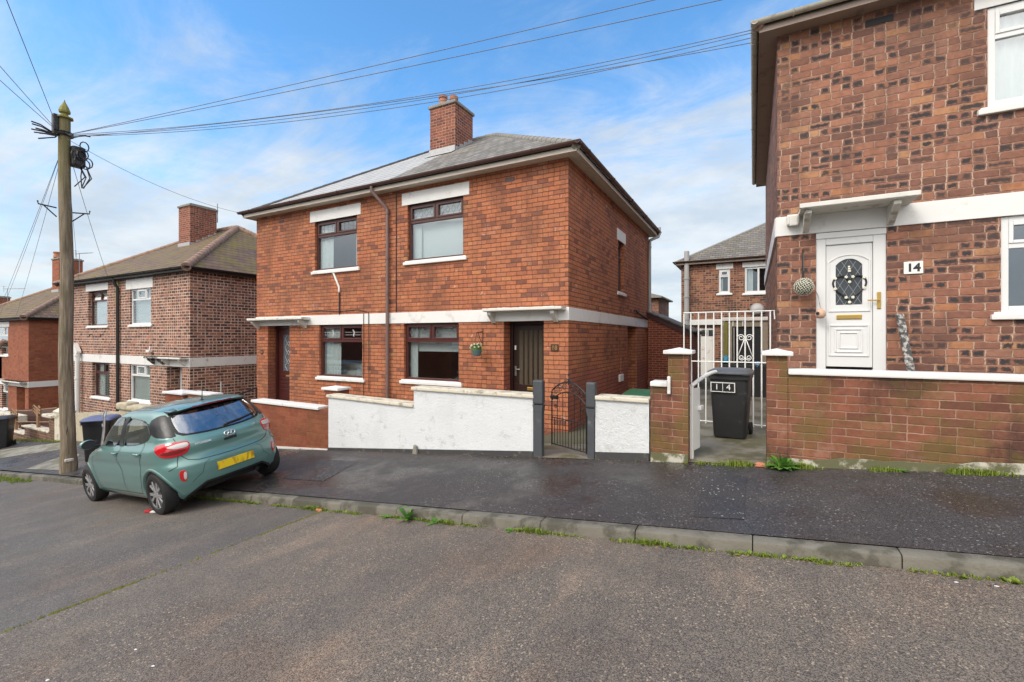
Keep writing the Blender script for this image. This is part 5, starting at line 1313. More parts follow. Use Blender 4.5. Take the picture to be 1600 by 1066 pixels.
# short white wall, brick stub and pillar
x0, x1 = fx(930, YW), fx(1014, YW); z0 = fz(970, 627, YW)
T = thing('garden_wall', 'short white rendered garden wall with cream coping right of the iron gate', 'wall', (x0, YW, zpave(x0, YW)))
mb = MB(); sloped_box(mb, x0, x1, YW, YW+.2, z0, z0, zb(-.1)); mb.build('wall', M['smoothcast'], T); coping(T, x0, x1+.008, z0, M['cream'])
mb = MB(); sloped_box(mb, x0, x1, YW-.018, YW, zpave(x0, YW)+.10, zpave(x1, YW)+.10, zb(-.1)); mb.build('plinth', M['plinth_black'], T)
xa, xb, xc = fx(1016, YW), fx(1044, YW), fx(1075.5, YW); zs, zp = fz(1030, 604, YW), fz(1060, 553.5, YW)
T = thing('gate_pillar', 'stained brick pillar with white cap and lower stub left of the alley gate', 'pillar', (xb, YW, zpave(xb, YW)))
mb = MB(); sloped_box(mb, xa, xb, YW, YW+.22, zs, zs, zb(-.1)); sloped_box(mb, xb, xc, YW-.012, YW+.3, zp, zp, zb(-.1)); mb.build('pillar', M['brick_garden'], T)
coping(T, xa, xb-.004, zs, M['white'], h=.065); mb = MB(); mb.bbox(xb-.006, xb+.035, YW-.05, YW-.012, zs-.09, zs+.14, .012); mb.build('coping_end', M['white'], T)
pyramid_cap(T, xb, xc, zp, M['white'], YW-.012)
mb = MB(); sloped_box(mb, xa+.01, xc, YW-.035, YW-.012, zpave(xa, YW)+.12, zpave(xc, YW)+.10, zb(-.1)); mb.build('plinth', M['plinth_white'], T)
# house 14 wall and pillar
xa, xb = fx(1198, YW), fx(1230.5, YW); zp = fz(1215, 556, YW)
T = thing('gate_pillar', 'stained brick pillar with white cap at the end of the long brick wall, right of the bin', 'pillar', (xa, YW, zpave(xa, YW)))
mb = MB(); sloped_box(mb, xa, xb, YW-.012, YW+.3, zp, zp, zb(-.1)); mb.build('pillar', M['brick_garden'], T); pyramid_cap(T, xa, xb, zp, M['white'], YW-.012)
x1 = 7.5; z0 = fz(1300, 587.5, YW)
T = thing('garden_wall', 'long weathered red brick garden wall with white coping in front of the white door', 'wall', (xb, YW, zpave(xb, YW)))
mb = MB(); sloped_box(mb, xb+.002, x1, YW, YW+.22, z0, z0, zb(-.1)); mb.build('wall', M['brick_garden'], T); coping(T, xb+.004, x1, z0, M['white'], h=.062, pieces=3)
mb = MB(); n = 60; rk = random.Random(4)
zz = [zpave(xb+.0+(x1-xb)*k/n, YW)+.075+rk.uniform(-.018, .018) for k in range(n+1)]
for k in range(n): sloped_box(mb, xa+(x1-xa)*k/n, xa+(x1-xa)*(k+1)/n, YW-.05, YW-.0125, zz[k], zz[k+1], zb(-.1))
mb.build('plinth', M['plinth_white'], T)

# ================================================================== alley gates
YT = YF-.12
T = thing('side_gate', 'tall white barred side gate with scroll work between the two houses', 'gate', (fx(1140, YT), YT, .16))
zt, zbm = fz(1136, 487.5, YT), fz(1140, 664.5, YT); zm = fz(1150, 566, YT); zl = fz(1150, 585, YT)
xs_ = [1068.7, 1079.4, 1091.4, 1103, 1115.2, 1127.5, 1139.7, 1152, 1164.3, 1177, 1190, 1203.5]
mb = MB()
for k, px in enumerate(xs_):
    X = fx(px, YT); mb.tube([(X, YT, zbm), (X, YT, zt+(.0 if k else -.02))], .0115, 8)
mb.build('bars', M['white_metal'], T)
xA, xB = fx(1068, YT), fx(1204, YT)
for z_ in (zt, zm, zbm+.04): MB().tube([(xA, YT-.004, z_), (xB, YT-.004, z_)], .010, 8).build('rail', M['white_metal'], T)
MB().tube([(xB, YT, zt), (xB+.05, YT, zt+.01), (xB+.06, YT, zt-.14)], .009, 6).build('hook', M['white_metal'], T)
mb = MB(); xc = fx(1164.3, YT); h0, h1 = fz(1164, 564, YT), fz(1164, 526, YT); wq = fx(1177, YT)-xc
for s in (-1, 1):
    def sp(cx, cz, r, sg, a0, n=22): return [Vector((cx+sg*r*(1-.75*k/n)*cos(a0+1.5*6.283*k/n), YT-.006, cz+r*(1-.75*k/n)*sin(a0+1.5*6.283*k/n))) for k in range(n+1)]
    mb.tube([(xc+s*wq*.95, YT-.006, h0+.06)]+[(xc+s*wq*.12, YT-.006, h1-.05)], .007, 6)
    mb.tube(sp(xc+s*wq*.5, h1-.02, wq*.48, s, pi*.0), .007, 6); mb.tube(sp(xc+s*wq*.45, h0+.055, wq*.40, s, pi*1.0), .007, 6)
mb.build('scrolls', M['white_metal'], T, smooth=True)
hx, hy = fx(1080, YW+.12), YW+.12; zg = zpave(hx, YW)+.05
T = thing('alley_gate', 'white metal alley gate standing open beside the left brick pillar', 'gate', (hx, hy, zg))
Mg = Matrix.Translation((hx, hy, zg)) @ Matrix.Rotation(radians(77), 4, 'Z'); Lg = 1.0; gh = fz(1080, 601, YW+.12)-zg
fb = MB(); fb.bbox(0, .05, -.02, .02, -.04, gh, .008, 0, Mg); fb.bbox(.02, Lg*.30, -.012, .012, .06, gh-.06, .004, 0, Mg); fb.build('panel', M['white_metal'], T)
fb = MB(); fb.tube([Mg @ Vector((Lg*k/10, 0, gh-.02+.13*sin(pi*.5*k/10))) for k in range(11)], .026, 8); 
fb.build('frame', M['white_metal'], T)
fb = MB(); fb.bbox(.22, .34, -.05, -.010, gh-.36, gh-.30, .01, 0, Mg); fb.build('latch', M['white_metal'], T)
xg = fx(1076.5, YW+.12); mb = MB(); mb.tube([(xg, YW+.3, zg-.1), (xg, YW+.3, fz(1076, 566, YW+.3))], .02, 8); tag(mb.build('hinge_post', M['white_metal']), 'thin white steel hinge post beside the left brick pillar', 'post')

# ================================================================== wheelie bins
def wheelie_bin(label, x, y, z, rot, body, lid, group=None, number=None):
    T = thing('wheelie_bin', label, 'bin', (x, y, z), group); Mx = Matrix.Translation((x, y, z)) @ Matrix.Rotation(rot, 4, 'Z')
    def ring(w, d, zz, oy=0, r=.05):
        pts = []
        for cx, cy, a0 in ((w/2-r, -d/2+r, -90), (w/2-r, d/2-r, 0), (-w/2+r, d/2-r, 90), (-w/2+r, -d/2+r, 180)):
            for k in range(4): a = radians(a0+30*k); pts.append((cx+r*cos(a), cy+r*sin(a)+oy, zz))
        return pts
    def loft(mb, rings):
        n = len(rings[0]); b = len(mb.v)
        for r in rings: mb.v += [tuple(Mx @ Vector(p)) for p in r]
        for i in range(len(rings)-1):
            for k in range(n): l = (k+1) % n; mb.f.append((b+i*n+k, b+i*n+l, b+(i+1)*n+l, b+(i+1)*n+k)); mb.mi.append(0)
        mb.f.append(tuple(b+k for k in range(n))[::-1]); mb.f.append(tuple(b+(len(rings)-1)*n+k for k in range(n))); mb.mi += [0, 0]
    mb = MB(); loft(mb, [ring(.44, .50, .02, -.03), ring(.45, .51, .05, -.03), ring(.50, .58, .50), ring(.535, .645, .90), ring(.535, .645, .905), ring(.575, .70, .91), ring(.575, .70, .985), ring(.55, .66, .99)])
    mb.build('body', body, T, smooth=True, auto=30)
    mb = MB(); R0 = ring(.60, .73, .985, -.012, .06)
    loft(mb, [R0, ring(.605, .735, 1.01, -.012, .06), ring(.57, .69, 1.035, -.012, .06), ring(.50, .60, 1.055, -.01, .06), ring(.30, .36, 1.065, -.01, .06)])
    mb.bbox(-.2, .2, -.41, -.36, .992, 1.012, .006, 0, Mx); mb.build('lid', lid, T, smooth=True, auto=30)
    mb = MB(); mb.tube([Mx @ Vector((s*.27, .385, .965)) for s in (-1, 1)], .017, 8)
    for s in (-.27, .0, .27): mb.bbox(s-.02, s+.02, .32, .39, .94, .985, .008, 0, Mx)
    mb.build('handle', body, T)
    for s in (-1, 1):
        mb = MB(); Rw = Mx @ Matrix.Translation((s*.255, .25, .10)) @ Matrix.Rotation(pi/2, 4, 'Y')
        mb.lathe([(.02, -.025), (.085, -.025), (.10, -.015), (.10, .015), (.085, .025), (.02, .025)], (0, 0, 0), 20, 0, Rw); mb.build('wheel', M['rubber'], T, smooth=True, auto=35)
    mb = MB(); mb.tube([Mx @ Vector((s*.28, .25, .10)) for s in (-1, 1)], .012, 6); mb.build('axle', M['chrome'], T)
    if number:
        mb = MB(); tp = Mx @ Matrix.Translation((-.08, -.349, .79)) @ Matrix.Rotation(radians(4.5), 4, 'X')
        mb.box(-.17, .17, -.003, .002, -.075, .075, 0, tp); lb = mb.build('number_sticker', M['sign_white'], T)
        mb = MB(); mb.box(-.158, -.004, -.005, -.003, -.063, .063, 0, tp); mb.box(.004, .158, -.005, -.003, -.063, .063, 0, tp); mb.build('sticker_ground', M['ink'], lb)
        text('digits', '1', .125, tp @ Matrix.Translation((-.082, -.0056, 0)) @ FRONT, M['white_ink'], lb, .001); text('digits', '4', .125, tp @ Matrix.Translation((.08, -.0056, 0)) @ FRONT, M['white_ink'], lb, .001)
    return T
Yb = 7.95; Xb = fx(1141.5, 7.7)
wheelie_bin('black wheelie bin numbered 14 standing in the alley entrance', Xb, Yb, .155, radians(-4), M['bin_black'], M['bin_lid'], 'wheelie bins', '14')
X = fx(1003, 6.75); wheelie_bin('bin with a green lid just showing above the short white wall', X, 6.95, fz(1003, 612, 6.75)-1.07, radians(4), M['bin_green'], M['bin_green'], 'wheelie bins')
Y_ = 5.15
X = fx(158, Y_); wheelie_bin('black wheelie bin with a faded blue lid beyond the parked car', X, Y_, zpave(X, Y_)-.03, radians(52), M['bin_black'], M['bin_blue'], 'wheelie bins')
q = onpave(1, 700); wheelie_bin('black wheelie bin at the left edge beside the low brown wall', q.x, q.y, q.z, radians(60), M['bin_black'], M['bin_black'], 'wheelie bins')
# sack truck hoop in front of the bins
X = fx(160, Y_-.4); Z = zpave(X, Y_-.4); T = thing('sack_truck', 'grey tubular sack truck handles standing before the black bins', 'trolley', (X, Y_-.4, Z))
mb = MB()
for s in (-.22, .22): mb.tube([(X+s*.9, Y_-.45-s*.3, Z+.05), (X+s*.9-.06, Y_-.35-s*.3, Z+.8), (X+s*.9-.09, Y_-.33-s*.3, Z+1.12), (X+s*.6-.1, Y_-.3-s*.2, Z+1.2)], .018, 8)
for h_ in (.3, .6, .9): mb.tube([(X-.2-.05*h_, Y_-.38+.07, Z+h_), (X+.2-.05*h_, Y_-.38-.07, Z+h_)], .014, 8)
mb.tube([(X-.13-.1, Y_-.26, Z+1.2), (X+.13-.1, Y_-.36, Z+1.2)], .018, 8)
mb.build('frame', M['chrome'], T); mb = MB(); mb.bbox(X-.22, X+.22, Y_-.6, Y_-.38, Z+.02, Z+.045, .008); mb.build('toe_plate', M['black_metal'], T)

# ================================================================== walls further down
x0, x1 = fx(97, YW), fx(186, YW); zt = fz(133, 651, YW)
T = thing('garden_wall', 'cream rendered garden wall behind the bins, beyond the car', 'wall', (x0, YW, zpave(x0, YW)))
mb = MB(); sloped_box(mb, x0, x1, YW, YW+.22, zt-.05, zt+.3, zb(-.2)); mb.build('wall', M['creamcast'], T)
xm2 = fx(224, YW); zt2 = fz(205, 642, YW); rk = random.Random(14)
mb = MB(); sloped_box(mb, x1, xm2, YW, YW+.24, zt2, zt2+.05, zb(-.2)); mb.build('high_wall', M['creamcast'], T)
mb = MB(); x = x1-.1
while x < xm2:
    w = rk.uniform(.25, .45); mb.bbox(x, x+w, YW-.05, YW+.28, zt2-.02, zt2+rk.uniform(.10, .22), .06); x += w*.9
mb.build('rough_coping', M['creamcast'], T, smooth=True)
xa, xb = fx(258, YW), fx(286, YW); zc = fz(272, 616, YW)
T = thing('gate_pillar', 'brick pillar with white domed cap showing above the car roof', 'pillar', (xa, YW, zpave(xa, YW)))
mb = MB(); mb.box(xa, xb, YW, YW+.45, -2.2, zc); mb.build('pillar', M['brick_low'], T); pyramid_cap(T, xa, xb, zc, M['white'], dep=.5, rise=.05)
xa, xb = fx(292, YW), fx(330, YW); zc = fz(310, 617.5, YW)
T = thing('garden_wall', 'low wall with white coping just showing behind the car roof', 'wall', (xa, YW, zpave(xa, YW)))
mb = MB(); mb.box(xa, xb, YW+.02, YW+.24, -2.2, zc); mb.build('wall', M['brick_low'], T); coping(T, xa, xb, zc, M['white'], y=YW+.02)
a, b = Vector((fx(366, 7.2), 7.2, fz(366, 620, 7.2))), Vector((fx(401, 7.9), 7.9, fz(401, 606, 7.9)))
T = thing('hand_rail', 'thin dark hand rail slanting up behind the car towards the orange brick house', 'rail', a)
mb = MB(); mb.tube([a, b], .022, 8); mb.build('rail', M['black_metal'], T); mb = MB(); mb.tube([a, a-Vector((0, 0, 1.3))], .02, 8); mb.tube([b, b-Vector((0, 0, 1.3))], .02, 8); mb.build('rail_posts', M['black_metal'], T)
xp = fx(345.5, 8.2); mb = MB(); mb.tube([(xp, 8.2, -1.5), (xp, 8.2, fz(345.5, 597, 8.2))], .025, 8); tag(mb.build('grey_pole', M['pipe_grey']), 'short grey pipe standing before the speckled brick side wall', 'pipe')
xa, xb = fx(86, YW), fx(97, YW); zc = fz(91, 645, YW)
T = thing('gate_post', 'cream painted gate post with pointed top beside the timber pole', 'post', (xa, YW, zpave(xa, YW)))
mb = MB(); mb.bbox(xa, xb, YW-.02, YW+.35, zpave(xa, YW)-.2, zc, .02); mb.build('shaft', M['cream'], T); pyramid_cap(T, xa, xb, zc, M['cream'], YW-.02, over=.03, h=.05, rise=.2, dep=.4)
xa, xm3, xb = fx(9, YW), fx(38.5, YW), fx(77, YW); z1, z2 = fz(24, 676, YW), fz(55, 671.5, YW)
T = thing('garden_wall', 'low brown brick wall with two white copings and rusty iron uprights left of the pole', 'wall', (xa, YW, zpave(xa, YW)))
mb = MB(); sloped_box(mb, xa, xm3, YW, YW+.22, z1, z1, zb(-.2)); sloped_box(mb, xm3, xb, YW, YW+.22, z2, z2, zb(-.2)); mb.build('wall', M['brick_garden2'], T)
coping(T, xa-.1, xm3+.05, z1, M['cream']); coping(T, xm3-.2, xb, z2, M['cream'])
M['rust'] = plain('rusty_iron', (.27, .16, .09), .85, var=.4, bump=.4)
for px, zz in ((25, z1), (60, z2)):
    mb = MB(); X = fx(px, YW+.1); mb.bbox(X-.07, X+.07, YW+.06, YW+.14, zz+.05, zz+.75, .02)
    for s in (-1, 1):
        for k in range(3): mb.tube([(X+s*.02, YW+.1, zz+.45+.12*k), (X+s*.22, YW+.05, zz+.62+.1*k), (X+s*.32, YW+.05, zz+.55+.1*k)], .025, 6)
    mb.build('upright', M['rust'], T)
mb = MB(); mb.tube([(xa, YW+.1, z1+.7), (xm3, YW+.1, z1+.85), (xb+.3, YW+.1, z2+.85)], .02, 6); mb.tube([(xa, YW+.1, z1+.3), (xb, YW+.1, z2+.35)], .018, 6); mb.build('rails', M['rust'], T)
xa, xb = fx(77, YW), fx(86, YW); zc = fz(80, 652.5, YW)
T = thing('gate_pillar', 'brown brick pillar with slab cap left of the cream gate post', 'pillar', (xa, YW, zpave(xa, YW)))
mb = MB(); mb.box(xa+.02, xb-.02, YW-.01, YW+.4, -3, zc); mb.build('pillar', M['brick_garden2'], T)
mb = MB(); mb.bbox(fx(71, YW), xb, YW-.1, YW+.45, zc, zc+.1, .02); mb.build('cap', M['cream'], T)
xa, xb = fx(0, 7.6), fx(102, 7.6); za_, zb2 = fz(20, 646, 7.6), fz(95, 636, 7.6)
T = thing('board_fence', 'dark brown board fence between the low brown wall and the red brick house', 'fence', (xa, 7.6, za_))
mb = MB(); mb.prism([(xa, za_-1.6), (xb, zb2-1.6), (xb, zb2), (xa, za_)], 'y', 7.6, 7.64)
for k in range(5): mb.prism([(xa, za_-.3*k-.02), (xb, zb2-.3*k-.02), (xb, zb2-.3*k), (xa, za_-.3*k)], 'y', 7.58, 7.6)
mb.build('boards', M['gutter_brown'], T)
mb = MB(); mb.bbox(fx(-6, 7.0), fx(30, 7.0), 6.95, 7.25, fz(20, 651, 7)-.2, fz(20, 648, 7), .02); tag(mb.build('coping_slab', M['cream']), 'pale slab coping on the wall in front of the dark board fence', 'coping')
mb = MB(); X0_, X1_ = fx(-6, 7.0), fx(30, 7.0); mb.box(X0_+.02, X1_-.02, 7.0, 7.2, -4, fz(20, 651, 7)-.2); tag(mb.build('garden_wall', M['brick_garden2']), 'brown brick side wall under the pale slab coping at the far left', 'wall')

# hanging basket on a scroll bracket
X, Z = fx(745, YF-.26), fz(745, 548, YF-.26)
T = thing('hanging_basket', 'small dark green hanging flower pot with white blooms between the window and door', 'planter', (X, YF-.26, Z))
mb = MB(); mb.lathe([(.05, -.12), (.085, -.11), (.115, -.02), (.125, .02), (.118, .025), (.10, .0)], (X, YF-.26, Z), 18); mb.build('pot', M['pot_green'], T, smooth=True, auto=40)
mb = MB(); rk = random.Random(8)
for k in range(170):
    a, e, r = rk.random()*6.283, rk.uniform(-.2, 1.5), rk.uniform(.06, .165); c = Vector((X+cos(a)*cos(e)*r, YF-.26+sin(a)*cos(e)*r, Z+.03+sin(e)*r*.75)); s = rk.uniform(.018, .035)
    u = Vector((rk.gauss(0, 1), rk.gauss(0, 1), rk.gauss(0, 1))).normalized(); w = u.orthogonal().normalized(); mb.face([c-u*s, c+w*s*.5, c+u*s, c-w*s*.5])
mb.build('foliage', M['leaf'], T)
mb = MB()
for k in range(12):
    a, e = rk.random()*6.283, rk.uniform(.1, 1.3); c = Vector((X+cos(a)*cos(e)*.15, YF-.26+sin(a)*cos(e)*.15, Z+.04+sin(e)*.12))
    for j in range(5): b = j*1.257; mb.lathe([(.003, -.006), (.014, 0), (.003, .006)], c+Vector((cos(b)*.014, -.005, sin(b)*.014)), 6)
mb.build('blooms', M['petal'], T)
mb = MB(); zt = fz(740, 520, YF-.1)
mb.tube([(X, YF-.26, zt), (X, YF-.0, zt+.02)], .009, 6); mb.tube([(X, YF-.004, zt+.1), (X, YF-.004, zt-.3)], .010, 6); mb.tube([(X, YF-.22, zt)]+[(X, YF-.2+.19*k/8, zt-.24*sin(pi/2*k/8)) for k in range(1, 9)], .008, 6)
for s in (-1, 1): mb.tube([(X+s*.11, YF-.26, Z+.02), (X, YF-.26, zt)], .003, 4)
mb.tube([(X, YF-.37, Z+.02), (X, YF-.26, zt)], .003, 4); mb.build('bracket', M['black_metal'], T)

# ================================================================== telegraph pole and wires
pb_ = onroad(106, 739, .108, .1063); PX, PY, PZ = pb_.x, pb_.y, pb_.z
rtop = ray(101, 187); kt = PY/rtop[1]; ZT = EYE+rtop[2]*kt
lean = Vector((rtop[0]*kt-PX, 0, 0))
T = thing('telegraph_pole', 'weathered timber telegraph pole with pointed finial left of the parked car', 'pole', (PX, PY, PZ))
mb = MB(); n = 26
pts = [Vector((PX+lean.x*k/n+.018*sin(k*.55), PY+.012*cos(k*.4), PZ-.1+(ZT-PZ+.1)*k/n)) for k in range(n+1)]
mb.tube(pts, [.138-.036*k/n+(.02 if k < 2 else 0) for k in range(n+1)], 18); mb.build('shaft', M['pole'], T, smooth=True, auto=50)
tp = pts[-1]; fb = MB()
fb.lathe([(.13, 0), (.155, .01), (.155, .04), (.075, .05), (.065, .12), (.10, .14), (.108, .18), (.075, .27), (.02, .38), (.004, .44)], tuple(tp), 8); fb.build('finial', M['timber_green'], T)
atz = fz(100, 213, PY) if False else EYE+ray(102, 212)[2]*kt
hb = MB(); C = Vector((tp.x, tp.y, atz)); rk = random.Random(19)
hb.tube([C+Vector((.135*cos(a), .135*sin(a), 0)) for a in [6.283*k/16 for k in range(16)]], .03, 6, closed=True)
hb.tube([C+Vector((.135*cos(a), .135*sin(a), .05)) for a in [6.283*k/16 for k in range(16)]], .018, 6, closed=True)
for k in range(9):
    a = rk.choice((rk.uniform(-2.6, -1.2), rk.uniform(.6, 1.9))); r = rk.uniform(.22, .42); h_ = rk.uniform(-.10, .12)
    e = C+Vector((cos(a)*r, sin(a)*r, h_)); hb.tube([C+Vector((cos(a)*.12, sin(a)*.12, .02)), C+Vector((cos(a)*r*.5, sin(a)*r*.5, h_*.3-.03)), e], .014, 5); hb.tube([e, e+Vector((cos(a)*.14, sin(a)*.14, h_*.2))], .016, 5)
hb.bbox(tp.x-.08, tp.x+.04, tp.y-.20, tp.y-.10, atz-.05, atz+.42, .02); hb.build('pole_ring', M['black_metal'], T)
jb = MB(); J = Vector((tp.x+.08, tp.y+.19, atz-.42))
jb.bbox(J.x-.12, J.x+.13, J.y-.12, J.y+.12, J.z-.26, J.z+.2, .05)
for k in range(9):
    a = rk.random()*6.283; c = J+Vector((.12+rk.uniform(-.03, .03), rk.uniform(-.08, .16), rk.uniform(-.22, .24))); jb.tube([c+Vector((.02, +.10*cos(b)*.8, .11*sin(b))) for b in [6.283*i/10 for i in range(10)]], .013, 5, closed=True)
for k in range(5): y_ = J.y+rk.uniform(-.1, .2); jb.tube([(J.x, y_, J.z-.2), (J.x+.05, y_+rk.uniform(-.05, .1), J.z-.45), (J.x+.05, y_+rk.uniform(-.12, .05), J.z-.72)], .012, 5)
jb.build('junction_box', M['gutter_black'], T)
sb_ = MB()
for k, (zz, s) in enumerate(((327, -1), (331, 1), (380, 1), (408, -1))):
    z_ = EYE+ray(103, zz)[2]*kt; sb_.tube([(tp.x+s*.04, tp.y+s*.12, z_), (tp.x+s*.1, tp.y+s*.40, z_+.03), (tp.x+s*.1, tp.y+s*.41, z_+.1)], .016, 5) if k < 2 else None
    if k < 2: sb_.tube([(tp.x+s*.04, tp.y+s*.12, z_-.2), (tp.x+s*.09, tp.y+s*.32, z_+.02)], .013, 5)
sb_.build('step_irons', M['black_metal'], T)
mb = MB(); mb.bbox(PX+.13, PX+.172, PY-.10, PY+.05, PZ+.28, PZ+.34, .01); mb.build('white_mark', M['white_worn'], T)
WN = 0
def wire(a, b, sag, label, r=.0065, n=28):
    a, b = Vector(a), Vector(b); mb = MB()
    mb.tube([a+(b-a)*(k/n)-Vector((0, 0, sag*4*(k/n)*(1-k/n))) for k in range(n+1)], r, 5)
    return tag(mb.build('overhead_wire', M['wire'], smooth=True), label, 'wire', 'overhead wires')
C0 = C+Vector((.16, 0, -.02))
ex, ey = GX0-.34, YF-.30
for k, (py, sg) in enumerate(((47, .30), (51.5, .34), (59, .36), (67, .18))):
    wire(C0+Vector((0, .02*k, -.012*k)), (ex, ey, EYE+ray(1176, py)[2]*(ey/ray(1176, py)[1])), sg, ['top wire of the four running from the pole to the right house eave', 'second from top of the four wires running to the right house eave', 'third from top of the four wires running to the right house eave', 'lowest of the four wires running to the right house eave, passing behind the chimney'][k])
wire(C0, (6.2, YF+.45, 7.30), .10, 'upper wire leaving the frame top, nearer the right house')
wire(C0, (8.6, YF+.9, 7.75), .10, 'topmost wire leaving the frame top above the chimney')
wire(C0+Vector((0, 0, -.1)), (HX0-.25, YF-.25, ZE+.12), .22, 'wire dropping from the pole to the left eave of the orange house', .005)
wire(C+Vector((.1, 0, -.2)), (fx(178, YF), YF-.2, ZB+.12), .10, 'wire dropping from the pole to the mossy roof of the speckled house', .006)
def far(px, py, z): r = ray(px, py); t_ = (z-EYE)/r[2]; return Vector((r[0]*t_, r[1]*t_, z))
for px, py, zz, s, lab in ((20, 0, 6.9, 5, 'wire rising from the pole to the top left corner of the view'), (0, 92, 6.6, 4, 'upper of two close wires running left from the pole top'), (0, 116, 6.5, 4, 'lower of two close wires running left from the pole top')):
    q = far(px, py, zz); wire(C+Vector((-.1, -.05, .05)), C+(q-C)*s, .1, lab, .006)
for X, Yv, z_, lab in ((RX1-1, YF-.2, ZR+.1, 'wire dropping left from the pole to the red brick house'), (RX1-3.5, YF-.2, ZR+.1, 'second wire dropping left from the pole to the red brick house'), (RX1+.2, YF+2, ZR+.6, 'steepest wire dropping from the pole behind the red brick house roof'), (FX1-2, YF-.2, ZFr+.1, 'long thin wire from the pole to the farthest house at left')):
    wire(C+Vector((-.1, .05, -.05)), (X, Yv, z_), .15, lab, .005)
# ================================================================== parked hatchback
# local frame: x forward from the rear axle, y to the left, z up
def itp(tab, z):
    if z <= tab[0][0]: return tab[0][1]
    for (a, b), (c, d) in zip(tab[:-1], tab[1:]):
        if z <= c:
            s = (z-a)/(c-a); return b+(d-b)*s
    return tab[-1][1]
def smooth_tab(tab, n=90):
    zs = [tab[0][0]+(tab[-1][0]-tab[0][0])*i/n for i in range(n+1)]; v = [itp(tab, z) for z in zs]
    for _ in range(2): v = [v[0]]+[(v[i-1]+2*v[i]+v[i+1])/4 for i in range(1, n)]+[v[-1]]
    return list(zip(zs, v))
XRT = smooth_tab([(.16, -.44), (.26, -.50), (.40, -.555), (.52, -.578), (.64, -.582), (.67, -.572), (.70, -.535), (.78, -.515), (.88, -.535), (.95, -.525), (.99, -.475), (1.02, -.455), (1.08, -.41), (1.22, -.29), (1.36, -.15), (1.41, -.06), (1.44, .10), (1.465, .28), (1.478, .42), (1.486, .52)])
XFT = smooth_tab([(.16, 2.96), (.26, 3.06), (.40, 3.10), (.58, 3.09), (.70, 3.02), (.80, 2.86), (.88, 2.55), (.95, 2.26), (1.0, 2.10), (1.1, 1.97), (1.25, 1.74), (1.36, 1.54), (1.42, 1.38), (1.455, 1.18), (1.472, .98), (1.486, .70)])
WT = smooth_tab([(.16, .74), (.24, .805), (.40, .835), (.55, .842), (.64, .838), (.70, .830), (.76, .838), (.87, .836), (.90, .828), (.95, .792), (1.0, .765), (1.1, .735), (1.25, .695), (1.36, .648), (1.41, .61), (1.44, .53), (1.465, .40), (1.478, .22), (1.486, .05)])
def S(t, z, sgn=1):
    xr, xf, w = itp(XRT, z), itp(XFT, z), itp(WT, z)
    L = xf-xr; k_ = min(1, max(0, (z-.90)/.14)); ax = min(.62, L*.36)*(1-.2*k_); bx = min(1.0, L*.40)*(1-.42*k_); n, m_ = 2.9+.3*k_, 2.5+.6*k_
    if t < .3:
        a = t/.3*pi/2; y = w*max(0, sin(a)) ** (2/n); x = xr+ax*(1-max(0, cos(a)) ** (2/n))
    elif t < .7:
        s = (t-.3)/.4; x = xr+ax+(L-ax-bx)*s; y = w
    else:
        a = (1-(t-.7)/.3)*pi/2; y = w*max(0, sin(a)) ** (2/m_); x = xf-bx*(1-max(0, cos(a)) ** (2/m_))
    xm_ = .5*(xr+xf); y *= 1-.035*max(0, (x-1.4)/1.7) ** 2
    return Vector((x, y*sgn, z))
def tx(x, z, lo=0.0, hi=1.0):
    for _ in range(40):
        m_ = (lo+hi)/2
        if S(m_, z).x < x: lo = m_
        else: hi = m_
    return lo
def ty(y, z):
    lo, hi = 0.0, .3
    for _ in range(40):
        m_ = (lo+hi)/2
        if S(m_, z).y < abs(y): lo = m_
        else: hi = m_
    return lo
def TS(p):          # ('x'|'y'|'f', value, z) -> signed t, z ; negative t = right-hand side
    k, v, z = p
    if k == 'x': return (tx(v, z), z)
    if k == 'y': return (math.copysign(ty(v, z), v), z)
def SP(t, z, off=0.0):
    s = 1 if t >= 0 else -1; a = abs(t)
    p = S(a, z, s)
    if off:
        e = 2e-3; p1 = S(min(1, a+e), z, s); p0 = S(max(0, a-e), z, s) if a > e else S(e, z, -s); q1 = S(a, min(1.48, z+.006), s); q0 = S(a, max(.17, z-.006), s)
        nn = ((p1-p0)*s).cross(q1-q0)
        if nn.length > 1e-9:
            nn.normalize()
            if nn.x*(p.x-1.2)*.2+nn.y*p.y+nn.z*.2 < 0: nn = -nn
            p = p+nn*off
    return p
def inpoly(poly, x, y):
    c = False; j = len(poly)-1
    for i in range(len(poly)):
        (xi, yi), (xj, yj) = poly[i], poly[j]
        if (yi > y) != (yj > y) and x < (xj-xi)*(y-yi)/(yj-yi)+xi: c = not c
        j = i
    return c
def dense(poly, n=6):
    o = []
    for i in range(len(poly)):
        a, b = poly[i], poly[(i+1) % len(poly)]
        o += [(a[0]+(b[0]-a[0])*k/n, a[1]+(b[1]-a[1])*k/n) for k in range(n)]
    return o
def rnd_poly(poly, it=2):
    for _ in range(it):
        o = []
        for i in range(len(poly)):
            a, b = poly[i], poly[(i+1) % len(poly)]
            o += [(a[0]*.75+b[0]*.25, a[1]*.75+b[1]*.25), (a[0]*.25+b[0]*.75, a[1]*.25+b[1]*.75)]
        poly = o
    return poly
rl, fl = onroad(259, 801.5), onroad(158, 782)
hd = atan2(fl.y-rl.y, fl.x-rl.x)
pit = math.asin((fl.z-rl.z)/(fl-rl).length)
track = 1.50
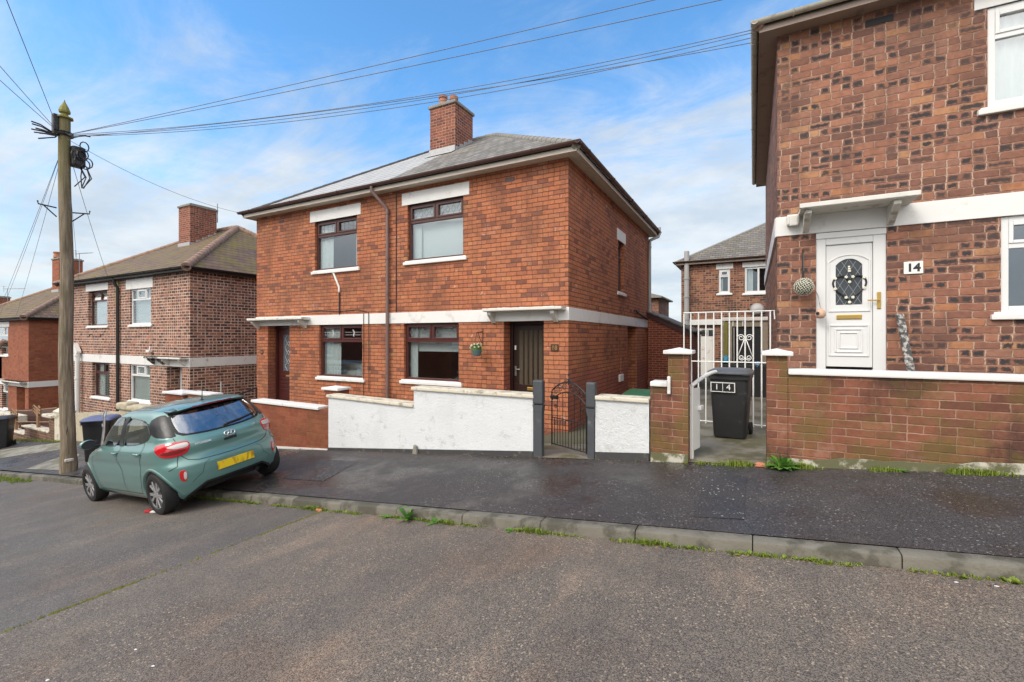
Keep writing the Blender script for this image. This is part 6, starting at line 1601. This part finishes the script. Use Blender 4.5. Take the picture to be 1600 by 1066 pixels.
# axle midpoint of the rear wheels; right-hand wheels stand on the pavement
fwd = (fl-rl).normalized(); left0 = Vector((-fwd.y, fwd.x, 0)).normalized()
rr_ = rl-left0*track; rr_.z = zpave(rr_.x, rr_.y)
lft = (rl-rr_).normalized(); up_ = fwd.cross(lft).normalized(); lft = up_.cross(fwd)
org = (rl+rr_)/2
MC = Matrix(((fwd.x, lft.x, up_.x, org.x), (fwd.y, lft.y, up_.y, org.y), (fwd.z, lft.z, up_.z, org.z), (0, 0, 0, 1)))
CAR = thing('parked_car', 'teal green five-door hatchback parked with two wheels up on the pavement', 'car', org)
t = NT('teal_car_paint'); p = t.pos()
fl_ = t.noise(p, 900.0, 2)
base = t.mix(t.m('MULTIPLY', fl_, .35), (.11, .235, .218), (.175, .325, .30))
drops = t.m('MULTIPLY', t.sm(t.vor(p, 70.0), .28, .12), t.m('GREATER_THAN', t.sep(t.vor(p, 70.0, out=1))[0], .55))
upz = t.sm(t.sep(t.n('ShaderNodeNewGeometry').outputs['Normal'])[2], .5, .9)
M['paint'] = t.done(t.bsdf(base, .34, .25, t.bump(t.m('MULTIPLY', drops, upz), .5, .006), .5, 1.0, .04))
M['car_black'] = plain('black_trim', (.014, .014, .015), .35, var=.1)
M['car_gloss'] = plain('gloss_black', (.016, .016, .018), .3, var=.1, spec=.3)
M['car_under'] = plain('underbody', (.008, .008, .008), .85)
M['car_glass'] = glass('car_glass', (.66, .70, .69), 1.0, .05)
M['car_rear_glass'] = glass('car_rear_glass', (.40, .43, .43), 1.6, .28)
M['car_lining'] = plain('car_lining', (.05, .05, .05), .9)
M['car_seat'] = plain('car_seat', (.03, .03, .032), .85)
M['lamp_red'] = plain('red_lamp', (.50, .008, .015), .1, var=.25, vs=20, coat=1.0)
M['lamp_dark'] = plain('dark_red_lamp', (.20, .004, .008), .12, coat=1.0)
M['lamp_white'] = plain('clear_lamp', (.55, .52, .50), .12, var=.12, vs=40, coat=1.0)
M['plate'] = None
t = NT('number_plate'); u_ = t.obj()
pt = t.pos(); nz = t.noise(t.vm('MULTIPLY', pt, (1, 1, .35)), 15.0, 2, .4)
M['plate'] = t.done(t.bsdf(t.mix(t.sm(nz, .46, .64), (.80, .56, .02), (.42, .22, .012)), .35, 0, None, .5))
M['alloy'] = plain('machined_alloy', (.52, .52, .53), .32, .75, var=.1)
M['alloy_dark'] = plain('dark_alloy', (.035, .035, .037), .4, .3)
M['badge'] = plain('chrome_badge', (.72, .73, .74), .15, .85)

def poly_of(pts): return [TS(p) for p in pts]
SIDE_F = poly_of([('x', 1.98, .955), ('x', 1.02, .960), ('x', .98, 1.36), ('x', 1.30, 1.365), ('x', 1.48, 1.30), ('x', 1.78, 1.12)])
SIDE_R = poly_of([('x', .91, .962), ('x', .36, .985), ('x', .10, 1.06), ('x', .09, 1.15), ('x', .26, 1.30), ('x', .87, 1.36)])
REAR = [(math.copysign(ty(y, z), y), z) for y, z in [(-.565, 1.065), (-.3, 1.035), (0, 1.025), (.3, 1.035), (.565, 1.065), (.575, 1.18), (.53, 1.35), (.3, 1.37), (0, 1.375), (-.3, 1.37), (-.53, 1.35), (-.575, 1.18)]]
SCREEN = [(1-s*.235*(.9 if z < 1.1 else .8), z) for s, z in ((0, 1.02), (.6, 1.02), (1, 1.03), (1, 1.2), (.95, 1.36), (.5, 1.385), (0, 1.39))]
DIFF = [(math.copysign(ty(y, z), y), z) for y, z in [(-.62, .15), (-.50, .28), (-.40, .345), (.40, .345), (.50, .28), (.62, .15)]]
holes = [SIDE_F, SIDE_R]
def shrink(poly, k):
    cx, cy = sum(p[0] for p in poly)/len(poly), sum(p[1] for p in poly)/len(poly); return [(cx+(p[0]-cx)*k, cy+(p[1]-cy)*k) for p in poly]
hole_side = [shrink(q, .97) for q in (SIDE_F, SIDE_R)]; hole_rear = shrink(REAR, .97)
ARCH = [(0.0, .295), (2.42, .295)]
ts = sorted({*[.3*i/44 for i in range(45)], *[.3+.4*i/90 for i in range(91)], *[.7+.3*i/44 for i in range(45)]})
zs = [.17+(.92-.17)*i/42 for i in range(43)]+[.92+(1.40-.92)*i/40 for i in range(1, 41)]+[1.40+.0855*i/14 for i in range(1, 15)]
def body(off=0.0, zmin=0.0, arches=True):
    mb = MB(); nt = len(ts); idx = {}
    def vid(i, j, s):
        if i == 0 or i == nt-1: s = 1
        k = (i, j, s)
        if k not in idx:
            p = SP(ts[i]*s, zs[j], off); 
            if i == 0 or i == nt-1: p.y = 0
            idx[k] = len(mb.v); mb.v.append(tuple(MC @ p))
        return idx[k]
    for s in (1, -1):
        for j in range(len(zs)-1):
            zc = (zs[j]+zs[j+1])/2
            if zc < zmin: continue
            for i in range(nt-1):
                tc = (ts[i]+ts[i+1])/2
                if any(inpoly(h, tc, zc) for h in hole_side) or inpoly(hole_rear, tc*s, zc) or inpoly(SCREEN, tc, zc) or inpoly(DIFF, tc*s, zc): continue
                if arches and .18 < tc < .95:
                    p = S(tc, zc)
                    if any((p.x-ax) ** 2+(zc-az) ** 2 < .335 ** 2 for ax, az in ARCH) and abs(p.y) > .5: continue
                q = (vid(i, j, s), vid(i+1, j, s), vid(i+1, j+1, s), vid(i, j+1, s))
                mb.f.append(q if s > 0 else q[::-1]); mb.mi.append(0)
    # roof cap
    top = [vid(i, len(zs)-1, 1) for i in range(nt)]+[vid(i, len(zs)-1, -1) for i in range(nt-2, 0, -1)]
    mb.f.append(tuple(top[::-1])); mb.mi.append(0)
    return mb
body().build('body', M['paint'], CAR, smooth=True)
body(-.03, .5, False).build('cabin_lining', M['car_lining'], CAR, smooth=True)
def patch(name, poly, off, mats, parent=CAR, border=None, rings=(1, .96, .9, .75, .5, .25, .01), smooth_it=1, bo=.0):
    """a skin patch following the body; the outer band takes the second material"""
    P = rnd_poly(poly, smooth_it) if smooth_it else poly
    P = dense(P, 4); cx, cy = sum(p[0] for p in P)/len(P), sum(p[1] for p in P)/len(P); mb = MB(); n = len(P)
    mb.v += [tuple(MC @ SP(a, b, -.006)) for a, b in P]
    for r in rings: mb.v += [tuple(MC @ SP(cx+(a-cx)*r, cy+(b-cy)*r, off*(1 if r < .999 else .8))) for a, b in P]
    for i in range(len(rings)):
        for k in range(n):
            l = (k+1) % n; mb.f.append((i*n+k, i*n+l, (i+1)*n+l, (i+1)*n+k)); mb.mi.append(1 if (border and i <= border) else 0)
    acc = 0
    for f_ in mb.f[n*(len(rings)-2):n*(len(rings)-1)]+mb.f[n:2*n]:
        q = [Vector(mb.v[i]) for i in f_]; nn = (q[1]-q[0]).cross(q[3]-q[0])
        c_ = (q[0]+q[2])/2-MC @ Vector((1.2, 0, .85)); acc += nn.dot(c_)
    if acc < 0: mb.f = [f_[::-1] for f_ in mb.f]
    return mb.build(name, mats, parent, smooth=True, auto=40)
def strip(mb, path, w, off=.003, n=8):
    pts = []
    for a, b in zip(path[:-1], path[1:]): pts += [(a[0]+(b[0]-a[0])*k/n, a[1]+(b[1]-a[1])*k/n) for k in range(n)]
    pts.append(path[-1]); P3 = [SP(a, b, off) for a, b in pts]
    for i in range(len(pts)):
        d = (P3[min(i+1, len(pts)-1)]-P3[max(i-1, 0)]).normalized(); nn = (SP(*pts[i], off+.01)-SP(*pts[i], off)).normalized(); sd = d.cross(nn)*w/2
        mb.v += [tuple(MC @ (P3[i]-sd)), tuple(MC @ (P3[i]+sd))]
    b = len(mb.v)-2*len(pts)
    for i in range(len(pts)-1): mb.f.append((b+2*i, b+2*i+1, b+2*i+3, b+2*i+2)); mb.mi.append(0)
G2 = [M['car_glass'], M['car_black']]
neg = lambda poly: [(-a, b) for a, b in poly][::-1]
for q in (SIDE_F, SIDE_R):
    for s in (1, -1): patch('side_window', shrink(q, 1.03) if s > 0 else neg(shrink(q, 1.03)), .004, G2, border=1)
patch('rear_window', shrink(REAR, 1.06), .005, [M['car_rear_glass'], M['car_gloss']], border=2, rings=(1, .95, .89, .84, .7, .45, .2, .01), smooth_it=1)
patch('windscreen', SCREEN[::-1], .004, G2, border=1, smooth_it=0); patch('windscreen', neg(SCREEN[::-1]), .004, G2, border=1, smooth_it=0)
# black quarter panels and pillars
QP = poly_of([('x', .06, 1.10), ('x', -.14, 1.065), ('y', .60, 1.045), ('y', .59, 1.10), ('y', .575, 1.25), ('y', .54, 1.35), ('x', .04, 1.36), ('x', .20, 1.295), ('x', .09, 1.17)])
for s in (1, -1): patch('quarter_panel', QP if s > 0 else neg(QP), .0035, M['car_gloss'], smooth_it=1)
BP = poly_of([('x', 1.025, .955), ('x', .905, .957), ('x', .865, 1.37), ('x', .985, 1.372)])
for s in (1, -1): patch('pillar_trim', BP if s > 0 else neg(BP), .0055, M['car_black'], smooth_it=0)
# shut lines
mb = MB()
PX_ = lambda L: [TS(p) for p in L]
for s in (1, -1):
    for path in ([('x', 1.95, .93), ('x', 2.02, .80), ('x', 2.03, .5), ('x', 1.92, .27)], [('x', .96, .95), ('x', .95, .6), ('x', .97, .27)],
                 [('x', .24, 1.03), ('x', .22, .86), ('x', .33, .62), ('x', .40, .40), ('x', .47, .27)], [('x', 1.92, .27), ('x', .45, .27)],
                 [('y', .62, .80), ('y', .56, .72), ('y', .45, .685), ('y', .2, .675), ('y', .0, .672)], [('y', .63, .99), ('y', .635, 1.04)], [('x', -.34, .62), ('x', -.42, .66), ('y', .64, .80)]):
        mb = MB(); strip(mb, [(a*s, b) for a, b in PX_(path)], .009); mb.build('panel_gap', M['car_black'], CAR)
# arch lips, liners, sills
for ax, az in ARCH:
    for s in (1, -1):
        mb = MB(); N = 40; k0_ = len(mb.v)
        angs = [radians(-8)+radians(196)*k/N for k in range(N+1)]
        for a in angs:
            for r, o in ((.372, .001), (.362, .009), (.338, .010), (.330, -.03)):
                x, z = ax+r*cos(a), max(.175, az+r*sin(a)); t_ = tx(x, z); mb.v.append(tuple(MC @ SP(t_*s, z, o)))
        for k in range(N):
            for q in range(3): mb.f.append((4*k+q, 4*k+q+1, 4*k+5+q, 4*k+4+q)); mb.mi.append(0)
        mb.build('arch_lip', M['paint'], CAR, smooth=True)
        mb = MB()
        for k in range(N):
            a, b = angs[k], angs[k+1]
            if cos(a) < 0 and ax < 1 and sin(a) < .35: continue
            yo_ = lambda a_: min(.735, S(tx(ax+.345*cos(a_), max(.2, az+.345*sin(a_))), max(.2, az+.345*sin(a_))).y-.03)
            P = lambda a_, y_: MC @ Vector((ax+.345*cos(a_), y_*s, max(.1, az+.345*sin(a_))))
            mb.face([P(a, yo_(a)), P(b, yo_(b)), P(b, .45), P(a, .45)])
        mb.build('arch_liner', M['car_under'], CAR)
mb = MB(); strip(mb, [q for q in DIFF[:]], .035, .004, 10); mb.build('diffuser_edge', M['car_black'], CAR)
mb = MB(); mb.bbox(-.24, 2.8, -.60, .60, .19, .36, .03, 0, MC); mb.bbox(-.40, .3, -.40, .40, .22, .46, .05, 0, MC)
for ax in (0, 2.42): mb.tube([MC @ Vector((ax, s*.7, .28)) for s in (-1, 1)], .05, 8)
mb.tube([MC @ Vector((-.45, -.35, .26)), MC @ Vector((.2, -.35, .27))], .03, 8); mb.build('underbody', M['car_under'], CAR)
# interior
mb = MB()
for x, y, w in ((1.12, .36, .44), (1.12, -.36, .44), (.22, .34, .6), (.22, -.34, .6)):
    R = MC @ Matrix.Translation((x, y, .42)); mb.bbox(-.1, .45, -w/2, w/2, 0, .22, .08, 0, R); R2 = R @ Matrix.Rotation(radians(-16), 4, 'Y'); mb.bbox(-.14, .02, -w/2, w/2, .1, .72, .07, 0, R2); mb.bbox(-.12, -.02, -.12, .12, .70, .90, .05, 0, R2)
mb.build('seats', M['car_seat'], CAR, smooth=True, auto=40)
mb = MB(); R = MC @ Matrix.Translation((1.62, -.36, .88)) @ Matrix.Rotation(radians(65), 4, 'Y'); mb.tube([R @ Vector((.18*cos(a), .18*sin(a), 0)) for a in [6.283*k/20 for k in range(20)]], .016, 6, closed=True); mb.tube([R @ Vector((-.18, 0, 0)), R @ Vector((.18, 0, 0))], .015, 6); mb.build('steering_wheel', M['car_seat'], CAR)
mb = MB(); mb.bbox(1.7, 2.2, -.7, .7, .70, .93, .06, 0, MC); mb.bbox(-.2, 2.2, -.68, .68, .36, .42, .02, 0, MC); mb.bbox(-.40, .1, -.48, .48, .42, .86, .04, 0, MC); mb.build('dashboard', M['car_lining'], CAR)
# tail lamps
for s in (1, -1):
    q = poly_of([('y', .505, .945), ('y', .515, .885), ('y', .55, .815), ('y', .62, .795), ('x', -.36, .785), ('x', -.25, .805), ('x', -.15, .90), ('x', -.10, .965), ('x', -.20, .985), ('x', -.36, .985), ('y', .60, .982), ('y', .525, .972)])
    if s < 0: q = neg(q)
    Lm = patch('tail_lamp', q, .009, M['lamp_red'], smooth_it=1)
    w = poly_of([('y', .52, .935), ('y', .53, .90), ('y', .62, .895), ('x', -.37, .905), ('x', -.30, .935), ('x', -.38, .955), ('y', .61, .958), ('y', .535, .958)])
    patch('reversing_lens', w if s > 0 else neg(w), .0112, M['lamp_white'], Lm, smooth_it=1)
    w = poly_of([('y', .54, .882), ('y', .575, .845), ('y', .64, .828), ('x', -.33, .822), ('x', -.25, .845), ('x', -.24, .872), ('x', -.32, .880)])
    patch('indicator_lens', w if s > 0 else neg(w), .0110, M['lamp_dark'], Lm, smooth_it=1)
    f = [(math.copysign(ty(y, z), s), z) for y, z in ((.615, .60), (.665, .60), (.685, .56), (.675, .455), (.625, .43), (.605, .50))]
    if s < 0: f = f[::-1]
    Fm = patch('bumper_reflector', f, .008, M['lamp_red'], smooth_it=1)
    if s > 0: patch('fog_lens', shrink([(math.copysign(ty(y, z), s), z) for y, z in ((.605, .57), (.64, .575), (.645, .47), (.615, .46))], .95), .011, M['lamp_white'], Fm, smooth_it=1)
def rearM(z, y=0.0, off=.012, tilt=0.0):
    p = SP(math.copysign(ty(y, z), y) if y else 1e-6, z, off); a = SP(math.copysign(ty(y+.02, z), y+.02), z, off)-SP(math.copysign(ty(y-.02, z), y-.02), z, off)
    yaw = atan2(a.x, a.y)
    return MC @ Matrix.Translation(p) @ Matrix.Rotation(-pi/2-yaw, 4, 'Z') @ Matrix.Rotation(radians(tilt), 4, 'X')      # local x to the right seen from behind
R = rearM(.525, tilt=3); mb = MB(); mb.bbox(-.262, .262, -.006, .004, -.057, .057, .004, 0, R); mb.build('number_plate', M['plate'], CAR)
for s in (1, -1):      # bumper scoop lines either side of the plate
    mb = MB(); strip(mb, [(math.copysign(ty(y, z), s), z) for y, z in ((.33, .655), (.40, .62), (.44, .50), (.56, .40))], .005, .002); mb.build('bumper_crease', M['car_black'], CAR)
R = rearM(.935, off=.006, tilt=-18); mb = MB()
mb.tube([R @ Vector((.075*cos(a), -.008, .04*sin(a))) for a in [6.283*k/28 for k in range(28)]], .0085, 6, closed=True)
for x in (-.026, .026): mb.tube([R @ Vector((x+.018, -.008, .03)), R @ Vector((x*.75, -.009, 0)), R @ Vector((x-.018, -.008, -.03))], .009, 6)
mb.tube([R @ Vector((-.028, -.009, -.006)), R @ Vector((.028, -.009, .006))], .007, 6); mb.build('badge', M['badge'], CAR, smooth=True)
R = rearM(.865, off=.004); mb = MB(); mb.bbox(-.09, .09, -.006, .01, -.018, .018, .008, 0, R); mb.build('tailgate_handle', M['car_black'], CAR)
text('lettering', 'HYUNDAI', .045, rearM(.905, .36, .006, -10) @ FRONT, M['badge'], CAR, .002); text('lettering', 'i10', .055, rearM(.955, -.40, .006, -15) @ FRONT, M['badge'], CAR, .002)
# roof spoiler with brake lamp, wiper, aerial
mb = MB(); N = 24
for k in range(N+1):
    y = -.54+1.08*k/N; e = 1-.75*abs(y/.54) ** 4; zt_ = 1.428-.045*(y/.54) ** 2; xb_ = -.10
    for p in ((xb_+.16, zt_+.020), (xb_-.04, zt_+.008), (-.19*e-.02, zt_-.012), (-.185*e-.02, zt_-.034), (xb_+.02, zt_-.045)): mb.v.append(tuple(MC @ Vector((p[0], y, p[1]))))
for k in range(N):
    for q in range(5): mb.f.append((5*k+q, 5*k+(q+1) % 5, 5*k+5+(q+1) % 5, 5*k+5+q)); mb.mi.append(1 if q in (2, 3) else 0)
mb.f += [(0, 1, 2, 3, 4), tuple(5*N+q for q in (4, 3, 2, 1, 0))]; mb.mi += [1, 1]
Sp = mb.build('spoiler', [M['paint'], M['car_black']], CAR, smooth=True, auto=35)
mb = MB(); mb.tube([MC @ Vector((-.205+.015*abs(y/.28) ** 2, y, 1.401)) for y in [-.28+.56*k/12 for k in range(13)]], .012, 6); mb.build('brake_lamp', M['lamp_dark'], Sp)
mb = MB(); P = [SP(math.copysign(ty(y, z), y), z, .022) for y, z in ((-.02, 1.055), (-.25, 1.075), (-.50, 1.105))]; mb.tube([MC @ q for q in P], .012, 6); mb.bbox(-.03, .03, -.02, .02, -.03, .02, .01, 0, rearM(1.045, off=.01)); mb.build('wiper', M['car_black'], CAR)
mb = MB(); mb.tube([MC @ Vector((.10, 0, 1.435)), MC @ Vector((.02, 0, 1.62))], [.009, .004], 6); mb.lathe([(.05, 0), (.045, .015), (.012, .035)], (0, 0, 0), 12, 0, MC @ Matrix.Translation((.10, 0, 1.43))); mb.build('aerial', M['car_black'], CAR)
# mirrors and handles
for s in (1, -1):
    bm = bmesh.new(); bmesh.ops.create_icosphere(bm, subdivisions=3, radius=1)
    for v in bm.verts: v.co = Vector((1.86+v.co.x*.085*(1 if v.co.x > 0 else .45), s*(.91+v.co.y*.105), 1.01+v.co.z*.075))
    mb = MB(); mb.addbm(bm, 0, MC); Mi = mb.build('mirror', M['paint'], CAR, smooth=True)
    mb = MB(); mb.tube([MC @ Vector((1.88, s*.76, .955)), MC @ Vector((1.875, s*.88, .965))], .022, 8); mb.lathe([(.004, 0), (.085, 0), (.08, .006)], (0, 0, 0), 18, 0, MC @ Matrix.Translation((1.815, s*.91, 1.01)) @ Matrix.Rotation(-pi/2, 4, 'Y') @ Matrix.Diagonal((.8, 1.1, 1, 1))); mb.build('mirror_glass', M['car_black'], Mi)
    for x in (1.14, .36):
        mb = MB(); pts = [SP(tx(x+d, .865)*s, .865+d*.02, o) for d, o in ((-.10, .004), (-.075, .026), (.06, .026), (.085, .004))]; mb.tube([MC @ q for q in pts], .014, 8); mb.build('door_handle', M['paint'], CAR, smooth=True)
# wheels
def wheel(x, s):
    W_ = bpy.data.objects.new('wheel', None); COL.objects.link(W_); W_.location = MC @ Vector((x, s*track/2, .292)); adopt(W_, CAR)
    R = MC @ Matrix.Translation((x, s*track/2, .292)) @ Matrix.Rotation(-s*pi/2, 4, 'X')      # local z = outboard
    mb = MB(); mb.lathe([(.205, -.09), (.24, -.098), (.275, -.088), (.291, -.06), (.293, .0), (.291, .06), (.275, .088), (.24, .098), (.212, .09), (.205, .08), (.20, .0)], (0, 0, 0), 40, 0, R); mb.build('tyre', M['rubber'], W_, smooth=True, auto=35)
    mb = MB(); mb.lathe([(.207, .0), (.207, .088), (.2, .09), (.19, .075), (.185, .03), (.01, .025)], (0, 0, 0), 36, 1, R)
    for k in range(5):
        a0 = 2*pi*k/5+.3
        for da in (-.20, .20):
            A, B = a0+da*.55, a0+da*1.35
            pts = [(.045*cos(a0)-.0, .045*sin(a0)), (.2*cos(B), .2*sin(B))]
            d = Vector((pts[1][0]-pts[0][0], pts[1][1]-pts[0][1], 0)); L = d.length; Q = R @ Matrix.Translation((pts[0][0], pts[0][1], .066)) @ Matrix.Rotation(atan2(d.y, d.x), 4, 'Z')
            mb.prism([(0, -.018), (L, -.020), (L, .020), (0, .014)], 'z', -.03, .014, 0, Q)
    mb.lathe([(.06, -.02), (.058, .018), (.03, .024), (.004, .024)], (0, 0, .06), 18, 0, R); mb.build('rim', [M['alloy'], M['alloy_dark']], W_, bevel=.003)
for x in (0, 2.42):
    for s in (1, -1): wheel(x, s)
for s in (1, -1):
    q = [(.80, .76), (.80, .66), (.92, .62), (.93, .70)]
    patch('headlamp', q if s > 0 else neg(q), .006, M['lamp_white'])
# ================================================================== sky, sun, camera
SUN_EL, SUN_AZ = radians(44), radians(205)        # compass bearing of the sun in the XY plane, clockwise from +Y
w = bpy.data.worlds.new('World'); scene.world = w; w.use_nodes = True
nt = w.node_tree; nt.nodes.clear()
class WT_(NT):
    def __init__(s, tree): s.t = tree
t = WT_(nt)
sky = t.n('ShaderNodeTexSky'); sky.sky_type = 'NISHITA'; sky.sun_disc = False; sky.sun_elevation = SUN_EL; sky.sun_rotation = SUN_AZ
sky.air_density = 1.0; sky.dust_density = 0.6; sky.ozone_density = 2.0; sky.altitude = 50
tc = t.n('ShaderNodeTexCoord').outputs['Generated']
P = t.sep(tc); el = t.m('MAXIMUM', P[2], 0.02)
pl = t.xyz(t.m('DIVIDE', P[0], t.m('ADD', el, .18)), t.m('DIVIDE', P[1], t.m('ADD', el, .18)), 0.0)
n1 = t.noise(t.vm('ADD', pl, (2.3, 1.1, 0)), .75, 8, .62, .5); n2 = t.noise(t.vm('MULTIPLY', t.vm('ADD', pl, (5.2, .7, 0)), (.6, 1.7, 1)), 1.5, 8, .66, .8)
cl = t.m('ADD', t.m('MULTIPLY', n1, .5), t.m('MULTIPLY', n2, .5))
low = t.sm(P[2], .62, .05)                            # more cloud low down
back = t.sm(P[1], .25, -.5)                            # and behind the eye, over the far side of the street
right = t.sm(P[0], -.75, .25)
cover = t.m('ADD', t.m('ADD', t.m('MULTIPLY', low, .24), t.m('MULTIPLY', back, .26)), t.m('MULTIPLY', t.m('MULTIPLY', right, low), .12))
mask = t.sm(t.m('ADD', cl, cover), .46, .74)
shade = t.noise(t.vm('ADD', pl, (1, 4, 0)), 1.7, 6, .6)
sund = t.m('ADD', t.m('MULTIPLY', t.m('MULTIPLY', P[1], -1.0), .8), t.m('MULTIPLY', P[2], .5))
ccol = t.mix(t.sm(shade, .3, .7), (2.1, 2.35, 2.6), (3.0, 3.1, 3.15))
ccol = t.mix(t.sm(sund, -.1, .8), ccol, t.mix(t.sm(P[2], .08, .42), (2.6, 2.75, 2.9), (9.2, 8.7, 8.1)))  # unseen clouds behind the eye, brightened to add fill light
haze = t.m('MULTIPLY', t.sm(P[2], .30, .0), .55)
skyc = t.mix(1.0, sky.outputs[0], (.52, .85, 1.0), 'MULTIPLY')
skyc = t.mix(haze, skyc, (1.5, 2.05, 2.6))
col = t.mix(t.m('MULTIPLY', mask, .92), skyc, ccol)
bg = t.n('ShaderNodeBackground'); t.link(col, bg.inputs[0]); bg.inputs[1].default_value = .15
wo = t.n('ShaderNodeOutputWorld'); t.link(bg.outputs[0], wo.inputs[0])
sl = bpy.data.lights.new('sun', 'SUN'); sl.energy = .9; sl.angle = radians(20); sl.color = (1, .94, .86)
so = bpy.data.objects.new('sun', sl); COL.objects.link(so)
sd = Vector((sin(SUN_AZ)*cos(SUN_EL), cos(SUN_AZ)*cos(SUN_EL), sin(SUN_EL)))
so.rotation_euler = sd.to_track_quat('Z', 'Y').to_euler(); so.location = (0, -20, 30)
cam = bpy.data.cameras.new('camera'); co = bpy.data.objects.new('camera', cam); COL.objects.link(co)
co.location = (0, 0, EYE); co.rotation_euler = (radians(90), 0, YAW)
cam.sensor_width = 36; cam.lens = 36*FPX/1600; cam.shift_y = -(533-HY)/1600; cam.clip_start = .05; cam.clip_end = 3000
scene.camera = co
vs = scene.view_settings; vs.view_transform = 'Standard'; vs.look = 'None'; vs.exposure = 1.0; vs.gamma = 1
scene.cycles.max_bounces = 8; scene.cycles.transparent_max_bounces = 16; scene.cycles.glossy_bounces = 4
scene.cycles.use_denoising = True
